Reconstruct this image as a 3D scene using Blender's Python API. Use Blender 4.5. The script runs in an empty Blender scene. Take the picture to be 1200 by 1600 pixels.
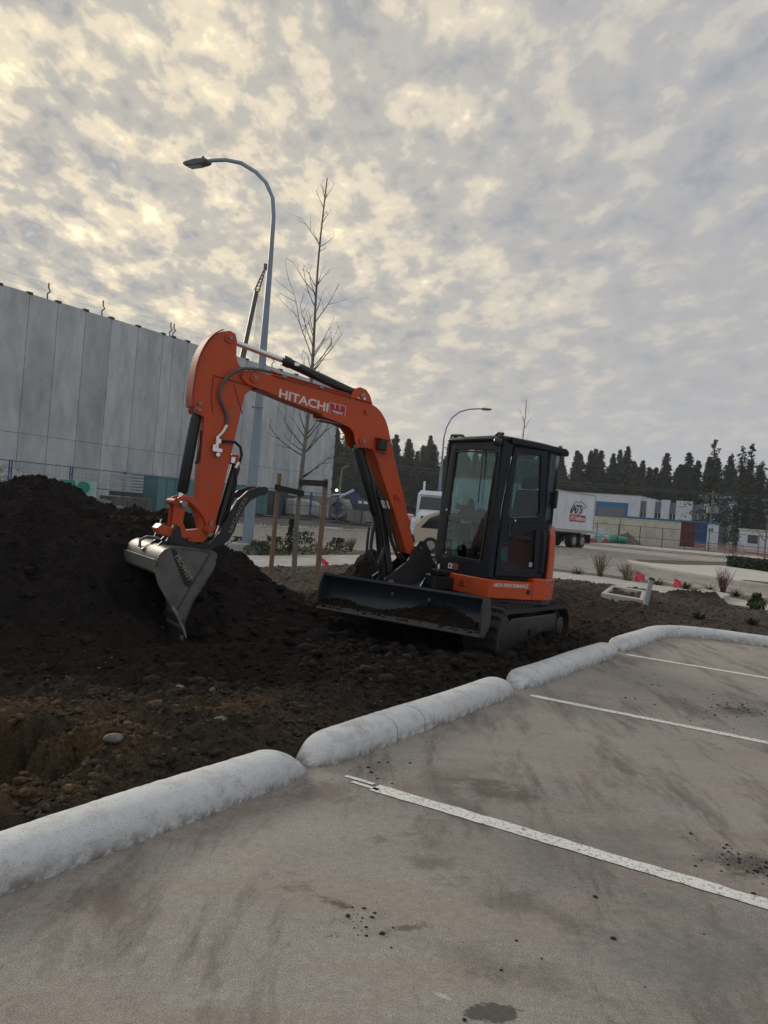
import bpy, math, random
import numpy as np
from mathutils import Vector, Matrix
random.seed(7)
rng = np.random.default_rng(11)
sc = bpy.context.scene
COL = sc.collection
R = math.radians

# ------------------------------------------------------------------ camera
cd = bpy.data.cameras.new('camera')
cd.sensor_fit = 'VERTICAL'; cd.sensor_height = 24.0; cd.lens = 1270/1600*24
cd.clip_start = 0.05; cd.clip_end = 3000
cam = bpy.data.objects.new('camera', cd); COL.objects.link(cam)
_t = R(4.7)
cam.matrix_world = Matrix(((math.cos(_t), -math.sin(_t), 0, 0), (0, 0, -1, 0), (math.sin(_t), math.cos(_t), 0, 1.5), (0, 0, 0, 1)))
sc.camera = cam

# ------------------------------------------------------------------ sky and sun
SUN_EL, SUN_AZ = R(16), R(-34)           # azimuth from +Y towards +X
w = bpy.data.worlds.new('World'); sc.world = w; w.use_nodes = True
nt = w.node_tree; N = nt.nodes; Lk = nt.links
for n in list(N): N.remove(n)
def nd(t, **k):
    n = N.new(t)
    for a, b in k.items(): setattr(n, a, b)
    return n
def lk(a, b): Lk.new(a, b)
def mth(op, a, b=None, c=None, clamp=False):
    n = nd('ShaderNodeMath', operation=op); n.use_clamp = clamp
    for i, v in enumerate((a, b, c)):
        if v is None: continue
        if isinstance(v, (int, float)): n.inputs[i].default_value = v
        else: lk(v, n.inputs[i])
    return n.outputs[0]
def ramp(fac, stops, interp='EASE'):
    n = nd('ShaderNodeValToRGB'); n.color_ramp.interpolation = interp
    e = n.color_ramp.elements
    while len(e) < len(stops): e.new(0.5)
    for q, (p, c) in zip(e, stops):
        q.position = p; q.color = tuple(c) + (1,) if len(c) == 3 else c
    lk(fac, n.inputs[0]); return n.outputs[0]
def mixc(f, a, b, mode='MIX'):
    n = nd('ShaderNodeMix', data_type='RGBA', blend_type=mode)
    if isinstance(f, (int, float)): n.inputs[0].default_value = f
    else: lk(f, n.inputs[0])
    for i, v in ((6, a), (7, b)):
        if isinstance(v, tuple): n.inputs[i].default_value = v + (1,)
        else: lk(v, n.inputs[i])
    return n.outputs[2]
tc = nd('ShaderNodeTexCoord')
sep = nd('ShaderNodeSeparateXYZ'); lk(tc.outputs['Generated'], sep.inputs[0])
den = mth('ADD', mth('MAXIMUM', sep.outputs[2], 0.0), 0.16)
cx = mth('DIVIDE', sep.outputs[0], den); cy = mth('DIVIDE', sep.outputs[1], den)
cmb = nd('ShaderNodeCombineXYZ'); lk(cx, cmb.inputs[0]); lk(cy, cmb.inputs[1])
def noise(scale, detail, rough, dist=0.0, off=(0, 0, 0), sc3=(1, 1, 1), rot=0):
    m = nd('ShaderNodeMapping'); m.inputs[1].default_value = off; m.inputs[3].default_value = sc3; m.inputs[2].default_value = (0, 0, rot)
    lk(cmb.outputs[0], m.inputs[0])
    n = nd('ShaderNodeTexNoise'); n.inputs['Scale'].default_value = scale; n.inputs['Detail'].default_value = detail
    n.inputs['Roughness'].default_value = rough; n.inputs['Distortion'].default_value = dist
    lk(m.outputs[0], n.inputs['Vector']); return n.outputs[0]
puff = noise(7.6, 7, 0.56, 0.08, (3.1, 0.4, 0), (1.25, 0.75, 1), R(25))
big = noise(1.7, 3, 0.45, 0.0, (1.7, 5.2, 0))
fine = noise(24.0, 5, 0.6, 0.1, (0.3, 2.2, 0), (1.2, .8, 1), R(25))
v = mth('ADD', mth('ADD', mth('MULTIPLY', puff, 0.62), mth('MULTIPLY', big, 0.28)), mth('MULTIPLY', fine, 0.13))
# thin brighter cloud towards the hidden sun, a closed grey sheet low on the other side
SD = Vector((math.sin(SUN_AZ)*math.cos(SUN_EL), math.cos(SUN_AZ)*math.cos(SUN_EL), math.sin(SUN_EL)))
dt = nd('ShaderNodeVectorMath', operation='DOT_PRODUCT'); lk(tc.outputs['Generated'], dt.inputs[0]); dt.inputs[1].default_value = SD
sunw = mth('POWER', mth('MAXIMUM', mth('MULTIPLY_ADD', dt.outputs['Value'], 0.5, 0.5), 0.0), 4.0)
low = mth('SUBTRACT', 1.38, mth('MULTIPLY', sep.outputs[2], 2.1), None, True)
closed = mth('MULTIPLY', low, mth('SUBTRACT', 1.0, mth('POWER', sunw, 1.3), None, True), None, True)
thick = mth('ADD', v, mth('MULTIPLY', closed, -0.045))
contrast = mth('MULTIPLY_ADD', closed, -1.0, 1.16)
vv = mth('MULTIPLY_ADD', mth('SUBTRACT', thick, 0.535), contrast, 0.535)
g = 10.0
warm = ramp(vv, [(0.38, (.23*g, .23*g, .235*g)), (0.49, (.34*g, .32*g, .285*g)), (0.57, (.52*g, .455*g, .35*g)), (0.67, (.88*g, .74*g, .48*g)), (0.80, (1.1*g, .95*g, .64*g))])
cool = ramp(vv, [(0.38, (.20*g, .22*g, .25*g)), (0.50, (.275*g, .275*g, .28*g)), (0.58, (.35*g, .335*g, .31*g)), (0.68, (.56*g, .51*g, .43*g)), (0.80, (.90*g, .83*g, .68*g))])
wf = ramp(sunw, [(0.38, (0, 0, 0)), (0.92, (1, 1, 1))])
cloud = mixc(wf, cool, warm)
hz = ramp(sep.outputs[2], [(0.0, (1, 1, 1)), (0.22, (0, 0, 0))])
haz = mixc(wf, (2.75, 2.85, 3.15), (5.4, 4.9, 3.9))
cloud = mixc(mth('MULTIPLY', hz, 0.75), cloud, haz)
sky = nd('ShaderNodeTexSky', sky_type='NISHITA'); sky.sun_disc = False
sky.sun_elevation = SUN_EL; sky.sun_rotation = SUN_AZ
gap = ramp(vv, [(0.30, (1, 1, 1)), (0.42, (0, 0, 0))])
skyc = mixc(0.88, sky.outputs[0], (3.4, 3.7, 4.3))
fin = mixc(mth('MULTIPLY', gap, 0.6), cloud, skyc)
bg = nd('ShaderNodeBackground'); bg.inputs[1].default_value = 0.09
lk(fin, bg.inputs[0])
wo = nd('ShaderNodeOutputWorld'); lk(bg.outputs[0], wo.inputs[0])

sl = bpy.data.lights.new('sun', 'SUN'); sl.energy = 1.5; sl.angle = R(18); sl.color = (1, .9, .74)
so = bpy.data.objects.new('sun', sl); COL.objects.link(so); so.location = (0, 0, 40)
so.rotation_euler = (-SD).to_track_quat('-Z', 'Y').to_euler()
vs = sc.view_settings
sc.display_settings.display_device = 'sRGB'
vs.view_transform = 'Standard'; vs.look = 'None'; vs.gamma = 1; vs.exposure = 0.88; vs.use_curve_mapping = False

# ------------------------------------------------------------------ materials
MATS = {}
def mat(name, col, rough=.6, metal=0, var=0.0, vscale=6, col2=None, bump=0.0, bscale=40, coat=0, spec=.5, detail=6, stretch=None, dirt=None, dscale=3, damt=.5, rvar=0.0, objspace=False):
    if name in MATS: return MATS[name]
    m = bpy.data.materials.new(name); m.use_nodes = True; t = m.node_tree
    b = t.nodes['Principled BSDF']
    b.inputs['Roughness'].default_value = rough; b.inputs['Metallic'].default_value = metal
    b.inputs['Specular IOR Level'].default_value = spec
    if coat: b.inputs['Coat Weight'].default_value = coat; b.inputs['Coat Roughness'].default_value = .15
    def nn(k): return t.nodes.new(k)
    co = nn('ShaderNodeTexCoord') if objspace else nn('ShaderNodeNewGeometry')
    src = co.outputs['Object'] if objspace else co.outputs['Position']
    mp = nn('ShaderNodeMapping'); t.links.new(src, mp.inputs[0])
    if stretch: mp.inputs[3].default_value = stretch
    def noi(s, d=detail, r=.6):
        n = nn('ShaderNodeTexNoise'); n.inputs['Scale'].default_value = s; n.inputs['Detail'].default_value = d; n.inputs['Roughness'].default_value = r
        t.links.new(mp.outputs[0], n.inputs['Vector']); return n.outputs[0]
    def mx(f, a, bb):
        n = nn('ShaderNodeMix'); n.data_type = 'RGBA'
        if isinstance(f, float): n.inputs[0].default_value = f
        else: t.links.new(f, n.inputs[0])
        for i, q in ((6, a), (7, bb)):
            if isinstance(q, tuple): n.inputs[i].default_value = q + (1,)
            else: t.links.new(q, n.inputs[i])
        return n.outputs[2]
    def rm(f, lo, hi):
        n = nn('ShaderNodeMapRange'); t.links.new(f, n.inputs[0]); n.inputs[1].default_value = lo; n.inputs[2].default_value = hi; return n.outputs[0]
    c = tuple(col)
    if var or col2:
        c2 = col2 or tuple(min(1, q*(1+var)) for q in col); c1 = tuple(col) if col2 else tuple(q*(1-var) for q in col)
        c = mx(rm(noi(vscale), .3, .7), c1, c2)
    if dirt:
        c = mx(MR(t, rm(noi(dscale, 8, .7), .48, .68), damt), c, dirt)
    if isinstance(c, tuple): b.inputs['Base Color'].default_value = c + (1,)
    else: t.links.new(c, b.inputs['Base Color'])
    if rvar:
        n = nn('ShaderNodeMapRange'); t.links.new(noi(vscale*1.7), n.inputs[0]); n.inputs[3].default_value = max(0, rough-rvar); n.inputs[4].default_value = min(1, rough+rvar)
        t.links.new(n.outputs[0], b.inputs['Roughness'])
    if bump:
        n = nn('ShaderNodeBump'); n.inputs['Strength'].default_value = bump; n.inputs['Distance'].default_value = .01
        t.links.new(noi(bscale, 6), n.inputs['Height']); t.links.new(n.outputs[0], b.inputs['Normal'])
    MATS[name] = m; return m
def MR(t, f, k):
    n = t.nodes.new('ShaderNodeMath'); n.operation = 'MULTIPLY'; t.links.new(f, n.inputs[0]); n.inputs[1].default_value = k; return n.outputs[0]
def glass(name, tint=(.75, .9, .88), alpha=.55, rough=.03, dark=(.02, .03, .03)):
    """thin pane: mostly see-through, tinted, with the sky reflected at the surface"""
    m = bpy.data.materials.new(name); m.use_nodes = True; t = m.node_tree
    for n in list(t.nodes): t.nodes.remove(n)
    o = t.nodes.new('ShaderNodeOutputMaterial'); tr = t.nodes.new('ShaderNodeBsdfTransparent'); gl = t.nodes.new('ShaderNodeBsdfGlossy')
    tr.inputs[0].default_value = tint + (1,); gl.inputs['Roughness'].default_value = rough; gl.inputs[0].default_value = (.9, .95, 1, 1)
    fr = t.nodes.new('ShaderNodeLayerWeight'); fr.inputs[0].default_value = .5
    pw = t.nodes.new('ShaderNodeMath'); pw.operation = 'POWER'; pw.inputs[1].default_value = 4; t.links.new(fr.outputs['Facing'], pw.inputs[0])
    mm = t.nodes.new('ShaderNodeMath'); mm.operation = 'MULTIPLY_ADD'; mm.inputs[1].default_value = .9; mm.inputs[2].default_value = .035
    t.links.new(pw.outputs[0], mm.inputs[0])
    mi = t.nodes.new('ShaderNodeMixShader'); t.links.new(mm.outputs[0], mi.inputs[0]); t.links.new(tr.outputs[0], mi.inputs[1]); t.links.new(gl.outputs[0], mi.inputs[2])
    t.links.new(mi.outputs[0], o.inputs[0]); MATS[name] = m; return m

ORANGE = mat('orange_paint', (.56, .070, .012), .42, var=.06, vscale=3, coat=.12, spec=.38, dirt=(.22, .13, .085), dscale=9, damt=.42, rvar=.14)
ORANGE_IN = mat('orange_dull', (.34, .045, .015), .6, var=.12, vscale=9, dirt=(.1, .05, .03), dscale=8, damt=.5)
CABPAINT = mat('charcoal_paint', (.011, .0165, .025), .34, var=.15, coat=.0, spec=.25, dirt=(.03, .03, .03), dscale=5, damt=.12)
BLACK = mat('black_steel', (.012, .015, .020), .42, var=.2, dirt=(.028, .024, .02), dscale=6, damt=.35, bump=.1)
RUBBER = mat('black_rubber', (.024, .024, .026), .8, var=.3, vscale=20, dirt=(.028, .024, .02), dscale=9, damt=.7, bump=.3)
CHROME = mat('chrome_rod', (.75, .75, .76), .18, 1)
STEEL = mat('worn_steel', (.30, .29, .27), .5, .5, var=.25, vscale=7, dirt=(.05, .045, .04), dscale=7, damt=.8, bump=.15)
BUCKET = mat('bucket_steel', (.15, .155, .15), .5, .3, var=.3, vscale=5, dirt=(.025, .022, .02), dscale=5, damt=.7, bump=.3)
BLADEM = mat('blade_paint', (.020, .030, .040), .42, var=.2, vscale=4, dirt=(.02, .018, .016), dscale=4, damt=.7, bump=.2)
EDGE = mat('edge_steel', (.07, .068, .062), .5, .4, var=.4, vscale=9, dirt=(.018, .016, .015), dscale=9, damt=.95, bump=.2)
WHITEP = mat('white_print', (.75, .75, .76), .5)
REDP = mat('red_print', (.45, .012, .05), .5)
SILVER = mat('silver_text', (.42, .39, .30), .5, dirt=(.06, .055, .05), dscale=45, damt=.95)
LENS = mat('dark_lens', (.03, .03, .035), .12)
SEATM = mat('seat_cloth', (.02, .021, .024), .8)
GREYPL = mat('grey_plastic', (.10, .105, .11), .5)
GLASS = glass('tinted_glass', (.62, .74, .73))
GLASS2 = glass('dark_tinted_glass', (.55, .68, .68))
CARGLASS = mat('vehicle_glass', (.02, .028, .03), .06, spec=.9)
def curb_wear():
    t = WHITECURB.node_tree; b = t.nodes['Principled BSDF']; src = b.inputs['Base Color'].links[0].from_socket
    ge = t.nodes.new('ShaderNodeNewGeometry')
    def noi(s, d, r):
        n = t.nodes.new('ShaderNodeTexNoise'); n.inputs['Scale'].default_value = s; n.inputs['Detail'].default_value = d; n.inputs['Roughness'].default_value = r; t.links.new(ge.outputs['Position'], n.inputs['Vector']); return n.outputs[0]
    def rm(f, lo, hi, a=0, z=1):
        n = t.nodes.new('ShaderNodeMapRange'); t.links.new(f, n.inputs[0])
        for i, q in enumerate((lo, hi, a, z)): n.inputs[i+1].default_value = q
        return n.outputs[0]
    def mx(f, a, c):
        n = t.nodes.new('ShaderNodeMix'); n.data_type = 'RGBA'; t.links.new(f, n.inputs[0]); t.links.new(a, n.inputs[6]); n.inputs[7].default_value = c+(1,); return n.outputs[2]
    c = mx(rm(noi(120, 3, .7), .60, .66, 0, .75), src, (.16, .14, .12))                  # pores
    sep_ = t.nodes.new('ShaderNodeSeparateXYZ'); t.links.new(ge.outputs['Position'], sep_.inputs[0])
    lowf = rm(sep_.outputs[2], .065, .0, 0, 1); mu = t.nodes.new('ShaderNodeMath'); mu.operation = 'MULTIPLY'; t.links.new(lowf, mu.inputs[0]); t.links.new(rm(noi(14, 8, .75), .38, .58), mu.inputs[1])
    c = mx(mu.outputs[0], c, (.20, .175, .15))                                            # splashed dirt at the foot
    c = mx(rm(noi(2.3, 9, .8), .60, .70, 0, .6), c, (.24, .20, .17))
    t.links.new(c, b.inputs['Base Color'])
CONC = mat('pale_concrete', (.47, .455, .43), .85, var=.12, vscale=2.2, dirt=(.22, .19, .16), dscale=1.5, damt=.6, bump=.15, bscale=60)
WALLC = [mat('tilt_up_concrete_%s' % n, c, .85, var=.16, vscale=1.1, dirt=d, dscale=.5, damt=.85, bump=.1, bscale=12, stretch=(1, 1, .4), detail=9) for n, c, d in
         (('grey', (.49, .535, .57), (.33, .36, .385)), ('pale', (.53, .575, .61), (.37, .405, .43)), ('dark', (.45, .49, .52), (.30, .33, .35)))]
WHITECURB = mat('white_painted_curb', (.66, .70, .74), .75, var=.05, vscale=26, dirt=(.34, .32, .295), dscale=7, damt=.62, bump=.5, bscale=90, stretch=(1, 1, 1.6), detail=10)
curb_wear()
GALV = mat('galvanised_pole', (.24, .31, .39), .5, .25, var=.08, vscale=3)
LAMPG = mat('lamp_head_grey', (.09, .10, .11), .5)
WOOD = mat('stake_wood', (.23, .16, .10), .8, var=.25, vscale=3, stretch=(12, 12, 1), dirt=(.10, .07, .05), dscale=6, damt=.6)
BARK = mat('young_bark', (.19, .185, .165), .85, var=.3, vscale=14, dirt=(.07, .09, .06), dscale=6, damt=.5, bump=.3)
TWIG = mat('dark_twig', (.05, .036, .03), .8)
STRAP = mat('black_strap', (.012, .012, .013), .6)
BLUEF = mat('blue_fence_paint', (.05, .09, .24), .5)
DARKF = mat('dark_fence_paint', (.02, .023, .028), .5)
WHITE = mat('white_panel', (.68, .75, .84), .6, var=.05, vscale=.5, dirt=(.45, .45, .44), dscale=.8, damt=.4)
CREAM = mat('cream_container', (.66, .65, .56), .6, var=.08, dirt=(.22, .17, .11), dscale=1.2, damt=.5)
REDC = mat('red_container', (.13, .02, .022), .6, var=.15)
BLUEC = mat('blue_container', (.02, .08, .24), .55, var=.15)
TEAL = mat('teal_container', (.09, .21, .23), .6, var=.12, vscale=1)
NAVY = mat('navy_trim', (.02, .16, .38), .5)
GREYB = mat('grey_shutter', (.16, .18, .24), .6)
DARKB = mat('dark_box', (.05, .052, .058), .6, var=.2)
TARP = mat('white_tarp', (.42, .43, .44), .6, var=.25, vscale=1.5, bump=.5, bscale=6)
TYRE = mat('tyre', (.02, .02, .021), .85)
RIM = mat('wheel_rim', (.35, .35, .36), .4, .6)
PIPEM = mat('concrete_pipe', (.24, .235, .23), .85, var=.15, vscale=1)
GREENP = mat('green_pipe', (.03, .28, .22), .4)
PINK = mat('pink_tape', (.85, .08, .13), .6)
PVC = mat('grey_pvc', (.34, .40, .45), .5, dirt=(.2, .18, .16), dscale=10, damt=.5)
NEEDLE = [mat('needles_%s' % n, c, .9, var=.35, vscale=.35, spec=.1) for n, c in (('dark', (.038, .056, .047)), ('mid', (.050, .070, .055)), ('olive', (.062, .074, .048)))]
TRUNK = mat('conifer_trunk', (.07, .055, .045), .9, spec=.1)
LEAF = mat('shrub_leaf', (.055, .075, .03), .8, var=.4, vscale=8)
LEAFD = mat('dark_leaf', (.022, .035, .02), .7, var=.4, vscale=6)
DRY = mat('dry_stem', (.12, .09, .05), .85, var=.3, vscale=9)
REDTW = mat('red_twig', (.14, .035, .03), .8, var=.3)
GRASSM = mat('verge_grass', (.10, .11, .05), .9, var=.4, vscale=3)

# ------------------------------------------------------------------ mesh helpers
def rootloc(o):
    v = Vector((0, 0, 0))
    while o is not None: v += o.location; o = o.parent
    return v
class MB:
    def __init__(s, T=None): s.v = []; s.f = []; s.T = T
    def add(s, vs, fs):
        k = len(s.v); s.v += [tuple(q) for q in vs]; s.f += [tuple(i+k for i in f) for f in fs]; return s
    def box(s, c, d, rz=0, M=None):
        hx, hy, hz = d[0]/2, d[1]/2, d[2]/2; vs = []
        ca, sa = math.cos(rz), math.sin(rz)
        for x, y, z in ((-1,-1,-1),(1,-1,-1),(1,1,-1),(-1,1,-1),(-1,-1,1),(1,-1,1),(1,1,1),(-1,1,1)):
            p = Vector((x*hx, y*hy, z*hz))
            if M is not None: p = M @ p
            vs.append((c[0]+p.x*ca-p.y*sa, c[1]+p.x*sa+p.y*ca, c[2]+p.z))
        return s.add(vs, [(0,3,2,1),(4,5,6,7),(0,1,5,4),(1,2,6,5),(2,3,7,6),(3,0,4,7)])
    def prism(s, poly, a0, a1, axis=1):
        """2D outline extruded along an axis (1: xz outline along y, 2: xy along z, 0: yz along x)"""
        n = len(poly)
        ar = sum(poly[i][0]*poly[(i+1) % n][1]-poly[(i+1) % n][0]*poly[i][1] for i in range(n))
        if ar < 0: poly = poly[::-1]
        def q(p, a): return {1: (p[0], a, p[1]), 2: (p[0], p[1], a), 0: (a, p[0], p[1])}[axis]
        if a1 < a0: a0, a1 = a1, a0
        vs = [q(p, a0) for p in poly]+[q(p, a1) for p in poly]
        lo, hi = tuple(range(n)), tuple(range(n, 2*n))
        if axis == 1: fs = [lo, hi[::-1]]+[(i, i+n, (i+1) % n+n, (i+1) % n) for i in range(n)]
        else: fs = [lo[::-1], hi]+[(i, (i+1) % n, (i+1) % n+n, i+n) for i in range(n)]
        return s.add(vs, fs)
    def plate(s, outer, inner, a0, a1, axis=1):
        """frame: outline with a hole of the same number of points"""
        n = len(outer)
        def q(p, a): return {1: (p[0], a, p[1]), 2: (p[0], p[1], a), 0: (a, p[0], p[1])}[axis]
        vs = [q(p, a) for a in (a0, a1) for p in list(outer)+list(inner)]
        fs = []
        for i in range(n):
            j = (i+1) % n
            fs += [(i, j, n+j, n+i), (2*n+i, 3*n+i, 3*n+j, 2*n+j), (i, 2*n+i, 2*n+j, j), (n+i, n+j, 3*n+j, 3*n+i)]
        return s.add(vs, fs)
    def tube(s, pts, r, n=10, cap=True):
        pts = [Vector(p) for p in pts]
        rs = r if isinstance(r, (list, tuple)) else [r]*len(pts)
        k = len(s.v); up = None
        for i, p in enumerate(pts):
            d = (pts[min(i+1, len(pts)-1)]-pts[max(i-1, 0)]).normalized()
            if up is None:
                up = Vector((0, 0, 1)) if abs(d.z) < .9 else Vector((1, 0, 0))
            a = d.cross(up).normalized(); up = a.cross(d).normalized()
            for j in range(n):
                t = 2*math.pi*j/n; s.v.append(tuple(p+(a*math.cos(t)+up*math.sin(t))*rs[i]))
        for i in range(len(pts)-1):
            for j in range(n):
                a0 = k+i*n+j; b0 = k+i*n+(j+1) % n; s.f.append((a0, b0, b0+n, a0+n))
        if cap:
            s.f.append(tuple(k+j for j in range(n))[::-1]); e = k+(len(pts)-1)*n; s.f.append(tuple(e+j for j in range(n)))
        return s
    def cyl(s, p0, p1, r, n=16): return s.tube([p0, p1], r, n)
    def blob(s, c, r, seed=0, sub=1, jit=.25):
        rr = random.Random(seed); base = ICO[sub]; M = [1+rr.uniform(-jit, jit) for _ in base[0]]
        return s.add([(c[0]+v[0]*r[0]*m, c[1]+v[1]*r[1]*m, c[2]+v[2]*r[2]*m) for v, m in zip(base[0], M)], base[1])
    def build(s, name, m, parent=None, bevel=0, smooth=False, seg=2, autos=None):
        me = bpy.data.meshes.new(name)
        off = rootloc(parent)
        vs = [Vector(v) for v in s.v]
        if s.T is not None: vs = [s.T @ v for v in vs]
        me.from_pydata([tuple(v-off) for v in vs], [], s.f); me.update()
        o = bpy.data.objects.new(name, me); COL.objects.link(o); o.parent = parent
        if m: me.materials.append(m)
        if smooth: me.shade_smooth()
        elif autos is not None:
            me.shade_smooth(); me.set_sharp_from_angle(angle=R(autos))
        if bevel:
            b = o.modifiers.new('bevel', 'BEVEL'); b.width = bevel; b.segments = seg; b.limit_method = 'ANGLE'; b.angle_limit = R(40); b.harden_normals = False
        return o
def _ico(sub):
    import bmesh
    b = bmesh.new(); bmesh.ops.create_icosphere(b, subdivisions=sub, radius=1)
    r = ([tuple(v.co) for v in b.verts], [tuple(v.index for v in f.verts) for f in b.faces]); b.free(); return r
ICO = {1: _ico(1), 2: _ico(2), 3: _ico(3)}
def tag(o, label=None, cat=None, group=None, kind=None):
    if label: o['label'] = label
    if cat: o['category'] = cat
    if group: o['group'] = group
    if kind: o['kind'] = kind
    return o
def empty(name, loc, label, cat, group=None):
    o = bpy.data.objects.new(name, None); COL.objects.link(o); o.location = loc
    return tag(o, label, cat, group)
def copy_tree(o, parent=None):
    c = o.copy(); COL.objects.link(c); c.parent = parent
    for ch in o.children: copy_tree(ch, c)
    return c
def text(name, s, m, parent, org, dx, dy, h, width=None, depth=.004, shear=0, T=None, bold=.022):
    """raised or printed lettering laid on a surface"""
    cu = bpy.data.curves.new(name, 'FONT'); cu.body = s; cu.size = 1; cu.extrude = .5; cu.shear = shear; cu.offset = bold; cu.resolution_u = 3
    t = bpy.data.objects.new(name, cu); COL.objects.link(t)
    bpy.context.view_layer.update()
    me = bpy.data.meshes.new_from_object(t.evaluated_get(bpy.context.evaluated_depsgraph_get()))
    bpy.data.objects.remove(t)
    co = np.empty(len(me.vertices)*3); me.vertices.foreach_get('co', co); co = co.reshape(-1, 3)
    mn, mx = co.min(0), co.max(0)
    k = h/(mx[1]-mn[1]); kx = (width/(mx[0]-mn[0])) if width else k
    org, dx, dy = Vector(org), Vector(dx).normalized(), Vector(dy).normalized(); dz = dx.cross(dy)
    off = rootloc(parent)
    for v, c in zip(me.vertices, co):
        p = org+dx*((c[0]-mn[0])*kx)+dy*((c[1]-mn[1])*k)+dz*(c[2]*depth+depth*.5)
        if T is not None: p = T @ p
        v.co = p-off
    me.materials.clear(); me.materials.append(m)
    o = bpy.data.objects.new(name, me); COL.objects.link(o); o.parent = parent
    return o

# ------------------------------------------------------------------ ground plan
C2 = np.array([.523, .852]); P2 = np.array([.852, -.523])      # along the kerb / across it
KA = np.array([-7.5, 48.0])
def ss(a, b, x):
    t = np.clip((np.asarray(x, float)-a)/(b-a), 0, 1); return t*t*(3-2*t)
def zt(x, y):
    """far banks: the building sites across the road stand a little above it"""
    x = np.asarray(x, float); y = np.asarray(y, float)
    pl = -((x-KA[0])*P2[0]+(y-KA[1])*P2[1])              # beyond the far kerb on the left
    cr = x*C2[0]+y*C2[1]-73.4                            # beyond the far kerb on the right
    return np.maximum(.5*ss(.5, 7, pl), .38*ss(1, 6, cr))
def hsh(ix, iy, s):
    n = (ix*374761393+iy*668265263+s*1442695041) & 0xffffffff
    n = ((n ^ (n >> 13))*1274126177) & 0xffffffff
    return ((n ^ (n >> 16)) & 0xffff)/65535.0
def vn(x, y, s=0):
    ix = np.floor(x).astype(np.int64); iy = np.floor(y).astype(np.int64); fx = x-ix; fy = y-iy
    fx = fx*fx*fx*(fx*(fx*6-15)+10); fy = fy*fy*fy*(fy*(fy*6-15)+10)
    a = hsh(ix, iy, s); b = hsh(ix+1, iy, s); c = hsh(ix, iy+1, s); d = hsh(ix+1, iy+1, s)
    return (a*(1-fx)+b*fx)*(1-fy)+(c*(1-fx)+d*fx)*fy
def fbm(x, y, sc_, oct_, s=0, gain=.5, ridge=False):
    r = 0; a = 1; t = 0
    for i in range(oct_):
        ca, sa = math.cos(i*1.1), math.sin(i*1.1)
        n = vn((x*ca-y*sa)*sc_+13.7*i, (x*sa+y*ca)*sc_+5.1*i, s+i)
        if ridge: n = 1-abs(2*n-1)
        r = r+n*a; t += a; a *= gain; sc_ *= 2.03
    return r/t
def gridmesh(name, X, Y, Z, m, colr=None):
    ny, nx = X.shape
    me = bpy.data.meshes.new(name)
    me.vertices.add(nx*ny); me.vertices.foreach_set('co', np.stack([X, Y, Z], -1).astype(np.float32).ravel())
    i = np.arange((ny-1)*(nx-1)); a = (i//(nx-1))*nx+i % (nx-1)
    q = np.stack([a, a+1, a+nx+1, a+nx], -1).astype(np.int32).ravel()
    me.loops.add(len(q)); me.loops.foreach_set('vertex_index', q)
    me.polygons.add(len(i)); me.polygons.foreach_set('loop_start', np.arange(0, len(q), 4, dtype=np.int32))
    me.polygons.foreach_set('use_smooth', np.ones(len(i), dtype=bool))
    me.update(calc_edges=True)
    if colr is not None:
        ca = me.color_attributes.new('soil', 'FLOAT_COLOR', 'POINT')
        ca.data.foreach_set('color', np.concatenate([colr, np.ones(colr.shape[:2]+(1,))], -1).astype(np.float32).ravel())
    me.materials.append(m)
    o = bpy.data.objects.new(name, me); COL.objects.link(o); return o
def patch(name, poly, dz, m, step=4.0, thick=0):
    """a sheet with the given outline that follows the terrain"""
    import bmesh
    b = bmesh.new(); vs = [b.verts.new((p[0], p[1], 0)) for p in poly]; b.faces.new(vs)
    xs = [p[0] for p in poly]; ys = [p[1] for p in poly]
    if step:
        for ax, lo, hi in ((0, min(xs), max(xs)), (1, min(ys), max(ys))):
            q = math.floor(lo/step)*step+step
            while q < hi:
                g_ = b.verts[:]+b.edges[:]+b.faces[:]
                bmesh.ops.bisect_plane(b, geom=g_, plane_co=(q if ax == 0 else 0, q if ax == 1 else 0, 0), plane_no=(1, 0, 0) if ax == 0 else (0, 1, 0)); q += step
    for v in b.verts: v.co.z = float(zt(v.co.x, v.co.y))+dz
    bmesh.ops.recalc_face_normals(b, faces=b.faces[:])
    if b.faces and b.faces[0].normal.z < 0: bmesh.ops.reverse_faces(b, faces=b.faces[:])
    if thick:
        r = bmesh.ops.extrude_face_region(b, geom=b.faces[:])
        for e in r['geom']:
            if isinstance(e, bmesh.types.BMVert): pass
        for e in [e for e in r['geom'] if isinstance(e, bmesh.types.BMVert)]: e.co.z -= thick
        bmesh.ops.recalc_face_normals(b, faces=b.faces[:])
    me = bpy.data.meshes.new(name); b.to_mesh(me); b.free(); me.materials.append(m)
    o = bpy.data.objects.new(name, me); COL.objects.link(o); return tag(o, kind='structure')
def crom(pts, k=4, closed=False):
    """smooth curve through the points"""
    out = []; n = len(pts)
    for i in range(n-1):
        p0 = Vector(pts[max(i-1, 0)]); p1 = Vector(pts[i]); p2 = Vector(pts[i+1]); p3 = Vector(pts[min(i+2, n-1)])
        for j in range(k):
            t = j/k; q = .5*((2*p1)+(p2-p0)*t+(2*p0-5*p1+4*p2-p3)*t*t+(3*p1-p0-3*p2+p3)*t**3); out.append((q.x, q.y))
    out.append(tuple(pts[-1])); return out
def cp(c, p): return (c*C2[0]+p*P2[0], c*C2[1]+p*P2[1])
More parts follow.
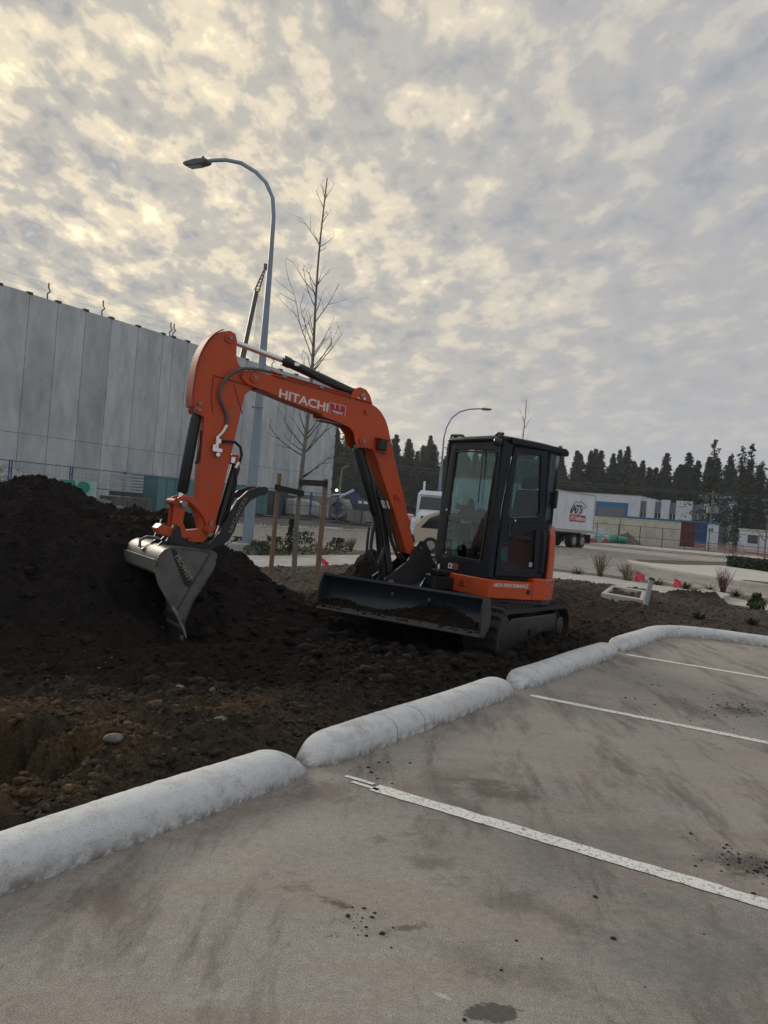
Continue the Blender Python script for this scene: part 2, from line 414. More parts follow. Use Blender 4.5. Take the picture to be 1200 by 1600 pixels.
# ================================================================== GROUND
gm = mat('yard_gravel', (.13, .125, .115), .95, var=.25, vscale=.8, dirt=(.06, .055, .05), dscale=.3, damt=.6, bump=.4, bscale=12)
xs = np.concatenate([np.linspace(-900, -84, 18), np.arange(-80, 124, 4.0), np.linspace(128, 1000, 18)])
ys = np.concatenate([np.linspace(-60, 0, 8), np.arange(2, 170, 3.0), np.linspace(175, 1500, 18)])
X, Y = np.meshgrid(xs, ys)
Zg = zt(X, Y)-.16-.9*ss(12, 8, np.hypot(X+1, Y-7))
ground = tag(gridmesh('ground', X, Y, Zg, gm), kind='structure')

# ---- asphalt of the parking bay: dusty, tyre tracked, stained
def asphalt(name, base, dust, dustamt, k=1.0, stains=()):
    m = bpy.data.materials.new(name); m.use_nodes = True; t = m.node_tree; b = t.nodes['Principled BSDF']
    b.inputs['Roughness'].default_value = .85; b.inputs['Specular IOR Level'].default_value = .3
    ge = t.nodes.new('ShaderNodeNewGeometry')
    def mp(s3, rz=0):
        q = t.nodes.new('ShaderNodeMapping'); q.inputs[3].default_value = s3; q.inputs[2].default_value = (0, 0, rz); t.links.new(ge.outputs['Position'], q.inputs[0]); return q.outputs[0]
    def noi(v, s, d=6, r=.6, ds=0):
        n = t.nodes.new('ShaderNodeTexNoise'); n.inputs['Scale'].default_value = s; n.inputs['Detail'].default_value = d; n.inputs['Roughness'].default_value = r; n.inputs['Distortion'].default_value = ds
        t.links.new(v, n.inputs['Vector']); return n.outputs[0]
    def rm(f, lo, hi, a=0, z=1):
        n = t.nodes.new('ShaderNodeMapRange'); t.links.new(f, n.inputs[0])
        for i, q in enumerate((lo, hi, a, z)): n.inputs[i+1].default_value = q
        return n.outputs[0]
    def mx(f, a, c):
        n = t.nodes.new('ShaderNodeMix'); n.data_type = 'RGBA'
        t.links.new(f, n.inputs[0])
        for i, q in ((6, a), (7, c)):
            if isinstance(q, tuple): n.inputs[i].default_value = q+(1,)
            else: t.links.new(q, n.inputs[i])
        return n.outputs[2]
    def mul(a, c):
        n = t.nodes.new('ShaderNodeMath'); n.operation = 'MULTIPLY'
        t.links.new(a, n.inputs[0])
        if isinstance(c, (int, float)): n.inputs[1].default_value = c
        else: t.links.new(c, n.inputs[1])
        return n.outputs[0]
    P1 = mp((1, 1, 1)); PS = mp((1, .22, 1), R(-28)); PT = mp((.3, 2.2, 1), R(33))
    c = mx(rm(noi(P1, 170*k, 4, .9), .38, .62), tuple(q*.30 for q in base), tuple(q*1.9 for q in base))
    d1 = mul(rm(noi(P1, .55, 7, .62, .4), .33, .56), rm(noi(P1, 130*k, 6, .9), .40, .58, .0, 1))
    c = mx(mul(d1, dustamt), c, dust)
    c = mx(mul(rm(noi(PT, 1.6, 8, .7, .6), .46, .66), .5), c, (dust[0]*.72, dust[1]*.62, dust[2]*.53))    # brown silt
    c = mx(mul(rm(noi(PS, 2.6, 8, .72, .3), .51, .62), .62), c, (.10, .088, .078))                          # dark tracked soil
    c = mx(mul(rm(noi(P1, 2.1, 9, .78, .2), .58, .66), .55), c, (.11, .095, .082))
    c = mx(mul(rm(noi(P1, 11, 6, .8), .63, .69), .75), c, (.05, .043, .038))                                   # crumbs of mud
    c = mx(mul(rm(noi(P1, 1.1, 5, .6, .5), .62, .72), .4), c, (.40, .385, .36))                              # dried pale film
    wob = noi(P1, 4, 9, .78)
    for (px, py, rx, ry, rz, col_, amt, sharp) in stains:
        q = t.nodes.new('ShaderNodeMapping'); q.vector_type = 'TEXTURE'; q.inputs[1].default_value = (px, py, 0); q.inputs[2].default_value = (0, 0, R(rz)); q.inputs[3].default_value = (rx, ry, 1)
        t.links.new(ge.outputs['Position'], q.inputs[0]); ln_ = t.nodes.new('ShaderNodeVectorMath'); ln_.operation = 'LENGTH'; t.links.new(q.outputs[0], ln_.inputs[0])
        ad = t.nodes.new('ShaderNodeMath'); ad.operation = 'ADD'; t.links.new(ln_.outputs['Value'], ad.inputs[0]); t.links.new(rm(wob, .25, .75, -1.1, 1.1), ad.inputs[1])
        c = mx(mul(rm(ad.outputs[0], 1.0, 1.0-sharp), amt), c, col_)
    gr = t.nodes.new('ShaderNodeVectorMath'); gr.operation = 'SCALE'; t.links.new(c, gr.inputs[0])
    t.links.new(mul(rm(noi(P1, 210*k, 3, .9), .34, .66, .62, 1.36), rm(noi(P1, 26*k, 6, .85), .32, .68, .80, 1.2)), gr.inputs['Scale']); c = gr.outputs[0]
    t.links.new(c, b.inputs['Base Color'])
    t.links.new(rm(noi(P1, 1.3, 5), .35, .65, .72, .95), b.inputs['Roughness'])
    bu = t.nodes.new('ShaderNodeBump'); bu.inputs['Strength'].default_value = .5; bu.inputs['Distance'].default_value = .004
    t.links.new(noi(P1, 190*k, 4, .8), bu.inputs['Height']); t.links.new(bu.outputs[0], b.inputs['Normal'])
    MATS[name] = m; return m
LOT = asphalt('dusty_asphalt', (.24, .232, .222), (.455, .415, .368), .8, 1.0, [
    (0.474,2.491, .085, .045, 10, (.05, .05, .052), .8, .15), (0.752,4.544, .34, .20, -30, (.13, .10, .085), .75, .7), (0.495,4.699, .8, .22, 50, (.17, .15, .13), .4, .8),
    (-0.417,2.441, .16, .08, 20, (.46, .45, .43), .5, .8), (0.305,2.557, .05, .012, -30, (.6, .6, .58), .7, .5), (-0.048,3.094, .10, .045, -20, (.08, .07, .06), .75, .4), (0.217,2.956, .09, .035, 20, (.09, .08, .07), .7, .4),
    (0.291,3.539, .16, .09, 0, (.15, .125, .11), .6, .8), (-0.846,2.92, .30, .10, -40, (.19, .14, .12), .55, .8), (-0.557,3.916, .55, .10, 58, (.19, .145, .125), .5, .8), (-0.214,4.264, .25, .16, 40, (.16, .125, .105), .6, .7),
    (1.834,3.799, .25, .15, 30, (.09, .075, .065), .8, .6), (3.26,7.219, .28, .2, 10, (.10, .085, .075), .7, .6), (0.727,3.184, .45, .12, -25, (.12, .105, .095), .5, .8), (0.475,2.783, .5, .12, -25, (.13, .115, .10), .45, .8),
    (1.318,2.908, .6, .5, 10, (.19, .19, .195), .55, .8), (3.278,9.738, .5, .3, 50, (.2, .17, .14), .5, .8), (1.178,3.814, 1.0, .5, 20, (.17, .165, .16), .45, .9)])
ROADM = asphalt('road_asphalt', (.27, .26, .25), (.38, .352, .32), .8, .3)
KC, KP = 13.3, -2.60
lot = patch('parking_lot', [cp(-25, KP-.27), cp(KC-.6, KP-.27), cp(KC+.1, KP+.5), cp(KC+.1, 40), cp(-25, 40)], 0, LOT, 0)
# ---- road: everything between our verge and the far kerbs (a T of two streets)
road = patch('road', [cp(-45, -17.1), cp(22, -17.1), cp(25.5, -16.3), cp(27.2, -14.2), cp(27.6, -11), cp(26.6, -6), cp(24.2, -2.5), cp(23.4, 4), cp(23.4, 60),
                      cp(73.4, 60), cp(73.4, -31.5), cp(-45, -31.5)], .004-.03, ROADM, 3)
def curbrun(name, pts, wd, h, m, label=None, lift=0):
    """raised kerb of rounded profile along a line on the terrain"""
    mb = MB(); prof = [(-wd/2, -.1), (-wd/2, h*.75), (-wd*.36, h), (wd*.36, h), (wd/2, h*.75), (wd/2, -.1)]
    k = len(prof); P = [Vector((p[0], p[1], float(zt(*p))+lift)) for p in pts]
    for i, p in enumerate(P):
        d = (P[min(i+1, len(P)-1)]-P[max(i-1, 0)]); d.z = 0; d.normalize(); s_ = Vector((d.y, -d.x, 0))
        for a, z in prof: mb.v.append(tuple(p+s_*a+Vector((0, 0, z))))
    for i in range(len(P)-1):
        for j in range(k-1): a = i*k+j; mb.f.append((a, a+k, a+k+1, a+1))
    mb.f.append(tuple(range(k))); e = (len(P)-1)*k; mb.f.append(tuple(range(e, e+k))[::-1])
    o = mb.build(name, m); return tag(o, kind='structure')
def lin(a, b, n): return [(a[0]+(b[0]-a[0])*i/n, a[1]+(b[1]-a[1])*i/n) for i in range(n+1)]
curbrun('road_kerb', lin(cp(-45, -31.5), cp(73.4, -31.5), 60)+lin(cp(73.4, -31.4), cp(73.4, 60), 30)[1:], .18, .12, CONC)
curbrun('road_kerb', lin(cp(-30, -17), cp(22, -17), 20)+[cp(25.4, -16.2), cp(27.1, -14.1), cp(27.5, -11), cp(26.5, -6), cp(24.1, -2.5), cp(23.3, 4), cp(23.3, 30)], .16, .10, CONC, lift=-.03)
# ---- sidewalks
patch('sidewalk', [cp(-20, -14.25), cp(24.2, -14.4), cp(24.9, -12), cp(25.4, -8), cp(24.4, -5.2), cp(21.4, -2.2), cp(20.9, 2), cp(20.7, 30), cp(18.6, 30), cp(18.8, 2), cp(19.6, -1.9), cp(21.4, -5), cp(21.9, -8), cp(21.7, -11.85), cp(-20, -11.85)], .045, CONC, 0, thick=.12)
patch('far_sidewalk', [cp(-40, -34.0), cp(73, -33.6), cp(78, -32), cp(78, 60), cp(76, 60), cp(76, -32), cp(72, -32.4), cp(-40, -32.9)], .03, CONC, 3)
vm = mat('verge_soil', (.10, .085, .06), .95, var=.3, vscale=2, dirt=(.09, .11, .045), dscale=.9, damt=.9, bump=.5, bscale=15)
patch('verge', [cp(-30, -17), cp(22, -17), cp(25.4, -16.2), cp(27.1, -14.1), cp(27.5, -11), cp(26.5, -6), cp(24.1, -2.5), cp(23.3, 4), cp(23.3, 30), cp(20.9, 30), cp(21.1, 2), cp(21.6, -2.2), cp(24.6, -5.2), cp(25.5, -8), cp(25.1, -12), cp(24.2, -14.3), cp(-30, -14.3)], .0, vm, 0)
patch('far_verge', [cp(-40, -32.7), cp(71, -32.2), cp(71, -31.6), cp(-40, -31.6)], .05, vm, 3)
patch('far_verge', [cp(74.2, -30), cp(76, -30), cp(76, 60), cp(74.2, 60)], .05, vm, 3)
# ---- pale concrete island and ramp across the cross street
isl = [(12.944,42.706), (13.547,40.844), (15.165,41.39), (20.052,46.885), (19.701,40.293), (18.005,34.293), (14.017,26.645), (14.354,30.02), (13.273,30.653), (12.726,32.555), (12.228,35.629), (12.403,40.37)]
patch('traffic_island', isl, .05, mat('new_concrete', (.55, .54, .51), .8, var=.08, vscale=1, dirt=(.4, .37, .33), dscale=.6, damt=.5), 3, thick=.12)
patch('island_bed', [(14.295,45.759), (24.183,56.604), (20.553,48.064), (15.498,42.306), (13.612,41.438)], .0, vm, 3)
patch('island_bed', [(13.772,30.85), (14.998,30.613), (13.895,28.344), (12.944,28.979)], .06, vm, 3)
curbrun('island_kerb', [(12.67,29.246), (12.944,28.223), (13.312,27.365), (13.283,25.237)], .16, .12, CONC)

# ---- the dug-up soil between kerb, sidewalk and heap
def heapcrest(x):
    xp = [-12, -7.5, -5.2, -4.7, -4.3, -4.06, -3.83, -3.6, -3.3, -3.0, -2.8, -2.55, -2.2, -1.95, -1.58, -1.18, -.85, -.4, .3]
    zp = [.9, 1.3, 1.49, 1.50, 1.56, 1.60, 1.56, 1.44, 1.34, 1.36, 1.38, 1.34, 1.08, .86, .64, .39, .23, .1, 0]
    return np.interp(x, xp, zp)
def soil(x, y):
    c = x*C2[0]+y*C2[1]; p = x*P2[0]+y*P2[1]
    yc = 10+.25*(x+3.5)*0
    tf = np.clip((yc-y)/np.interp(x, [-6, -3.5, -2.5, -1.9, -1, 0], [5.6, 4.9, 3.0, 1.9, 1.6, 1.4]), 0, 1)
    tb = np.clip((y-yc)/2.9, 0, 1)
    t = np.where(y < yc, tf, tb)
    prof = (1-t)**1.08*(1-.55*np.exp(-(t/.09)**2)*0)
    prof = prof*(1-.06*np.exp(-(t/.05)**2))
    h = heapcrest(x)*prof*(.93+.14*fbm(x, y, .9, 3, 3))
    # small heap pushed up beside the tracks
    d = np.hypot((x+.12)/1.05, (y-10.75)/1.15); h2 = .98*np.clip(1-d, 0, 1)**.95
    d = np.hypot((x-.9)/1.3, (y-11.3)/1.3); h3 = .45*np.clip(1-d, 0, 1)
    h = np.maximum(h, np.maximum(h2, h3))
    # mulch ridges near the right hand sidewalk
    for (mx_, my_, rx, ry, hh) in ((6.767,18.201, .9, .6, .20), (7.845,18.1, .9, .6, .20), (5.026,15.135, 1.1, .8, .08), (4.09,18.593, 1.5, 1.0, .16)):
        d = np.hypot((x-mx_)/rx, (y-my_)/ry); h = h+hh*np.exp(-d*d*1.6)
    flat = .04+.07*fbm(x, y, .8, 3, 9)
    ridge_by_kerb = .09*np.exp(-((p-KP+.75)/.4)**2)*ss(2.2, 3.6, c)*ss(12.6, 11, c)
    n1 = fbm(x, y, 1.7, 4, 21)-.5; n2 = fbm(x, y, 7.5, 5, 33, .62)-.5; n3 = fbm(x, y, 30, 3, 41, .7)-.5
    rough = .5+.8*fbm(x, y, .5, 2, 50)
    onheap = ss(.05, .5, h)
    z = h+flat+ridge_by_kerb+n1*.20*(.5+onheap)+n2*.19*rough+n3*.05*rough-.09*np.exp(-(((x-1.2)/1.5)**2+((y-9.6)/1.5)**2))
    # pressed track marks around the machine
    # pit beside the kerb
    d = np.hypot((x+2.12)/.80, (y-4.16)/.64)+.45*n2+.7*n1
    z = z-.62*(1-ss(.42, 1.04, d))*(1+.5*n2)
    # keep below kerb stones and paving
    z = z*ss(-.02, .5, KP-.12-p)+(.045+n3*.03+n2*.03)*(1-ss(-.02, .5, KP-.12-p))
    edge = ss(.0, .5, -11.75-p+.45); z = np.where(p < -11.35, z*(1-edge)+.01*edge, z)
    lim = np.interp(p, [-11.8, -8, -5, -1.9, 2, 30], [21.7, 21.9, 21.4, 19.6, 18.8, 18.6])
    e2 = ss(.6, 0, lim-c); z = np.where(c > lim-.6, z*(1-e2)+.01*e2, z)
    z = np.where((p < -11.9) | (c > lim+.1), -.12, z)
    lotm = (p > KP-.12) & (c < KC); z = np.where(lotm, -.14, z-.085*ss(KP-.34, KP-.2, p)*(c < KC))
    r = (c >= KC) & (p > KP-.6)
    zc = .05+(z-.05)*ss(0, .6, c-KC-.15); z = np.where(r, np.where(c < KC+.1, -.14, zc), z)
    return z
yl = [2.3]
while yl[-1] < 26.5: yl.append(yl[-1]+max(.012, .0032*yl[-1]))
xl = np.concatenate([np.arange(-13, -6.5, .09), np.arange(-6.5, 3.4, .024), np.arange(3.4, 14, .045)])
X, Y = np.meshgrid(xl, np.array(yl))
Z = soil(X, Y)
pp = X*P2[0]+Y*P2[1]; cc = X*C2[0]+Y*C2[1]
nz = fbm(X, Y, 2.2, 5, 61, .6)[..., None]; nf = fbm(X, Y, 9, 4, 71, .65)[..., None]; nb = fbm(X, Y, .7, 3, 81)[..., None]
black = np.array([.0125, .0112, .0106]); brown = np.array([.036, .027, .021]); mulch = np.array([.125, .102, .088]); ochre = np.array([.115, .078, .042]); grey = np.array([.09, .082, .074])
heap = ss(.12, .42, Z)[..., None]
base = brown*(1-.45*nz)+grey*.25*nf
rightish = ss(1.5, 4.0, X-.25*(Y-8))[..., None]
base = base*(1-rightish)+(np.array([.070, .056, .047])*(.5+1.0*nf))*rightish
mul_ = (ss(12.6, 14.0, Y)*ss(2.6, 1.2, X))[..., None]
base = base*(1-mul_)+mulch*(.35+1.1*nf)*mul_
r2 = (ss(17.0, 18.5, cc)*ss(-9, -7, pp))[..., None]
base = base*(1-r2)+mulch*.85*(.3+1.2*nf)*r2
near = (np.clip(1-np.abs(pp-KP+1.0)/1.5, 0, 1)*ss(9, 5, cc))[..., None]
base = base*(1-.6*near)+(np.array([.075, .060, .046])*(.5+nf))*.6*near
d = np.hypot((X+2.05)/.95, (Y-4.25)/.95); pit = ((1-ss(.85, 1.1, d))*ss(.3, .5, nz[..., 0]))[..., None]
base = base*(1-.8*pit)+ochre*.95*(.5+.9*nf)*.8*pit
d = np.hypot((X+.95)/.55, (Y-5.35)/.42); oc = (np.clip(1-d, 0, 1)*ss(.3, .55, nz[..., 0]))[..., None]
base = base*(1-oc)+ochre*(.5+.8*nf)*oc
d = np.hypot((X+1.5)/.4, (Y-5.25)/.3); oc = (np.clip(1-d, 0, 1)*ss(.35, .6, nf[..., 0]))[..., None]
base = base*(1-.7*oc)+ochre*.8*(.5+.8*nf)*.7*oc
colr = base*(1-heap)+(black*(.6+.9*nf))*heap
darkband = (ss(8.3, 7.0, cc-.0*pp)*0)
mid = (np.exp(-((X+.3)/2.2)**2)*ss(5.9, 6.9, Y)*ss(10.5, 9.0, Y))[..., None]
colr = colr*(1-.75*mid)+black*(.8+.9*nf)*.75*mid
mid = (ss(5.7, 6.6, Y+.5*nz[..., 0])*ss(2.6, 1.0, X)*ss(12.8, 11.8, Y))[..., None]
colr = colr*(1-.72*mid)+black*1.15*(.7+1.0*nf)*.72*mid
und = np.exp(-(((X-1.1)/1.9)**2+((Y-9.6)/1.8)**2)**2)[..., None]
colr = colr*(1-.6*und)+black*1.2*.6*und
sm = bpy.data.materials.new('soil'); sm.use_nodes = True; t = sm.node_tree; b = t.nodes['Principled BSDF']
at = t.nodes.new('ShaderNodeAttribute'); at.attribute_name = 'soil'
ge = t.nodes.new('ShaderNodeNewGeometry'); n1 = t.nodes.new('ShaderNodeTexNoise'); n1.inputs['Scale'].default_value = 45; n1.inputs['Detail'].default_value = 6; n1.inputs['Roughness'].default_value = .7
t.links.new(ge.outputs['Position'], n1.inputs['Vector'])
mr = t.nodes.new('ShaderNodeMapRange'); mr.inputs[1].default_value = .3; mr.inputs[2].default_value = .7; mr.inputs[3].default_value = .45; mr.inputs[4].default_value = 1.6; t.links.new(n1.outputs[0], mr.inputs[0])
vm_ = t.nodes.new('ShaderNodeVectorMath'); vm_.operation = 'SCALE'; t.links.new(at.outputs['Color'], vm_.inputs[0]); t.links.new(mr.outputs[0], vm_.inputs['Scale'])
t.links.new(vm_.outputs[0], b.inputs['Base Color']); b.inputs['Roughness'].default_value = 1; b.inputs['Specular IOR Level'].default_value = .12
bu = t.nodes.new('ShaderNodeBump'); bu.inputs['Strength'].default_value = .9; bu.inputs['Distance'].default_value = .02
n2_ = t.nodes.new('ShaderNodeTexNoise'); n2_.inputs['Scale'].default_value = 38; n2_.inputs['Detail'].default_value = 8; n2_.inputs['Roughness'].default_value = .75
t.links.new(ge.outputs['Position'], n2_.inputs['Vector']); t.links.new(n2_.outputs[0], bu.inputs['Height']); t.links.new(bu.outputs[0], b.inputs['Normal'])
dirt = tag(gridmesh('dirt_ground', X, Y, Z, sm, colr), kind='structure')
def H(x, y): return float(soil(np.array([float(x)]), np.array([float(y)]))[0])
def sample_col(x, y):
    i = np.clip(np.searchsorted(np.array(yl), y), 0, len(yl)-1); j = np.clip(np.searchsorted(xl, x), 0, len(xl)-1); return colr[i, j]

# clods and crumbs of soil, too many to count
def scatter(name, n, region, rlo, rhi, seed, colmul=1.0, fixed=None, sub=1):
    r = np.random.default_rng(seed)
    V0 = np.array(ICO[sub][0]); F0 = np.array(ICO[sub][1])
    x, y = region(r, n)
    z = soil(x, y); pq = x*P2[0]+y*P2[1]; cq = x*C2[0]+y*C2[1]; ok = (z > -.8) & ~((pq > KP-.30) & (cq < KC+.30)) & (pq > -11.8) & (cq < 21.2)
    x, y, z = x[ok], y[ok], z[ok]; n = len(x)
    s = rlo*(rhi/rlo)**(r.random(n)**2.6)
    a = r.random(n)*6.28
    V = V0[None]*(1+r.uniform(-.45, .35, (n, len(V0), 1))*(1 if sub == 1 else .5))*s[:, None, None]*np.stack([1+r.random(n)*.5, .7+r.random(n)*.4, .5+r.random(n)*.35], -1)[:, None]
    ca, sa = np.cos(a)[:, None], np.sin(a)[:, None]
    vx = V[..., 0]*ca-V[..., 1]*sa; vy = V[..., 0]*sa+V[..., 1]*ca
    V = np.stack([vx+x[:, None], vy+y[:, None], V[..., 2]+(z+s*.22)[:, None]], -1)
    me = bpy.data.meshes.new(name); nv = len(V0)
    me.vertices.add(n*nv); me.vertices.foreach_set('co', V.astype(np.float32).ravel())
    F = (F0[None]+(np.arange(n)*nv)[:, None, None]).astype(np.int32)
    me.loops.add(F.size); me.loops.foreach_set('vertex_index', F.ravel()); me.polygons.add(F.shape[0]*F.shape[1])
    me.polygons.foreach_set('loop_start', np.arange(0, F.size, 3, dtype=np.int32)); me.update(calc_edges=True)
    cl = sample_col(x, y)*colmul*(.7+r.random((n, 1))*.9)
    if fixed is not None: cl = np.array(fixed)*(.5+r.random((n, 1)))
    ca_ = me.color_attributes.new('soil', 'FLOAT_COLOR', 'POINT')
    ca_.data.foreach_set('color', np.concatenate([np.repeat(cl, nv, 0), np.ones((n*nv, 1))], -1).astype(np.float32).ravel())
    me.materials.append(sm); o = bpy.data.objects.new(name, me); COL.objects.link(o); return tag(o, kind='stuff')
def reg_all(r, n):
    y = 3.2+19*r.random(n)**1.5; x = (-.56+1.1*r.random(n))*y; return x, y
def reg_kerb(r, n):
    c = 2.2+10*r.random(n); p = KP-.18-1.5*r.random(n)**1.4; return c*C2[0]+p*P2[0], c*C2[1]+p*P2[1]
def reg_near(r, n):
    y = 3.6+3.2*r.random(n); x = -2.6+2.8*r.random(n); return x, y
def reg_blade(r, n):
    return 1.0+r.normal(0, 1.4, n), 8.6+r.normal(0, 1.1, n)
tag(scatter('soil_clods', 26000, reg_all, .004, .034, 1, 1.05), 'dark crumbly clods lying all over the heap and dug soil', 'soil clods')
tag(scatter('soil_clods', 9000, reg_kerb, .004, .030, 2, 1.05), 'brown clods crumbled along the back of the white kerb', 'soil clods')
tag(scatter('soil_clods', 2500, reg_blade, .008, .085, 5, 1.1), 'black lumps of soil churned up around the excavator', 'soil clods')
tag(scatter('soil_clods', 260, lambda r, n: (r.uniform(-4.2, 2.2, n), r.uniform(5.2, 9.3, n)), .02, .075, 15, 1.15), 'larger broken lumps of soil at the foot of the heap', 'soil clods')
tag(scatter('gravel', 900, reg_near, .003, .020, 3, 1, (.12, .11, .10)), 'small grey stones scattered in the trampled soil by the pit', 'gravel')
tag(scatter('wood_mulch', 7000, lambda r, n: (r.uniform(3.2, 9.5, n), r.uniform(10, 20.5, n)), .006, .035, 14, 1, (.10, .082, .07)), 'brown crumbs and mulch bits over the soil right of the excavator', 'mulch')
tag(scatter('wood_mulch', 6000, lambda r, n: (r.uniform(-5, 2.4, n), r.uniform(13.2, 18.4, n)), .01, .04, 4, 1, (.17, .14, .12)), 'pale shredded mulch around the staked young tree', 'mulch')
# loose stones one can single out
stonem = mat('field_stone', (.17, .165, .155), .85, var=.25, vscale=20, dirt=(.06, .05, .04), dscale=14, damt=.7, bump=.3)
for i, (px, py, r_, lb) in enumerate((((-1.413,4.825)[0], (-1.413,4.825)[1], .024, 'pale grey stone in the brown soil nearest the pit'), ((-1.137,5.974)[0], (-1.137,5.974)[1], .03, 'small white flat stone high in the brown soil'),
        ((-1.394,5.985)[0], (-1.394,5.985)[1], .03, 'small white round stone below the bucket'), ((-1.242,5.114)[0], (-1.242,5.114)[1], .04, 'angular dark grey stone between the two ochre patches'),
        ((-1.312,4.246)[0], (-1.312,4.246)[1], .04, 'rounded brown stone on the rim beside the kerb and pit'), ((-0.864,4.823)[0], (-0.864,4.823)[1], .035, 'small light stone behind the kerb end'))):
    o = MB().blob((px, py, H(px, py)+r_*.3), (r_*1.3, r_, r_*.7), seed=i+5, sub=2, jit=.12).build('stone', stonem, smooth=True)
    tag(o, lb, 'stone', 'stones in the dug soil')
# crumbs of mud on the asphalt
def lotcrumbs():
    r = np.random.default_rng(9); mb = MB()
    cl = [((3.321,7.358), .14, 90), ((1.834,3.799), .12, 90), ((2.987,6.905), .3, 40), ((-0.028,4.799), .22, 40), ((0.848,3.057), .35, 12), ((2.568,7.735), .5, 30), ((0.029,2.971), .07, 20)]
    for (c, sg, n) in cl:
        for _ in range(n*2):
            x = c[0]+r.normal(0, sg); y = c[1]+r.normal(0, sg); p = x*P2[0]+y*P2[1]
            if p < KP+.05 or x*C2[0]+y*C2[1] > KC-.1: continue
            s_ = .0018+.0085*r.random()**5
            mb.blob((x, y, s_*.3), (s_*1.3, s_, s_*.6), seed=int(r.integers(1e6)), jit=.45)
    return tag(mb.build('mud_crumbs', mat('dry_mud', (.05, .042, .036), .95, spec=.1)), 'dark crumbs of mud dropped over the parking bay', 'mud crumbs', kind='stuff')
lotcrumbs()

# ---- parking lines
def line(poly, edge=.006):
    m = MATS.get('line_paint')
    if m is None:
        m = mat('line_paint', (.86, .86, .84), .75, var=.06, vscale=5)
        t = m.node_tree; b = t.nodes['Principled BSDF']; src = b.inputs['Base Color'].links[0].from_socket
        ge = t.nodes.new('ShaderNodeNewGeometry'); n = t.nodes.new('ShaderNodeTexNoise'); n.inputs['Scale'].default_value = 45; n.inputs['Detail'].default_value = 9; n.inputs['Roughness'].default_value = .8
        t.links.new(ge.outputs['Position'], n.inputs['Vector'])
        r_ = t.nodes.new('ShaderNodeMapRange'); r_.inputs[1].default_value = .52; r_.inputs[2].default_value = .60; t.links.new(n.outputs[0], r_.inputs[0])
        mi = t.nodes.new('ShaderNodeMix'); mi.data_type = 'RGBA'; t.links.new(r_.outputs[0], mi.inputs[0]); t.links.new(src, mi.inputs[6]); mi.inputs[7].default_value = (.2, .19, .175, 1); t.links.new(mi.outputs[2], b.inputs['Base Color'])
    return patch('parking_line', poly, .004, m, 0)
def ln(p0, p1, wd):
    p0 = np.array(p0); p1 = np.array(p1); d = (p1-p0)/np.linalg.norm(p1-p0); s_ = np.array([-d[1], d[0]])*wd/2
    n = int(np.linalg.norm(p1-p0)/.07); r = np.random.default_rng(int(abs(p0[0])*100))
    A = [tuple(p0+(p1-p0)*i/n+s_*(1+r.normal(0, .09))) for i in range(n+1)]; B = [tuple(p0+(p1-p0)*i/n-s_*(1+r.normal(0, .05))) for i in range(n, -1, -1)]
    line(A+B)
def far(p0, p1, L): p0 = np.array(p0); p1 = np.array(p1); d = (p1-p0)/np.linalg.norm(p1-p0); return tuple(p0+d*L)
ln((0.071,4.422), far((0.071,4.422), (1.728,3.385), 5.2), .112)
ln((-0.093,4.574), (0.07,4.474), .035); ln((-0.054,4.486), (0.096,4.387), .03)
ln((1.413,7.128), far((1.413,7.128), (3.031,6.133), 5.2), .095)
ln((3.098,9.959), far((3.098,9.959), (4.424,9.073), 5.2), .095)

# ---- precast kerb stones, each a stone of its own
def kerbstone(name, label, path, t0, t1, parts=(), grp='white rounded kerb stones along the parking bay', parent=None, capends=(True, True)):
    """path(t)->(x,y); rounded section with tapering ends"""
    n = max(8, int((t1-t0)/.03)); W, Hh = .29, .150
    pr = []
    for i in range(15):
        a = math.pi*i/14; pr.append((-math.cos(a)*W/2*(1 if abs(math.cos(a)) < .97 else 1.0), Hh*math.sin(a)**.5))
    pr = [(-W/2, -.06)]+pr+[(W/2, -.06)]
    k = len(pr); mb = MB(); r = random.Random(name+label)
    for i in range(n+1):
        t_ = t0+(t1-t0)*i/n; e = 1.0
        if capends[0]: e = min(e, math.sin(min(1, (t_-t0+.002)/.26)*math.pi/2)**.85)
        if capends[1]: e = min(e, math.sin(min(1, (t1-t_+.002)/.26)*math.pi/2)**.85)
        x, y = path(t_); x2, y2 = path(t_+.01); d = Vector((x2-x, y2-y, 0)).normalized(); s_ = Vector((d.y, -d.x, 0))
        for a, z in pr:
            j = .004*math.sin(t_*3+a*7)+r.uniform(-.0015, .0015)
            mb.v.append((x+s_.x*a*(e*.5+.5), y+s_.y*a*(e*.5+.5), max(z, -.06)*e+j if z > 0 else z))
    for i in range(n):
        for j in range(k-1): a = i*k+j; mb.f.append((a, a+k, a+k+1, a+1))
    mb.f.append(tuple(range(k))); mb.f.append(tuple(range(n*k, n*k+k))[::-1])
    o = mb.build(name, WHITECURB, parent, autos=50)
    if parent is None: tag(o, label, 'kerb stone', grp)
    return o
O2 = np.array([-1.26, 2.92]); off = P2*-.16
c0 = float(O2 @ C2)
def straight(t_): q = O2+C2*t_+off; return float(q[0]), float(q[1])
kerbstone('kerb_stone', 'nearest white kerb stone beside the pit, long and stained with a rusty spot', straight, -2.2, 1.94)
k2 = empty('kerb_stone', straight(2.0)+(0,), 'white kerb stone cracked into three pieces with a chipped near end', 'kerb stone', 'white rounded kerb stones along the parking bay')
kerbstone('stone_piece', '', straight, 2.02, 2.83, parent=k2, capends=(True, False)); kerbstone('stone_piece', '', straight, 2.842, 3.21, parent=k2, capends=(False, False)); kerbstone('stone_piece', '', straight, 3.222, 4.98, parent=k2, capends=(False, True))
kerbstone('kerb_stone', 'white kerb stone right beside the excavator track, bulging and clean', straight, 5.16, 8.26)
tb = 10.4
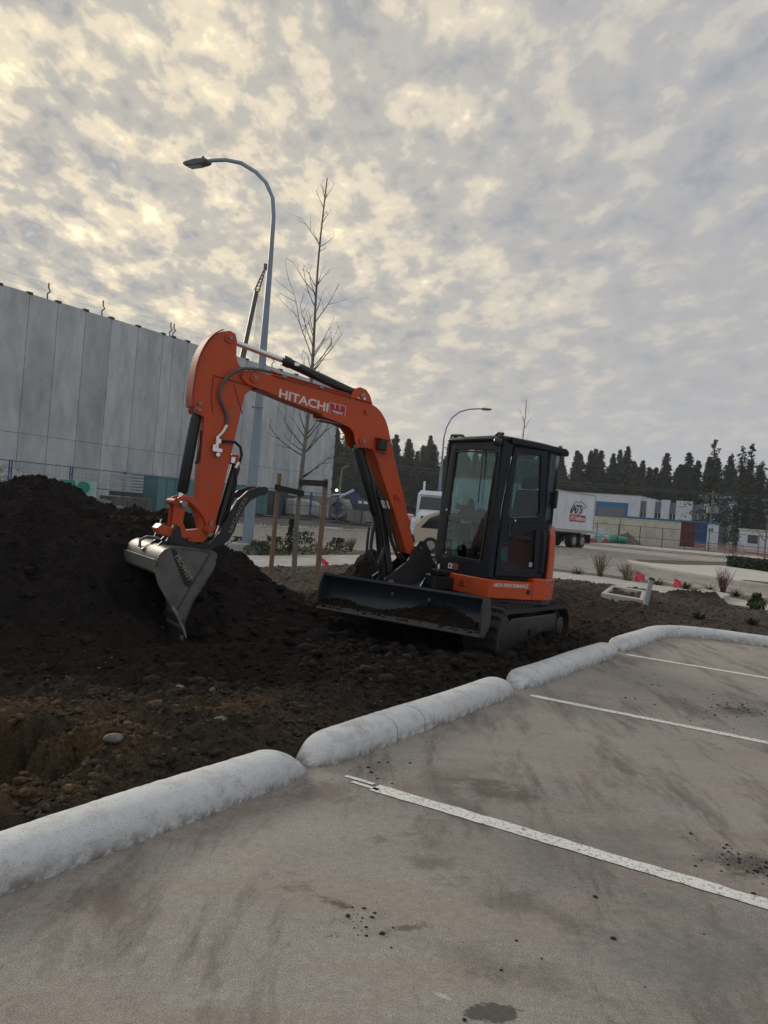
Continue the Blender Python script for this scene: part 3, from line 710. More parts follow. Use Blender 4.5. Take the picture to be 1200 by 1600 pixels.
def turn(t_):
    if t_ < tb: return straight(t_)
    rr = .95; L = rr*math.pi/2; c0_ = np.array(straight(tb))+P2*rr
    if t_ < tb+L: a = (t_-tb)/rr; q = c0_-P2*rr*math.cos(a)+C2*rr*math.sin(a)
    else: q = c0_+C2*rr+P2*(t_-tb-L)
    return float(q[0]), float(q[1])
kerbstone('kerb_stone', 'far white kerb that bends round the corner of the parking bay', turn, 8.46, 16.5)
MB().blob(straight(.62)[:2]+(.135,), (.016, .02, .012), 3, 1).build('x', None)
bpy.data.objects.remove(bpy.data.objects['x'])
# soil spilled over the kerb ends
# ================================================================== TILT-UP CONCRETE WALL
WA = np.array([-26.7, 54.0]); HW = 14.5
def wp(s, o=0): return (WA[0]+C2[0]*s-P2[0]*o, WA[1]+C2[1]*s-P2[1]*o)     # o: depth behind the face
wall = empty('concrete_building', wp(0)+(0,), 'large unfinished building of grey tilt-up concrete panels with braces along its top edge', 'building')
eds = [0.03, 2.28, 4.57, 6.93, 9.27, 11.89, 14.51, 15.64, 17.26]
while eds[0] > -26: eds.insert(0, eds[0]-2.35)
while eds[-1] < 37.5: eds.append(eds[-1]+2.5)
eds[-1] = 39.8
tones = [0, 2, 1, 0, 1, 2, 1, 0, 1, 0]
for i in range(len(eds)-1):
    a, b_ = eds[i]+.018, eds[i+1]-.018
    q = [wp(a, 0), wp(b_, 0), wp(b_, .35), wp(a, .35)]
    hh = HW+((i*37) % 5-2)*.015
    lower = 4.85
    m = MB(); m.prism(q, .3, lower, 2); m.prism(q, lower+.015, hh, 2)
    m.build('panel', WALLC[tones[i % 10]], wall, bevel=.02, seg=1)
MB().prism([wp(eds[0], .2), wp(39.8, .2), wp(39.8, .34), wp(eds[0], .34)], .2, HW-.1, 2).build('joint_backing', mat('joint_dark', (.10, .105, .11), .9), wall)
for i in range(24):                                                       # returning end wall seen edge-on and roof slab behind
    pass
MB().prism([wp(39.8, 0), wp(39.8, 30), wp(39.45, 30), wp(39.45, 0)], .2, HW, 2).build('end_wall', WALLC[1], wall)
for z in np.arange(1.2, 14, 1.15): MB().box(wp(39.72, -.03)+(z,), (.16, .1, .16), rz=R(58.5)).build('weld_plate', mat('weld_plate', (.03, .03, .035), .7), wall)
for s in [e for e in eds[:-1]]:
    x, y = wp(s, .1); MB().box((x, y, HW+.02), (.42, .3, .16), rz=R(58.5)).build('lifting_plate', MATS['weld_plate'], wall)
posts = []
for px, py in ((75,0),(160,0),(266,0),(272,0)): pass
for s in (3.73, 8.43, 15.28, 15.64, 28.5, 36.0, -6, -14):
    x, y = wp(s, .12); posts.append((x, y))
    MB().tube([(x, y, HW), (x-.04, y, HW+.35), (x+.16, y, HW+.55), (x+.02, y, HW+.8), (x+.02, y, HW+1.15)], .05, 6).build('rail_post', mat('rust_bar', (.10, .05, .03), .8), wall)
ps_ = sorted([(-22.0, wp(-22, .12))]+[(s, wp(s, .12)) for s in (-14, -6, 4, 9, 15, 22, 28.5, 36)])
for dz in (.55, 1.05):
    pts = []
    for k in range(len(ps_)-1):
        for u in (0, .5): 
            x = ps_[k][1][0]*(1-u)+ps_[k+1][1][0]*u; y = ps_[k][1][1]*(1-u)+ps_[k+1][1][1]*u; pts.append((x, y, HW+dz-(.12 if u else 0)))
    MB().tube(pts, .006, 4).build('safety_cable', mat('cable', (.3, .3, .3), .5), wall)

# ---- telescopic crane behind the wall
def at_(p): return Vector(p)
cr = empty('crane', (-24.554,128,19.707)[:2]+(0,), 'dark telescopic crane boom rising behind the concrete wall', 'crane')
c0_, c1_, c2_ = at_((-24.991,128,17.648)), at_((-22.838,128,34.511)), at_((-21.746,128,38.444))
bk = at_((-24.554,128,19.707)); base = Vector((c0_.x-1.5, 128, 0))
MB().tube([base+Vector((0, 0, 1.5)), c0_, c0_+(c1_-c0_)*.45], .48, 8).tube([c0_+(c1_-c0_)*.4, c1_], .36, 8).build('boom', mat('crane_paint', (.035, .04, .035), .5), cr)
m = MB()
dv = (c2_-c1_)
for sx in (-.35, .35):
    for sy in (-.3, .3): m.tube([c1_+Vector((sx, sy, 0)), c2_+Vector((sx*.2, sy*.2, 0))], .07, 5)
for k in range(7):
    a = c1_+dv*(k/7); b_ = c1_+dv*((k+1)/7); f = 1-k/7*.8; m.tube([a+Vector((-.35*f, 0, 0)), b_+Vector((.35*f, 0, 0))], .05, 4); m.tube([a+Vector((.35*f, 0, 0)), b_+Vector((-.35*f, 0, 0))], .05, 4)
m.box(tuple(c2_), (.5, .6, .9)); m.build('jib', mat('crane_jib', (.06, .045, .03), .6), cr)
m = MB()
for k in range(6):
    a = c1_+dv*(k/8)+Vector((.3, 0, 0)); m.tube([a, (a.x-.2+.35*k*.5, a.y, 8)], .025, 4)
m.build('hoist_rope', mat('rope', (.3, .29, .27), .6), cr)
MB().box((base.x, 128, 1.1), (9, 2.8, 1.6)).box((base.x-3, 128, 2.4), (2.2, 2.4, 1.4)).build('carrier', mat('crane_yellow', (.5, .35, .05), .5), cr)
m = MB()
for k in range(4):
    for y in (-1.2, 1.2): m.cyl((base.x-3.3+2.2*k, 128+y-.15, .55), (base.x-3.3+2.2*k, 128+y+.15, .55), .55, 14)
m.build('wheel', TYRE, cr)

# ================================================================== BLUE SITE FENCE
FA = np.array([-18.5, 40.0]); FD = np.array([.53, .848])
def fz(x, y): return float(zt(x, y))
fence = empty('site_fence', (-18.5, 40, fz(-18.5, 40)), 'blue temporary construction fence in front of the concrete building', 'fence')
def fencerow(root, A, D, ss_, h, mp_, mw, double=False, wire=.22, rails=(1.0, .52)):
    P = []
    for s in ss_:
        x, y = A[0]+D[0]*s, A[1]+D[1]*s; z = fz(x, y); P.append((x, y, z))
        q = MB()
        if double:
            for o in (-.07, .07): q.box((x+D[0]*o, y+D[1]*o, z+h/2), (.05, .05, h), rz=math.atan2(D[1], D[0]))
            for k in (.3, .55, .8): q.box((x, y, z+h*k), (.19, .07, .07), rz=math.atan2(D[1], D[0]))
        else: q.box((x, y, z+h/2), (.06, .06, h), rz=math.atan2(D[1], D[0]))
        q.build('fence_post', mp_, root)
    for a, b_ in zip(P[:-1], P[1:]):
        for k in rails:
            MB().tube([(a[0], a[1], a[2]+h*k-.03), (b_[0], b_[1], b_[2]+h*k-.03)], .022, 5).build('fence_rail', mw, root)
    m = MB()
    for a, b_ in zip(P[:-1], P[1:]):
        L = math.dist(a, b_); n = int(L/wire)
        for i in range(n+1):
            u = i/n; x = a[0]+(b_[0]-a[0])*u; y = a[1]+(b_[1]-a[1])*u; z = a[2]+(b_[2]-a[2])*u
            m.tube([(x, y, z+.05), (x, y, z+h-.05)], .0035, 3, cap=False)
        for k in np.arange(.08, .98, .11): m.tube([(a[0], a[1], a[2]+h*k), (b_[0], b_[1], b_[2]+h*k)], .0035, 3, cap=False)
    tag(m.build('wire_mesh', mw, root), kind='stuff')
fencerow(fence, FA, FD, [-24.5+3.5*i for i in range(17)], 2.15, BLUEF, mat('blue_wire', (.06, .09, .20), .6), True)
f2 = empty('yard_fence', (35, 70, .4), 'dark chain link fence standing before the shipping containers', 'fence')
fencerow(f2, (35, 70), -P2, [-14+2.05*i for i in range(16)]+[20.2, 23, 26], 1.85, DARKF, mat('dark_wire', (.07, .075, .08), .6), False, .25, (1.0, .45))

# ================================================================== MATERIAL YARD BEHIND THE FENCE
def yardbox(name, c, d, m, label, cat, rz=58.5, group=None, seams=0, lid=None):
    """a boxy yard item with recessed seams, given by its ground centre"""
    z0 = fz(c[0], c[1]); x, y = c[0], c[1]
    e = empty(name, (x, y, z0), label, cat, group); a = R(rz)
    MB().box((x, y, z0+d[2]/2+.08), d, rz=a).build('body', m, e, bevel=.03)
    dx = Vector((math.cos(a), math.sin(a), 0)); dy = Vector((-math.sin(a), math.cos(a), 0))
    for i in range(seams):
        u = (i+1)/(seams+1)-.5
        for sgn in (-1, 1):
            c_ = Vector((x, y, z0+d[2]/2+.08))+dx*(d[0]*u)+dy*(sgn*(d[1]/2+.015)); MB().box(tuple(c_), (.05, .05, d[2]*.94), rz=a).build('rib', m, e)
    if lid: MB().box((x, y, z0+d[2]+.12), (d[0]*1.03, d[1]*1.03, .08), rz=a).build('lid', lid, e)
    m2 = MB()
    for sx in (-.4, .4): m2.box(tuple(Vector((x, y, z0+.04))+dx*(d[0]*sx)), (.12, d[1], .08), rz=a)
    m2.build('skid', DARKB, e)
    return e
def gp(p): return p[0], p[1]
yardbox('storage_container', gp((-12.926,47,1.551)), (2.6, 2.2, 2.0), TEAL, 'teal storage box behind the blue fence, the one left of the arm', 'container', seams=3, lid=TEAL)
yardbox('storage_container', gp((-12.26,50,1.677)), (3.0, 2.2, 1.9), TEAL, 'teal storage box beside the bucket cylinder behind the blue fence', 'container', seams=4)
yardbox('storage_container', gp((-10.832,60,1.795)), (4.2, 2.2, 2.0), TEAL, 'wide teal storage box seen between the arm and the thumb', 'container', seams=6)
yardbox('pallet_stack', gp((-13.336,42,1.465)), (2.4, 1.2, 1.05), mat('grey_blocks', (.10, .10, .11), .8, var=.3), 'dark grey block stack behind the blue fence under white bundles', 'pallet stack', seams=5)
e = empty('insulation_bundle', (-14.017,44,2.016), 'white striped bundle of sheets stacked on dark blocks behind the blue fence', 'bundle')
c_ = (-14.017,44,2.016)
for k in range(6): MB().box((c_[0], c_[1], 1.5+.16*k), (1.7, 1.0, .11), rz=R(20)).build('sheet', mat('sheet_grey', (.36, .40, .44), .7, var=.15), e)
MB().box((c_[0], c_[1], 1.32), (1.7, 1.0, .24), rz=R(20)).build('pallet', DARKB, e)
e = empty('pipe_box', (-14.794,40,1.548), 'bright green fitting with a round opening showing over the soil heap', 'pipe fitting')
c_ = (-14.731,40,1.553)
MB().box((c_[0], c_[1], 1.25), (1.0, .8, 1.1), rz=R(20)).build('body', mat('pale_green', (.35, .60, .52), .4), e)
MB().cyl((c_[0]+.05, c_[1]-.42, 1.55), (c_[0]+.12, c_[1]-.62, 1.50), .29, 20).build('opening', GREENP, e)
MB().box((c_[0]-.9, c_[1]+.2, 1.45), (.9, .8, .7), rz=R(20)).build('side_piece', GREENP, e)
# rubble pile far left
def heapmesh(name, c, rx, ry, h, m, label, cat='pile', seed=1, kind=None, rough=.25):
    n = 44; u = np.linspace(-1, 1, n); X_, Y_ = np.meshgrid(c[0]+rx*u, c[1]+ry*u)
    d = np.hypot((X_-c[0])/rx, (Y_-c[1])/ry); Z_ = h*np.clip(1-d, 0, 1)*(1+rough*(fbm(X_, Y_, 2.2/max(rx, .1)*2, 4, seed)-.5)*2)+h*rough*.5*(fbm(X_, Y_, 5, 3, seed+3)-.5)*(d < 1)
    Z_ = Z_+fz(c[0], c[1])-.05
    o = gridmesh(name, X_, Y_, Z_, m); return tag(o, label, cat, kind=kind)
heapmesh('rubble_pile', (-20.231,43,1.705), 3.6, 2.6, 2.1, mat('pale_rubble', (.33, .34, .35), .9, var=.5, vscale=3, bump=.6, bscale=8, dirt=(.1, .1, .11), dscale=2, damt=.8), 'pale grey rubble pile behind the blue fence at the wall', 'rubble pile')
heapmesh('debris_pile', (-14.062,41,1.154), 2.2, 1.4, 1.1, mat('scrap', (.2, .2, .2), .9, var=.8, vscale=6, bump=.6, bscale=10), 'heap of pale scrap behind the soil heap and the blue fence', 'debris pile', 4)
yardbox('steel_bin', gp((-9.616,66,1.127)), (3.2, 2.0, 1.9), DARKB, 'dark steel bin with white scrawl standing right of the lamp post', 'bin', seams=4)
yardbox('steel_bin', gp((-9.045,70,1.199)), (2.6, 2.0, 1.7), DARKB, 'smaller dark bin behind the left wooden stake', 'bin', seams=3)
for i, (px, Y_, s_, lb) in enumerate(((463, 68, 1.3, 'white wrapped bulk bag just right of the young tree trunk'), (474, 69, 1.25, 'white wrapped bulk bag in the middle of the row behind the fence'), (485, 70, 1.15, 'white bulk bag just left of the right wooden stake'))):
    p = (0, 0)
    p = {463: (-7.096,66,0.917), 474: (-6.625,67,0.955), 485: (-6.137,68,0.995)}[px]
    e = empty('bulk_bag', (p[0], p[1], fz(p[0], p[1])), lb, 'bulk bag', 'white bulk bags behind the site fence')
    MB().box((p[0], p[1], fz(p[0], p[1])+s_*.55+.1), (s_*1.05, s_*1.05, s_*1.0), rz=R(40+i*13)).build('bag', TARP, e, bevel=.16, seg=4)
    MB().box((p[0]+.1, p[1], fz(p[0], p[1])+s_*1.06+.12), (s_*.5, s_*.6, s_*.12), rz=R(20+i*23)).build('bag_top', TARP, e, bevel=.05)
    MB().box((p[0], p[1], fz(p[0], p[1])+.07), (1.3, 1.3, .14), rz=R(58)).build('pallet', WOOD, e)
p = (-4.351,66,1.142)
for k, lb in ((0, 'left caged white liquid tank right of the right stake'), (1, 'right caged white liquid tank next to the concrete pipe')):
    x, y = p[0]+FD[0]*1.35*k-.2, p[1]+FD[1]*1.35*k; z0 = fz(x, y)
    e = empty('liquid_tank', (x, y, z0), lb, 'tank', 'caged liquid tanks')
    MB().box((x, y, z0+.65), (1.0, .95, 1.0), rz=R(58)).build('tank', TARP, e, bevel=.08)
    m = MB()
    for u in (-.52, -.17, .17, .52):
        for v_ in (-.5, .5):
            m.box((x+C2[0]*u-C2[1]*v_, y+C2[1]*u+C2[0]*v_, z0+.62), (.03, .03, 1.12)); m.box((x-C2[1]*u+C2[0]*v_, y+C2[0]*u+C2[1]*v_, z0+.62), (.03, .03, 1.12))
    m.build('cage', mat('cage_blue', (.07, .12, .22), .5), e); MB().box((x, y, z0+.06), (1.1, 1.05, .12), rz=R(58)).build('pallet', DARKB, e)
# big concrete pipe ring
p = (-3.574,66,1.206); z0 = fz(p[0], p[1])
def ring(p, r0, r1, L, d, name, lb):
    d = Vector(d).normalized(); u = Vector((0, 0, 1)); s_ = d.cross(u); m = MB(); n = 24
    for e_ in (0, 1):
        for rr in (r0, r1):
            for i in range(n):
                a = 6.2832*i/n; m.v.append(tuple(Vector(p)+d*(L*(e_-.5))+(s_*math.cos(a)+u*math.sin(a))*rr))
    for i in range(n):
        j = (i+1) % n; m.f += [(i, j, n+j, n+i), (2*n+i, 3*n+i, 3*n+j, 2*n+j), (i, 2*n+i, 2*n+j, j), (n+i, n+j, 3*n+j, 3*n+i)]
    return tag(m.build(name, PIPEM, autos=40), lb, 'concrete pipe')
ring((p[0], p[1], z0+1.0), .55, .78, 1.6, (-.3, -1, 0), 'concrete_pipe', 'round concrete pipe section facing the road behind the blue fence')
for k, (q, dd, lb) in enumerate((((-2.108,68,1.004), (5.0, 1.1, .9), 'long low grey concrete block with rounded end right of the pipe'), ((-2.521,73,1.293), (5.5, 1.6, 1.5), 'dark stack of timber beams behind the concrete block'), ((-5.715,76,1.631), (5.0, 1.5, 1.9), 'grey stack of precast pieces behind the liquid tanks'))):
    yardbox('material_stack', gp(q), dd, [PIPEM, DARKB, PIPEM][k], lb, 'material stack', seams=3)
# blue and white lift machine, pickup, van
def vehicle(name, base, hd, L, W, prof, m, label, cat, wheels, wr, winpoly=None, glassfront=None, extra=None, group=None):
    """prof: side outline (x forward, z up); hd: heading"""
    e = empty(name, (base[0], base[1], fz(base[0], base[1])), label, cat, group)
    T = Matrix.Translation((base[0], base[1], fz(base[0], base[1]))) @ Matrix.Rotation(hd, 4, 'Z')
    MB(T).prism(prof, -W/2, W/2).build('body', m, e, bevel=.07, seg=3)
    if winpoly:
        for y in (-W/2-.004, W/2-.012):
            for q in winpoly: MB(T).prism(q, y, y+.016).build('window', CARGLASS, e)
    if glassfront:
        (x0, z0), (x1, z1) = glassfront
        n_ = Vector((z1-z0, 0, x0-x1)).normalized()*.012
        hw = W/2-.1; vs = [(x0+n_.x, -hw, z0+n_.z), (x0+n_.x, hw, z0+n_.z), (x1+n_.x, hw*.9, z1+n_.z), (x1+n_.x, -hw*.9, z1+n_.z)]
        MB(T).add(vs+[(a-n_.x*2, b_, c-n_.z*2) for a, b_, c in vs], [(0, 1, 2, 3), (7, 6, 5, 4), (0, 4, 5, 1), (1, 5, 6, 2), (2, 6, 7, 3), (3, 7, 4, 0)]).build('windscreen', CARGLASS, e)
    for x in wheels:
        for s_ in (-1, 1):
            wo_ = MB(T).cyl((x, s_*(W/2-.24), wr), (x, s_*(W/2+.01), wr), wr, 20).build('wheel', TYRE, e, bevel=.03)
            MB(T).cyl((x, s_*(W/2-.02), wr), (x, s_*(W/2+.025), wr), wr*.56, 16).build('rim', RIM, wo_)
    if extra: extra(e, T)
    return e
def pickup_extra(e, T):
    MB(T).box((2.66, 0, .95), (.06, 1.5, .32)).build('grille', BLACK, e)
    for s_ in (-.82, .82): MB(T).box((2.66, s_, .98), (.06, .22, .24)).build('headlight', mat('headlight', (.5, .5, .52), .2), e)
    MB(T).box((2.68, 0, .5), (.14, 1.8, .2)).build('bumper', CHROME, e)
vehicle('van', gp((-3.056,95,2.149)), R(160), 5, 1.9, [(-2.4, .4), (2.3, .4), (2.45, .9), (1.9, 1.15), (1.3, 1.9), (-2.4, 1.95)], WHITE, 'small white van parked far behind the blue fence', 'van', (-1.5, 1.6), .35, [[(-.2, 1.2), (1.2, 1.2), (.95, 1.7), (-.2, 1.72)], [(-1.9, 1.2), (-.5, 1.2), (-.5, 1.72), (-1.9, 1.72)]], ((1.9, 1.17), (1.33, 1.86)))
vehicle('utility_truck', gp((-3.957,97,2.094)), R(160), 3, 1.9, [(-1.6, .4), (1.6, .4), (1.7, 1.0), (1.2, 2.1), (-1.6, 2.1)], mat('hi_vis_yellow', (.55, .62, .12), .5), 'small yellow green truck beside the white van behind the fence', 'truck', (-1, 1), .38, [[(.1, 1.2), (1.2, 1.2), (1.0, 1.85), (.1, 1.85)]])
vehicle('parked_car', gp((1.419,62,1.519)), R(-30), 4.4, 1.8, [(-2.1, .35), (2.1, .35), (2.15, .75), (1.4, .95), (.6, 1.42), (-1.2, 1.45), (-2.0, .95)], mat('magenta_paint', (.35, .03, .09), .35), 'magenta car with white roof seen just right of the boom', 'car', (-1.35, 1.35), .32, [[(-1.3, .98), (.9, .98), (.5, 1.34), (-1.1, 1.36)]],
        extra=lambda e, T: MB(T).prism([(-1.25, 1.44), (.6, 1.41), (.45, 1.52), (-1.1, 1.55)], -.8, .8).build('roof', WHITE, e, bevel=.04))
# scissor/boom lift
p = (-4.471,84,1.796); e = empty('lift_machine', (p[0], p[1], fz(*p[:2])), 'blue and white folded boom lift behind the fence near the wall end', 'lift')
z0 = fz(*p[:2])
MB().box((p[0], p[1], z0+.9), (2.6, 1.6, .9), rz=R(20)).build('chassis', mat('lift_blue', (.06, .07, .22), .5), e, bevel=.05)
MB().tube([(p[0]-1.4, p[1], z0+1.4), (p[0]+1.2, p[1], z0+3.0)], .14, 8).tube([(p[0]-1.2, p[1]+.2, z0+2.3), (p[0]+1.4, p[1]+.2, z0+2.6)], .1, 8).build('arm', WHITE, e)
MB().box((p[0]+1.3, p[1], z0+2.0), (.9, .8, 1.4)).build('basket', mat('lift_blue', (.06, .07, .22), .5), e)
m = MB()
for sx in (-.9, .9):
    for sy in (-.8, .8): m.cyl((p[0]+sx, p[1]+sy-.15, z0+.4), (p[0]+sx, p[1]+sy+.15, z0+.4), .4, 14)
m.build('wheel', TYRE, e)
# small site light on a hooked pole near the wall end
p = (-5.113,92,1.806); e = empty('site_light', (p[0], p[1], fz(*p[:2])), 'thin bent pole with a small lit lamp beside the end of the wall', 'pole light')
MB().tube([(p[0], p[1], 0), (-5.194,92,4.562), (-5.102,92,6.096), (-4.398,92,6.372)], .09, 6).build('pole', mat('old_pole', (.25, .25, .22), .7), e)
lb_ = (-5.544,92,3.515)
MB().tube([(-5.183,92,3.545), lb_], .05, 5).build('bracket', GALV, e)
gl = bpy.data.materials.new('lamp_glow'); gl.use_nodes = True; bb = gl.node_tree.nodes['Principled BSDF']; bb.inputs['Emission Color'].default_value = (1, .9, .75, 1); bb.inputs['Emission Strength'].default_value = 1.5
MB().blob(lb_, (.16, .16, .16), 1, 2, 0).build('lamp', gl, e, smooth=True)

# ================================================================== SEMI TRUCK AND TRAILER
th = math.atan2(.766, .643); dT = Vector((.643, .766, 0)); rearp = Vector((15.35, 64.2, 0))
TT = Matrix.Translation(rearp) @ Matrix.Rotation(th+math.pi, 4, 'Z')          # x forward (towards camera-left), rear at 0
tr = empty('semi_trailer', tuple(rearp), 'white box trailer with a bear logo and red nameplate', 'trailer')
Lt, Wt, z1, z2 = 15.6, 2.55, 1.28, 4.08
MB(TT).box((Lt/2, 0, (z1+z2)/2), (Lt, Wt, z2-z1)).build('box_body', WHITE, tr, bevel=.04)
MB(TT).box((Lt/2, 0, z1-.03), (Lt+.05, Wt+.06, .22)).build('bottom_rail', mat('rail_grey', (.36, .36, .35), .6, dirt=(.2, .18, .15)), tr)
MB(TT).box((Lt/2, 0, z2+.02), (Lt+.05, Wt+.06, .10)).build('top_rail', mat('rail_beige', (.42, .40, .36), .6), tr)
for s_ in (-1, 1): MB(TT).box((-.02, s_*1.24, 2.68), (.1, .1, 2.8)).build('rear_post', mat('rail_grey', (.36, .36, .35), .6), tr)
for k in range(1, 13): 
    for s_ in (-1, 1): MB(TT).box((k*1.2, s_*(Wt/2+.004), 2.7), (.03, .012, 2.55)).build('seam', mat('seam_grey', (.5, .52, .55), .6), tr)
for s_ in (-.6, .6): MB(TT).box((-.03, s_, 2.65), (.04, 1.12, 2.6)).build('rear_door', WHITE, tr, bevel=.02)
MB(TT).box((2.2, 0, .95), (3.6, 1.1, .35)).build('bogie', BLACK, tr)
MB(TT).box((.0, 0, .62), (.1, 2.3, .14)).build('under_ride_bar', BLACK, tr)
for s_ in (-1.0, 1.0): MB(TT).box((.55, s_*1.1, .7), (.03, .6, .7)).build('mud_flap', RUBBER, tr)
for x in (1.6, 2.95):
    for s_ in (-1, 1):
        wo_ = MB(TT).cyl((x, s_*.72, .52), (x, s_*1.27, .52), .52, 24).build('wheel', TYRE, tr, bevel=.04)
        MB(TT).cyl((x, s_*1.2, .52), (x, s_*1.285, .52), .30, 18).build('rim', RIM, wo_); MB(TT).cyl((x, s_*1.2, .52), (x, s_*1.33, .52), .1, 10).build('hub', RIM, wo_)
for s_ in (-1, 1): MB(TT).box((10.8, s_*.8, .62), (.14, .14, 1.2)).build('landing_leg', BLACK, tr)
# side facing the camera: the one whose normal points at -y
side = 1 if (TT.to_3x3() @ Vector((0, 1, 0))).y < 0 else -1
def tside(x, z): return (x, side*(Wt/2+.012), z)
dx_ = Vector((-1, 0, 0)) if side > 0 else Vector((1, 0, 0))
# lettering: runs towards the rear on this side
text('fleet_letters', 'ATS', BLACK, tr, tside(3.75, 2.62), dx_, (0, 0, 1), .62, 1.7, .01, T=TT)
MB(TT).prism([(4.0, 1.96), (1.4, 1.96), (1.4, 2.48), (4.0, 2.48)], side*(Wt/2+.006), side*(Wt/2+.02)).build('nameplate', mat('nameplate_red', (.45, .03, .05), .5), tr)
text('nameplate_letters', 'ATS Healthcare', WHITEP, tr, (3.9, side*(Wt/2+.022), 2.06), dx_, (0, 0, 1), .33, 2.4, .008, T=TT)
bear = [(3.75, 2.62), (3.62, 3.02), (3.45, 3.22), (3.2, 3.26), (2.9, 3.23), (2.72, 3.34), (2.60, 3.26), (2.42, 3.20), (2.16, 3.10), (2.12, 3.0), (2.3, 2.95), (2.5, 2.9), (2.6, 2.66), (2.72, 2.56), (3.0, 2.52)]
bear = [(4.0-(3.85-x)*1.5, 2.55+(z-2.52)*1.2) for x, z in bear]
for i in range(len(bear)-1):
    a, b_ = bear[i], bear[i+1]; MB(TT).tube([tside(*a), tside(*b_)], .022, 5).build('bear_outline', BLACK, tr)
for x_, h_ in ((3.85, .5), (3.1, .6)): MB(TT).prism([(x_-.17, 2.55), (x_+.17, 2.55), (x_, 2.55+h_)], side*(Wt/2+.006), side*(Wt/2+.016)).build('logo_tree', BLACK, tr)
# warning plate near the front seen through the cab glass
MB(TT).prism([(12.6, 1.75), (11.9, 1.75), (11.9, 2.55), (12.6, 2.55)], side*(Wt/2+.006), side*(Wt/2+.02)).build('warning_plate', mat('plate_dark', (.05, .05, .05), .6), tr)
MB(TT).prism([(12.6, 2.35), (11.9, 2.35), (11.9, 2.55), (12.6, 2.55)], side*(Wt/2+.021), side*(Wt/2+.03)).build('plate_band', mat('plate_yellow', (.6, .4, .04), .6), tr)
tk = empty('semi_truck', (3.4, 50.6, 0), 'white day cab semi truck in front of the white trailer behind the excavator', 'truck')
TK = Matrix.Translation((3.45, 50.8, 0)) @ Matrix.Rotation(R(-99), 4, 'Z')
MB(TK).prism([(.9, .95), (3.0, .95), (3.0, 1.75), (2.75, 2.72), (2.5, 2.86), (.9, 2.9)], -1.12, 1.12).build('cab', WHITE, tk, bevel=.08, seg=3)
MB(TK).prism([(2.4, 2.84), (2.78, 2.66), (2.95, 2.72), (2.6, 2.98), (.9, 3.0), (.9, 2.88)], -1.0, 1.0).build('sun_visor', WHITE, tk, bevel=.05)
MB(TK).prism([(3.0, .8), (5.1, .75), (5.2, 1.25), (4.9, 1.6), (3.0, 1.86)], -.85, .85).build('hood', WHITE, tk, bevel=.12, seg=3)
MB(TK).add([(3.02, -.95, 1.84), (3.02, .95, 1.84), (2.80, .9, 2.60), (2.80, -.9, 2.60), (2.95, -.95, 1.84), (2.95, .95, 1.84), (2.72, .9, 2.60), (2.72, -.9, 2.60)], [(0, 1, 2, 3), (7, 6, 5, 4), (0, 4, 5, 1), (1, 5, 6, 2), (2, 6, 7, 3), (3, 7, 4, 0)]).build('windscreen', CARGLASS, tk)
MB(TK).box((5.2, 0, 1.1), (.08, 1.1, .7)).build('grille', BLACK, tk); MB(TK).box((5.3, 0, .55), (.25, 2.3, .35)).build('bumper', WHITE, tk, bevel=.05)
MB(TK).box((-1.5, 0, .85), (5.2, .9, .25)).build('chassis_rail', BLACK, tk)
for s_ in (-1, 1):
    MB(TK).prism([(4.9, .7), (4.85, 1.1), (4.55, 1.32), (3.9, 1.32), (3.5, 1.1), (3.3, .6), (3.45, .6), (3.6, 1.0), (3.95, 1.15), (4.5, 1.15), (4.75, .95), (4.78, .7)], s_*.75, s_*1.15).build('fender', WHITE, tk, bevel=.04)
    MB(TK).prism([(1.5, 1.8), (2.85, 1.75), (2.65, 2.55), (1.5, 2.6)], s_*1.125, s_*1.14).build('side_window', CARGLASS, tk)
    MB(TK).cyl((.75, s_*1.0, .9), (.75, s_*1.0, 3.6), .08, 12).build('exhaust_stack', CHROME, tk)
    MB(TK).box((3.2, s_*1.35, 2.1), (.08, .2, .55)).build('mirror', BLACK, tk)
    for x in (4.2, -1.2, -2.6):
        wo_ = MB(TK).cyl((x, s_*(.75 if x > 0 else .6), .52), (x, s_*1.15, .52), .52, 22).build('wheel', TYRE, tk, bevel=.04)
        MB(TK).cyl((x, s_*1.08, .52), (x, s_*1.165, .52), .3, 16).build('rim', RIM, wo_)
for k in range(9): MB(TK).box((.86, 0, 1.5+.15*k), (.04, 2.1, .05)).build('louvre', GREYPL, tk)
# cream rounded van parked by the near kerb, mostly behind the excavator
vehicle('parked_van', (3.35, 33.0), R(172), 4.2, 1.75, [(-2.0, .4), (1.9, .4), (2.05, .8), (1.95, 1.15), (1.6, 1.5), (1.1, 1.72), (.4, 1.84), (-1.3, 1.86), (-1.9, 1.6), (-2.05, .9)], mat('cream_paint', (.50, .45, .36), .3, coat=.4), 'cream rounded van parked on the road right behind the excavator boom foot', 'van', (-1.25, 1.3), .33,
        [[(.2, 1.0), (1.75, 1.0), (1.4, 1.42), (.95, 1.62), (.2, 1.72)], [(-1.6, 1.0), (.05, 1.0), (.05, 1.72), (-1.2, 1.7), (-1.6, 1.5)]], ((1.97, 1.05), (1.45, 1.58)))

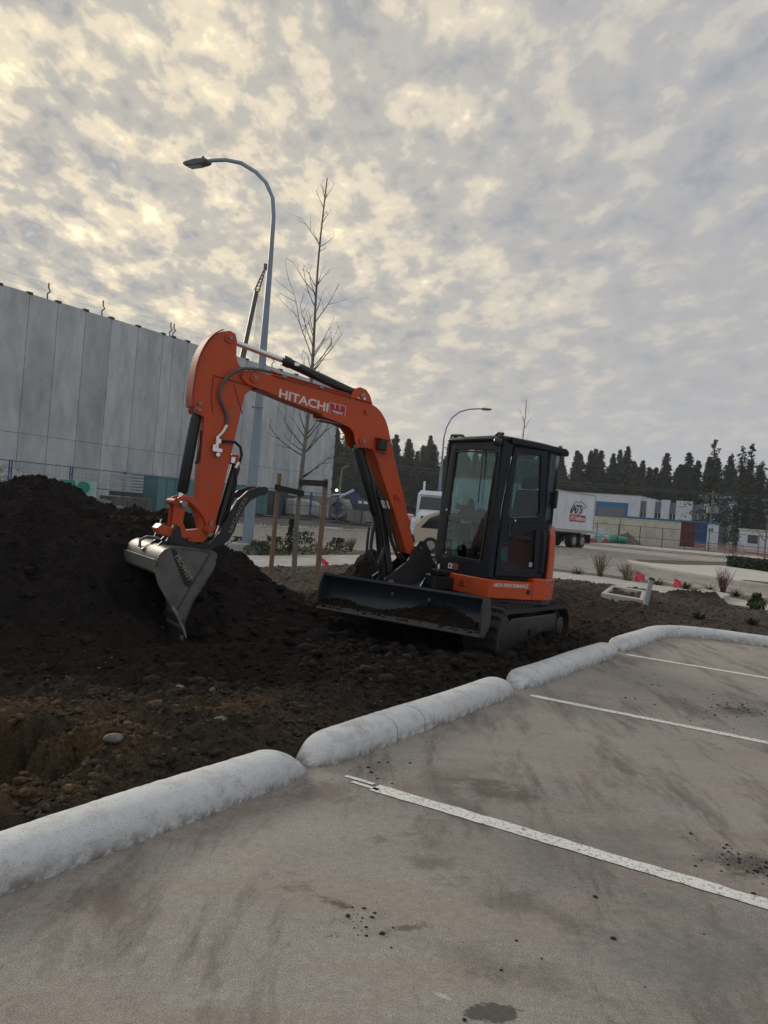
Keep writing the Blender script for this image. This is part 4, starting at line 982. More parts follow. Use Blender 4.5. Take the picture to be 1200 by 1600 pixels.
# ================================================================== CONTAINERS, BLUE AND WHITE BUILDING
CA = np.array([33.7, 83.0])
def cpt(s, o=0): return (CA[0]-P2[0]*s+C2[0]*o, CA[1]-P2[1]*s+C2[1]*o)
def container(s0, s1, zt_, m, label, corr=True, doors=None, name='shipping_container'):
    a = math.atan2(-P2[1], -P2[0]); x, y = cpt((s0+s1)/2, 1.2); z0 = fz(x, y)
    e = empty(name, (x, y, z0), label, 'container')
    MB().prism([cpt(s0), cpt(s1), cpt(s1, 2.4), cpt(s0, 2.4)], z0+.1, z0+zt_, 2).build('shell', m, e)
    if corr:
        n = int((s1-s0)/.28); q = MB()
        for i in range(n):
            u = s0+(s1-s0)*(i+.5)/n; q.prism([cpt(u-.07, -.035), cpt(u+.07, -.035), cpt(u+.07, .01), cpt(u-.07, .01)], z0+.25, z0+zt_-.15, 2)
        tag(q.build('corrugation', m, e), kind='stuff')
    for u in (s0+.05, s1-.05): MB().prism([cpt(u-.06, -.05), cpt(u+.06, -.05), cpt(u+.06, .1), cpt(u-.06, .1)], z0+.05, z0+zt_+.02, 2).build('corner_post', m, e)
    MB().prism([cpt(s0, -.05), cpt(s1, -.05), cpt(s1, .1), cpt(s0, .1)], z0+zt_-.1, z0+zt_+.03, 2).build('top_rail', m, e)
    return e, z0
container(3.22, 9.46, 2.6, CREAM, 'long cream shipping container behind the dark fence')
container(9.6, 15.6, 2.55, CREAM, 'second cream shipping container partly hidden behind the trailer')
e, z0 = container(1.82, 3.18, 2.6, REDC, 'dark red shipping container next to the blue one', doors=1)
for u in (2.1, 2.5, 2.9): MB().prism([cpt(u-.02, -.07), cpt(u+.02, -.07), cpt(u+.02, -.04), cpt(u-.02, -.04)], z0+.3, z0+2.4, 2).build('lock_bar', REDC, e)
e, z0 = container(.62, 1.78, 2.6, BLUEC, 'bright blue shipping container between the red one and the white shed')
for u in (.85, 1.2, 1.5): MB().prism([cpt(u-.02, -.07), cpt(u+.02, -.07), cpt(u+.02, -.04), cpt(u-.02, -.04)], z0+.3, z0+2.4, 2).build('lock_bar', BLUEC, e)
e, z0 = container(-.1, .58, 2.6, WHITE, 'narrow white site shed at the right end of the containers', corr=False, name='site_shed')
for u in (.15, .4): MB().prism([cpt(u-.08, -.03), cpt(u+.08, -.03), cpt(u+.08, 0), cpt(u-.08, 0)], z0+1.9, z0+2.2, 2).build('window', CARGLASS, e)
MB().prism([cpt(-.2, -.12), cpt(9.5, -.12), cpt(9.5, 2.6), cpt(-.2, 2.6)], z0+2.66, z0+2.82, 2).build('roof_strip', NAVY, e)
BA = np.array([60.0, 110.0])
def bpt(s, o=0): return (BA[0]-P2[0]*s+C2[0]*o, BA[1]-P2[1]*s+C2[1]*o)
bw = empty('office_building', bpt(30)+(0,), 'low blue and white industrial building in front of the forest', 'building')
def bq(s0, s1, z0, z1, o0, o1, name, m): return MB().prism([bpt(s0, o0), bpt(s1, o0), bpt(s1, o1), bpt(s0, o1)], z0, z1, 2).build(name, m, bw)
bq(25.14, 44, 0, 7.05, 0, 14, 'wall', WHITE)
bq(26.9, 31.9, 3.1, 5.9, -.06, .02, 'window_frame', NAVY)
bq(27.3, 31.5, 3.5, 5.15, -.10, -.05, 'shutter', GREYB)
bq(10, 25.1, 0, 6.4, .5, 12, 'recessed_wall', GREYB)
for s0, s1 in ((24.2, 25.14), (20.9, 22.0), (17.2, 18.5), (13.6, 14.9), (22.98, 24.2)):
    pass
for s0, s1 in ((22.98, 24.2), (20.85, 22.05), (17.6, 19.93), (14.4, 16), (11, 12.6)): bq(s0, s1, 0, 6.75, .1, .6, 'pier', WHITE)
for s0, s1 in ((24.3, 25.0), (22.15, 22.9), (20.0, 20.75), (16.2, 17.4)):
    for zz in (3.55, 1.2): 
        bq(s0, s1, zz, zz+1.15, .42, .5, 'window', CARGLASS)
        bq((s0+s1)/2-.04, (s0+s1)/2+.04, zz, zz+1.15, .36, .42, 'mullion', WHITE)
bq(10, 44.2, 6.9, 7.02, -.05, 0, 'coping', NAVY) if False else None
bq(25.1, 44.1, 7.05, 7.15, -.05, 14.1, 'coping', mat('coping_grey', (.4, .42, .45), .6))
b2 = empty('far_house', (62, 122, 0), 'pale building glimpsed between the dark trees on the right', 'building')
MB().box(((51.857,118,5.763)[0], 120, 4), (9, 6, 7), rz=R(-31)).build('wall', mat('far_wall', (.22, .26, .30), .8), b2)
MB().box(((51.857,118,5.763)[0], 120, 7.7), (9.6, 6.6, .4), rz=R(-31)).build('roof', mat('far_roof', (.35, .38, .42), .8), b2)
for k in range(4): MB().box(((51.857,118,5.763)[0]-3+2*k, 116.4-1.1*k+2, 4.5), (1.0, .2, 1.4), rz=R(-31)).build('window', CARGLASS, b2)
# white trailer office behind pink mesh at the far right
p = (36.647,78,1.74); e = empty('office_trailer', (p[0], p[1], .4), 'low white office trailer at the right edge beyond the dark fence', 'trailer')
MB().box((p[0]+1.2, p[1], 1.55), (6.5, 2.6, 2.1), rz=R(-31)).build('body', WHITE, e, bevel=.05)
MB().box((p[0]+1.2, p[1], 2.68), (6.7, 2.8, .14), rz=R(-31)).build('roof', CREAM, e)
for k in (-2, 0, 2): MB().box((p[0]+1.2+k*.852-.7, p[1]-k*.523-1.12, 1.8), (.9, .06, .8), rz=R(-31)).build('window', CARGLASS, e)
MB().box((p[0]+1.2, p[1], .45), (5.5, 2, .2), rz=R(-31)).build('skirt', DARKB, e)
# odds and ends between trailer and containers
for i, (q, rr, m_, lb) in enumerate((((21.791,82,1.218), (1.9, 1.2, 1.5), mat('tarp_pale', (.38, .47, .50), .6, var=.2), 'pale blue covered heap just right of the trailer'), ((21.396,79,0.887), (2.2, 1.2, .8), mat('tarp_teal', (.12, .28, .28), .6, var=.4, vscale=3), 'low teal wrapped heap under the pale covered heap'),
                              ((23.849,80,1.249), (1.8, 1.1, 1.2), mat('brown_scrap', (.13, .10, .08), .8, var=.6, vscale=4), 'brown scrap heap leaning on the cream container'))):
    heapmesh('covered_heap', q, *rr, m_, lb, 'heap', 20+i)
for i, (q, m_, lb) in enumerate((((20.095,78,0.687), 'a', 'red plastic barrier section right beside the trailer'), ((21.635,78,0.691), 'b', 'red plastic barrier section in front of the brown heap'))):
    e = empty('plastic_barrier', (q[0], q[1], fz(q[0], q[1])), lb, 'barrier', 'red plastic barriers')
    MB().prism([(-.6, 0), (.6, 0), (.5, .2), (.45, .42), (-.45, .42), (-.5, .2)], -.15, .15).build('x', mat('barrier_red', (.4, .06, .06), .5), None)
    o = bpy.data.objects['x']; o.name = 'barrier_body'; o.parent = e
p = (22.594,78,1.016); tag(MB().cyl((p[0]-1, p[1]-.2, fz(*p[:2])+.45), (p[0]+.9, p[1]+.5, fz(*p[:2])+.35), .34, 20).build('green_tank', GREENP, bevel=.03), 'bright teal drum lying in front of the cream container', 'drum')
# pink debris netting at the right
p0, p1 = (30.732,80,0.55), (33.267,70,0.474)
m = MB()
for i in range(60):
    u = i/59; x, y = p0[0]+(p1[0]-p0[0])*u, p0[1]+(p1[1]-p0[1])*u; z = fz(x, y); m.box((x, y, z+.4), (.02, .02, .8+.12*math.sin(i*.7)))
for k in range(4): m.tube([(p0[0], p0[1], fz(*p0[:2])+.1+.14*k), (p1[0], p1[1], fz(*p1[:2])+.1+.14*k)], .03, 4)
tag(m.build('debris_netting', mat('net_pink', (.32, .17, .17), .8)), 'faded pink debris netting strung along the fence at the right', 'netting')

# ================================================================== UTILITY POLES, WIRES, STREET LAMPS
p = (39.371,98,0.091); top = (39.321,98,7.288)
up_ = empty('utility_pole', (p[0], p[1], 0), 'wooden utility pole with transformers rising behind the containers', 'utility pole')
MB().tube([(p[0], p[1], 0), (p[0], p[1], top[2])], [.17, .12], 8).build('pole', mat('pole_wood', (.16, .14, .115), .85), up_)
MB().box((p[0], p[1], top[2]-.4), (2.2, .12, .12), rz=R(30)).build('crossarm', mat('pole_wood', (.16, .14, .115), .85), up_)
for sx in (-.45, .45): MB().cyl((p[0]+sx, p[1]-.2, top[2]-2.7), (p[0]+sx, p[1]-.2, top[2]-1.9), .24, 12).build('transformer', mat('transformer_grey', (.25, .28, .31), .5), up_)
p3 = (-46, 205)
u2 = empty('utility_pole', (p3[0], p3[1], 0), 'distant utility pole hidden behind the concrete building', 'utility pole')
MB().tube([(p3[0], p3[1], 0), (p3[0], p3[1], 17)], .17, 8).build('pole', mat('pole_wood', (.16, .14, .115), .85), u2)
for i, (dz, dz2) in enumerate(((0, 0), (-.25, -.9), (-4.0, -6.5))):
    pts = [(p[0]+(p3[0]-p[0])*u, p[1]+(p3[1]-p[1])*u, top[2]-.3+dz+(17+dz2-top[2])*u-2.5*4*u*(1-u)*.5) for u in np.linspace(0, 1, 24)]
    pts = [(p[0]+70, p[1]-42, top[2]+dz)]+pts
    tag(MB().tube(pts, .02, 4).build('power_line', mat('wire_grey', (.10, .10, .105), .6)), ['upper power line crossing in front of the forest', 'second power line just under the upper one', 'low slack cable crossing in front of the forest'][i], 'power line')

def lamppost(base, arc, hd, label, hgt, r0=.125, r1=.055, bz=0):
    """arc: list of (reach, z)"""
    e = empty('street_lamp', (base[0], base[1], bz), label, 'street lamp')
    dx, dy = hd; q = lambda s, z: (base[0]+dx*s, base[1]+dy*s, z)
    pts = [q(0, bz+.3), q(0, bz+3), q(0, bz+6)]+[q(s, z) for s, z in arc]
    n = len(pts); rr = [r0+(r1-r0)*min(1, (Vector(a)[2]-bz)/hgt)**1.4 for a in pts]
    k = len(arc)
    for i in range(n-k, n): rr[i] = r1+(rr[n-k]-r1)*(1-(i-(n-k))/(k-1))*.8
    MB().tube(pts, rr, 14).build('pole', GALV, e, autos=60)
    x, y = arc[-1]; a = math.atan2(dy, dx)
    T = Matrix.Translation(q(x, y)) @ Matrix.Rotation(a, 4, 'Z') @ Matrix.Rotation(R(-3), 4, 'Y')
    MB(T).prism([(-.1, -.05), (.05, -.09), (.45, -.11), (.80, -.07), (.88, -.0), (.80, .05), (.4, .09), (.1, .08), (-.1, .05)], -.15, .15).build('lamp_head', LAMPG, e, bevel=.03)
    MB(T).box((.42, 0, -.115), (.5, .2, .02)).build('diffuser', mat('diffuser', (.35, .37, .36), .3), e)
    MB(T).cyl((.15, 0, .08), (.15, 0, .17), .04, 10).build('photocell', BLACK, e)
    return e
l1 = lamppost((-3.8, 23.1), [(0, 8.6), (.02, 9.58), (.11, 10.14), (.4, 10.62), (.82, 11.0), (1.43, 11.36), (2.05, 11.55), (2.62, 11.62), (2.85, 11.62)], (-.852, .523), 'tall grey blue curved street lamp on a concrete footing behind the excavator arm', 9.5, .155, .055, .0)
zb_ = .0
MB().prism([(-3.8-.42, 23.1-.42), (-3.8+.42, 23.1-.42), (-3.8+.42, 23.1+.42), (-3.8-.42, 23.1+.42)], zb_-.2, zb_+.30, 2).build('footing', mat('footing_concrete', (.40, .43, .45), .85, var=.15, dirt=(.2, .18, .16)), l1, bevel=.05)
MB().box((-3.8, 23.1, .32), (.5, .5, .05)).build('base_plate', GALV, l1)
for k in range(4): MB().box((-3.8+(.2 if k % 2 else -.2), 23.1+(.2 if k//2 else -.2), .38), (.05, .05, .08)).build('anchor_bolt', GALV, l1)
MB().box((-3.8, 22.93, 4.15), (.34, .02, .03)).build('tape_band', mat('tape_red', (.4, .05, .06), .5), l1)
lamppost((4.75, 72), [(0, 8.5), (.15, 9.4), (.55, 10.3), (1.2, 10.9), (2.0, 11.2), (2.9, 11.35), (3.2, 11.35)], (1, .1), 'smaller curved street lamp standing across the road behind the white truck', 9, .17, .06, 0)

# ================================================================== FOREST
def conifer(seed, h, w, dens=1.0, open_=0.0, m=None, base=.12):
    r = np.random.default_rng(seed); V = []; F = []
    nl = int(h*2.6*dens)
    for i in range(nl):
        f = base+(1-base)*(i/nl)**.85; z = h*f
        rad = w*(1.3 if open_ else 2.5)*((1-f)**1.0)*(.5+.85*r.random())+.10
        nb = max(3, int((13 if open_ == 0 else 5)*(.7+.5*(1-f))))
        for b_ in range(nb):
            a = r.random()*6.283; L = rad*(.55+.65*r.random()); droop = .10+.35*r.random()
            if open_ and r.random() < open_*.5: continue
            ca, sa = math.cos(a), math.sin(a); ns = max(2, int(L*2.6))
            for k in range(ns):
                u = (k+.6)/ns; cx_, cy_, cz_ = ca*L*u, sa*L*u, z-droop*L*u*u+.15*L*u*(open_ > 0)
                for _ in range(4):
                    s_ = (.15+.30*r.random())*(1.15-.5*u)*(1 if open_ == 0 else .8); o = r.normal(0, .17*L**.5, 3)
                    d1 = r.normal(0, .55, 3)+np.array([ca, sa, -.15])*1.1; d1 /= np.linalg.norm(d1); d2 = np.cross(d1, r.normal(0, 1, 3)); d2 /= np.linalg.norm(d2)
                    c = np.array([cx_, cy_, cz_])+o*np.array([1, 1, .6]); n0 = len(V)
                    V += [c-d1*s_, c+d1*s_*.6+d2*s_*.42, c+d1*s_-d2*s_*.35-np.array([0, 0, s_*.3])]; F.append((n0, n0+1, n0+2))
    me = bpy.data.meshes.new('crown'); me.from_pydata([tuple(v) for v in V], [], F); me.materials.append(m or NEEDLE[0])
    q = MB(); q.tube([(0, 0, -.3), (0, 0, h*.5), (0, 0, h*.99)], [h*.014, h*.009, .03], 7)
    if open_:
        for i in range(26):
            z = h*(.18+.7*i/26); a = r.random()*6.28; L = w*.7*(1-z/h)**.7; q.tube([(0, 0, z), (math.cos(a)*L, math.sin(a)*L, z+L*.1)], [.05, .02], 4)
    me2 = bpy.data.meshes.new('trunk'); me2.from_pydata(q.v, [], q.f); me2.materials.append(TRUNK)
    return me, me2
kinds = [conifer(1, 16, 2.3, m=NEEDLE[0]), conifer(2, 15, 2.0, m=NEEDLE[1]), conifer(3, 17, 2.6, 1.05, m=NEEDLE[0]), conifer(4, 14, 2.4, m=NEEDLE[2]), conifer(5, 16, 1.7, .9, m=NEEDLE[1]), conifer(6, 15, 2.8, .9, m=NEEDLE[0])]
openk = [conifer(11, 16, 4.6, 1.0, .3, NEEDLE[0], .2), conifer(12, 15, 3.6, 1.1, .25, NEEDLE[1], .12), conifer(13, 15.5, 3.0, 1.1, .25, NEEDLE[0], .12)]
def plant(kd, x, y, z, s, rz, label, group, name='conifer_tree', sx=1):
    e = empty(name, (x, y, z), label, 'conifer', group); e.rotation_euler = (0, 0, rz); e.scale = (s*sx, s*sx, s)
    for me, nm in zip(kd, ('crown', 'trunk')):
        o = bpy.data.objects.new(nm, me); COL.objects.link(o); o.parent = e
    return e
FL = ['dark conifer standing in the dense forest edge beyond the site', 'mid green conifer within the dense forest edge', 'tall full dark fir of the forest edge', 'olive green fir of the forest edge', 'narrow spire shaped fir of the forest edge', 'broad dark fir of the forest edge']
rr = random.Random(4)
KN = ['dark conifer', 'mid green conifer', 'tall full dark fir', 'olive green fir', 'narrow spire shaped fir', 'broad dark fir']
def zone(u):
    for lim, nm in ((-.06, 'hidden by the concrete wall'), (-.02, 'at the wall end'), (.02, 'behind the orange boom'), (.06, 'behind the far lamp'), (.10, 'left of the cab'), (.15, 'behind the cab'), (.21, 'just right of the cab'), (.255, 'above the white trailer'), (.30, 'above the blue shutter'), (.345, 'above the white piers'), (.39, 'left of the tallest fir'), (.43, 'around the utility pole'), (.47, 'near the right edge'), (.52, 'at the right edge')):
        if u < lim: return nm
    return 'beyond the picture edge'
used = set()
for row in range(3):
    p_ = -125.0
    while p_ < 40:
        p_ += rr.uniform(1.5, 2.9)*(1+.1*row)
        c = 147+11*row+rr.uniform(-5, 5); x, y = cp(c, p_)
        if x < -40 or x > 125 or y < 60: continue
        k = rr.randrange(6); s = rr.uniform(.80, 1.0)*(y+40)/190+.05*row
        for t_ in range(6):
            if (KN[k], row, zone(x/y)) not in used: break
            k = (k+1) % 6
        used.add((KN[k], row, zone(x/y)))
        plant(kinds[k], x, y, 0, s, rr.uniform(0, 6.28), '%s in the %s row of the forest %s' % (KN[k], ('front', 'middle', 'rear')[row], zone(x/y)), 'conifers of the forest edge')
# taller, more open trees on the right
for i, (q, top_, k, sx, lb) in enumerate((((41.536,104,-0.015), (40.682,104,14.376), 0, 1.0, 'tallest open branched fir rising behind the utility pole'), ((46.009,106,0.09), (45.525,106,14.12), 1, 1.0, 'pointed fir just right of the tallest one'),
                                ((45.393,102,0.236), (44.908,102,13.976), 2, 1.15, 'tall thin fir second from the right edge group'), ((50.536,110,-0.081), (50.349,110,12.766), 1, 1.4, 'loose ragged fir near the right edge of the picture'),
                                ((49.736,118,-0.191), (48.918,118,14.285), 2, .8, 'slim sparse fir between the tallest one and the pointed one'), ((49.82,104,0.173), (49.358,104,12.789), 0, .8, 'wide sparse fir cut off by the right edge'))):
    hk = (16, 15, 15.5)[k]
    plant(openk[k], q[0], q[1], 0, top_[2]/hk, i*1.3, lb, None, sx=sx)
for i in range(16):
    x = 52+3.4*i+rr.uniform(-1, 1); plant(kinds[(i*5+2) % 6], x, (141-.523*x)/.852+rr.uniform(-3, 3), 0, rr.uniform(.42, .62), rr.uniform(0, 6), 'young dense fir filling the foot of the forest behind the utility pole' if i < 8 else 'young dense fir in the forest edge beyond the right edge', 'young firs at the foot of the forest')
# scrubby understorey that closes the foot of the wood
m = []
r = np.random.default_rng(5); nq = 120000
xq = r.uniform(-45, 150, nq); yq = (148-.523*xq)/.852+r.uniform(-2, 30, nq); zq = (10.5+1.5*np.sin(xq*.35)+1.2*np.sin(xq*.9+2))*r.random(nq)**.85
sz = r.uniform(.25, .6, (nq, 1)); c_ = np.stack([xq, yq, zq], -1)
d1 = r.normal(0, 1, (nq, 3)); d1 /= np.linalg.norm(d1, axis=1)[:, None]; d2 = np.cross(d1, r.normal(0, 1, (nq, 3))); d2 /= np.linalg.norm(d2, axis=1)[:, None]
V = np.stack([c_-d1*sz, c_+d1*sz*.6+d2*sz*.6, c_+d1*sz*.5-d2*sz*.6], 1).reshape(-1, 3)
me = bpy.data.meshes.new('undergrowth'); me.vertices.add(nq*3); me.vertices.foreach_set('co', V.astype(np.float32).ravel()); me.loops.add(nq*3); me.loops.foreach_set('vertex_index', np.arange(nq*3, dtype=np.int32))
me.polygons.add(nq); me.polygons.foreach_set('loop_start', np.arange(0, nq*3, 3, dtype=np.int32)); me.update(calc_edges=True); me.materials.append(NEEDLE[0])
o = bpy.data.objects.new('undergrowth', me); COL.objects.link(o); tag(o, 'dark undergrowth closing the foot of the forest', 'undergrowth', kind='stuff')
tag(MB().prism([cp(176, -260), cp(176, 200), cp(178, 200), cp(178, -260)], 0, 8.5, 2).build('dark_forest_backing', mat('wood_shade', (.012, .016, .013), 1, spec=0)), kind='structure')  # near-black slab added behind the trees, coloured as the wood's inner shade

# ================================================================== BARE TREES
def baretree(name, base, h, label, seed, spec, trunkr=.045, m=BARK, lean=(0, 0)):
    """spec: list of (height, azimuth deg, rise deg, length) main limbs"""
    r = random.Random(seed); e = empty(name, base, label, 'tree')
    b_ = Vector(base); q = MB(); tw = MB()
    def tp(z): return b_+Vector((lean[0]*z/h+.03*math.sin(z*1.3+seed), lean[1]*z/h+.03*math.cos(z*1.1), z))
    zs = [h*i/14 for i in range(15)]
    q.tube([tp(z) for z in zs], [trunkr*(1-.86*(z/h)**.9)+.004 for z in zs], 9)
    def twig(p, d, L, rad, lvl):
        n = max(3, int(L/.14)); pts = [p]; dd = d.normalized(); cur = p
        for i in range(n):
            dd = (dd+Vector((r.gauss(0, .07), r.gauss(0, .07), .09 if lvl < 2 else .05))).normalized(); cur = cur+dd*(L/n); pts.append(cur)
            if lvl < 3 and i > 0 and r.random() < (.85 if lvl == 1 else .55):
                sd = Vector((r.gauss(0, 1), r.gauss(0, 1), r.gauss(0, .5))).normalized(); twig(cur, (dd*.85+sd*.75), L*r.uniform(.25, .5)*(1-i/n*.4), rad*.5, lvl+1)
        tw.tube(pts, [max(.0018, rad*.75*(1-.8*i/n)) for i in range(n+1)], 5 if lvl < 2 else 4, cap=False)
    for (z, az, rise, L) in [q_ for s_ in spec for q_ in (s_, (s_[0]+r.uniform(-.12, .22), s_[1]+r.uniform(-35, 35), s_[2]+r.uniform(-8, 14), s_[3]*r.uniform(.45, .8)))]:
        a = R(az); d = Vector((math.cos(a)*math.cos(R(rise)), math.sin(a)*math.cos(R(rise)), math.sin(R(rise))))
        twig(tp(z), d, L*.82, trunkr*.36*(1-.6*z/h)+.003, 1)
    for k in range(10):
        z = h*(.86+.13*k/10); a = r.uniform(0, 6.28); twig(tp(z), Vector((math.cos(a), math.sin(a), 1.1)), r.uniform(.1, .25), .004, 2)
    q.build('trunk', m, e, autos=60); tw.build('branches', TWIG, e)
    return e
tb_ = (-1.61, 15.46, -.02)
baretree('young_tree', tb_, 7.75, 'tall bare young tree tied between two wooden stakes', 3, [
    (2.05, 12, 30, .95), (2.45, 170, 22, 1.05), (2.50, 20, 42, 1.25), (2.62, 200, 40, .95), (2.75, 340, 48, .9), (2.9, 140, 50, .8), (3.3, 60, 55, .6), (3.9, 200, 55, .6), (4.05, 15, 48, 1.15), (4.15, 350, 45, .95), (4.3, 185, 62, 1.9),
    (4.35, 40, 55, .9), (4.7, 160, 60, .7), (5.0, 10, 60, 1.1), (5.3, 185, 55, .9), (5.55, 175, 40, .95), (5.7, 0, 60, .5), (6.45, 10, 30, .42), (6.5, 180, 45, .75), (6.9, 30, 55, .4), (7.2, 200, 55, .4), (7.35, 340, 50, .35)], .05)
for k, (px, py, h_, r_, lb) in enumerate(((-2.07, 15.55, 2.07, .045, 'left wooden stake of the tied young tree'), (-1.13, 14.95, 2.02, .05, 'right wooden stake of the tied young tree'))):
    tag(MB().tube([(px, py, -.2), (px+.01, py, h_*.5), (px+.02, py, h_)], [r_, r_, r_*.94], 10).build('wooden_stake', WOOD, autos=50), lb, 'stake', 'stakes beside the young tree')
def strap(a, b_, z0, z1, lb):
    a, b_ = Vector(a), Vector(b_); d = (b_-a); n = Vector((d.y, -d.x, 0)).normalized()*.006; m = MB(); hh = .055
    ext = d.normalized()*.06; a -= ext; b_ += ext
    vs = []
    for p_, z in ((a, z0), (b_, z1)):
        for o in (-1, 1):
            for s_ in (-1, 1): vs.append((p_.x+n.x*o-.0, p_.y+n.y*o-.06, z+s_*hh))
    m.add(vs, [(0, 1, 5, 4), (2, 6, 7, 3), (0, 4, 6, 2), (1, 3, 7, 5), (0, 2, 3, 1), (4, 5, 7, 6)])
    m.cyl((b_.x-.05, b_.y, z1-hh), (b_.x-.05, b_.y, z1+hh), .055, 12); m.cyl((a.x+.05, a.y, z0-hh), (a.x+.05, a.y, z0+hh), .055, 12)
    tag(m.build('tree_strap', STRAP), lb, 'strap', 'black straps holding the young tree')
strap((-2.05, 15.5, 0), (-1.6, 15.42, 0), 1.80, 1.72, 'lower black strap from the left stake to the trunk')
strap((-1.6, 15.4, 0), (-1.12, 14.95, 0), 1.93, 1.93, 'upper black strap from the trunk to the right stake')
baretree('sapling', (3.62, 22.3, 0), 4.9, 'bare sapling whose top shows above the cab roof', 8, [(2.4, 170, 50, .7), (2.9, 20, 55, .8), (3.3, 190, 55, .6), (3.5, 350, 60, .6), (3.8, 100, 60, .5), (4.1, 10, 60, .4), (4.3, 190, 60, .4)], .03)
baretree('street_tree', (24.508,52,0.228)[:2]+(0,), 5.2, 'bare street tree at the right edge beyond the island', 9, [(1.6, 170, 40, 1.9), (1.8, 10, 45, 1.6), (2.1, 200, 50, 1.6), (2.4, 60, 50, 1.5), (2.8, 180, 55, 1.4), (3.2, 0, 60, 1.2), (3.6, 150, 60, 1.1), (4.0, 20, 60, .9)], .06, m=mat('pale_bark', (.2, .17, .13), .9))

# ================================================================== SHRUBS AND SMALL ITEMS ON THE VERGES
def leaves(n, c, rx, ry, h, m, seed, size=.035, blade=False, name='foliage', parent=None, up=.3):
    r = np.random.default_rng(seed); q = MB()
    for i in range(n):
        a = r.random()*6.283; u = r.random()**.5
        if blade:
            d = np.array([math.cos(a)*(.25+.9*u), math.sin(a)*(.25+.9*u), 1.0-.5*u]); d /= np.linalg.norm(d); L = h*(.55+.6*r.random())
            p = np.array(c)+np.array([math.cos(a), math.sin(a), 0])*rx*.15*u; s_ = np.array([-math.sin(a), math.cos(a), 0])*size
            p2 = p+d*L*.6; p3 = p+d*L+np.array([math.cos(a), math.sin(a), 0])*L*.12-np.array([0, 0, L*.18])
            q.add([tuple(p-s_), tuple(p+s_), tuple(p2+s_*.8), tuple(p2-s_*.8), tuple(p3)], [(0, 1, 2, 3), (3, 2, 4)])
        else:
            z = h*(.1+.9*r.random()); k = math.sin(min(1, z/h+.25)*math.pi*.85)
            p = np.array(c)+np.array([math.cos(a)*rx*u*k, math.sin(a)*ry*u*k, z]); d1 = r.normal(0, 1, 3)+np.array([0, 0, up]); d1 /= np.linalg.norm(d1); d2 = np.cross(d1, r.normal(0, 1, 3)); d2 /= np.linalg.norm(d2); s_ = size*(.6+.8*r.random())
            q.add([tuple(p-d1*s_), tuple(p+d2*s_*.5), tuple(p+d1*s_*1.2), tuple(p-d2*s_*.5)], [(0, 1, 2, 3)])
    return q.build(name, m, parent)
def stems(n, c, h, spread, m, seed, rad=.006, parent=None, fork=2):
    r = random.Random(seed); q = MB()
    for i in range(n):
        a = r.uniform(0, 6.28); s_ = spread*r.uniform(.2, 1); p = Vector(c)+Vector((math.cos(a), math.sin(a), 0))*spread*.12; L = h*r.uniform(.6, 1)
        e = Vector(c)+Vector((math.cos(a)*s_, math.sin(a)*s_, L)); mid = (p+e)/2+Vector((math.cos(a), math.sin(a), 0))*-.15*s_
        q.tube([p, mid, e], [rad, rad*.7, rad*.35], 4, cap=False)
        for _ in range(fork): b_ = r.uniform(0, 6.28); u = r.uniform(.3, .8); o = p.lerp(e, u); q.tube([o, o+Vector((math.cos(b_)*.12, math.sin(b_)*.12, .22))*h], [rad*.5, rad*.3], 3, cap=False)
    return q.build('stems', m, parent)
def shrub(name, xy, h, wdt, label, kind, seed, m=None, cat='shrub'):
    z = .0
    if (xy[0]*P2[0]+xy[1]*P2[1] > -11) and xy[0]*C2[0]+xy[1]*C2[1] < 22: z = max(0, H(xy[0], xy[1]))
    e = empty(name, (xy[0], xy[1], z), label, cat); c = (xy[0], xy[1], z)
    if kind == 'blade': leaves(70, c, wdt, wdt, h, m or LEAF, seed, .012, True, parent=e)
    elif kind == 'twig': stems(46, c, h, wdt, m or DRY, seed, .006, e, 3); leaves(90, c, wdt*.8, wdt*.8, h*.9, m or DRY, seed+1, .018, parent=e)
    else: stems(10, c, h*.8, wdt*.6, DRY, seed, .008, e, 1); leaves(420, c, wdt, wdt, h, m or LEAFD, seed, .045, parent=e)
    return e
shrub('yucca', (6.245,25.742), .42, .3, 'low spiky plant nearest the excavator on the right verge', 'blade', 1)
shrub('dry_shrub', (6.882,25.386), .85, .38, 'bushy tan dry shrub, first one right of the spiky plant', 'twig', 2)
shrub('dry_shrub', (7.503,24.582), .60, .5, 'low spreading dry shrub left of the pink marker', 'twig', 3)
shrub('spiky_plant', (8.095,23.629), .42, .3, 'green spiky plant between the two pink markers', 'blade', 4)
shrub('spiky_plant', (8.875,23.518), .36, .32, 'green spiky plant just right of the pink wrapped stake', 'blade', 5)
shrub('spiky_plant', (9.177,22.647), .38, .3, 'dull spiky plant just left of the red twigs', 'blade', 6, DRY)
shrub('red_twig_shrub', (9.466,22.354), .78, .36, 'reddish bare twig shrub on the verge', 'twig', 7, REDTW)
shrub('spiky_plant', (9.694,22.026), .38, .28, 'green spiky plant just right of the red twigs', 'blade', 8)
shrub('leafy_shrub', (8.305,17.825), .34, .2, 'small glossy green shrub at the right edge by the sidewalk', 'leaf', 9, LEAF)
shrub('grass_clump', (5.815,14.641), .30, .25, 'soft green grass clump behind the bend of the kerb', 'blade', 10)
shrub('grass_clump', (6.65,14.392), .26, .22, 'soft green grass clump near the right edge behind the kerb', 'blade', 11)
shrub('magnolia_shrub', (25.026,57.729), 2.0, .8, 'dark glossy broadleaf shrub at the near end of the hedge', 'leaf', 12, LEAFD)
e = empty('hedge', (18.78,41.429)+(0,), 'low clipped dark green hedge beside the white concrete island', 'hedge')
hc = (19.724,45.943); hd2 = (20.714,41.369)
q = MB(); r = np.random.default_rng(3)
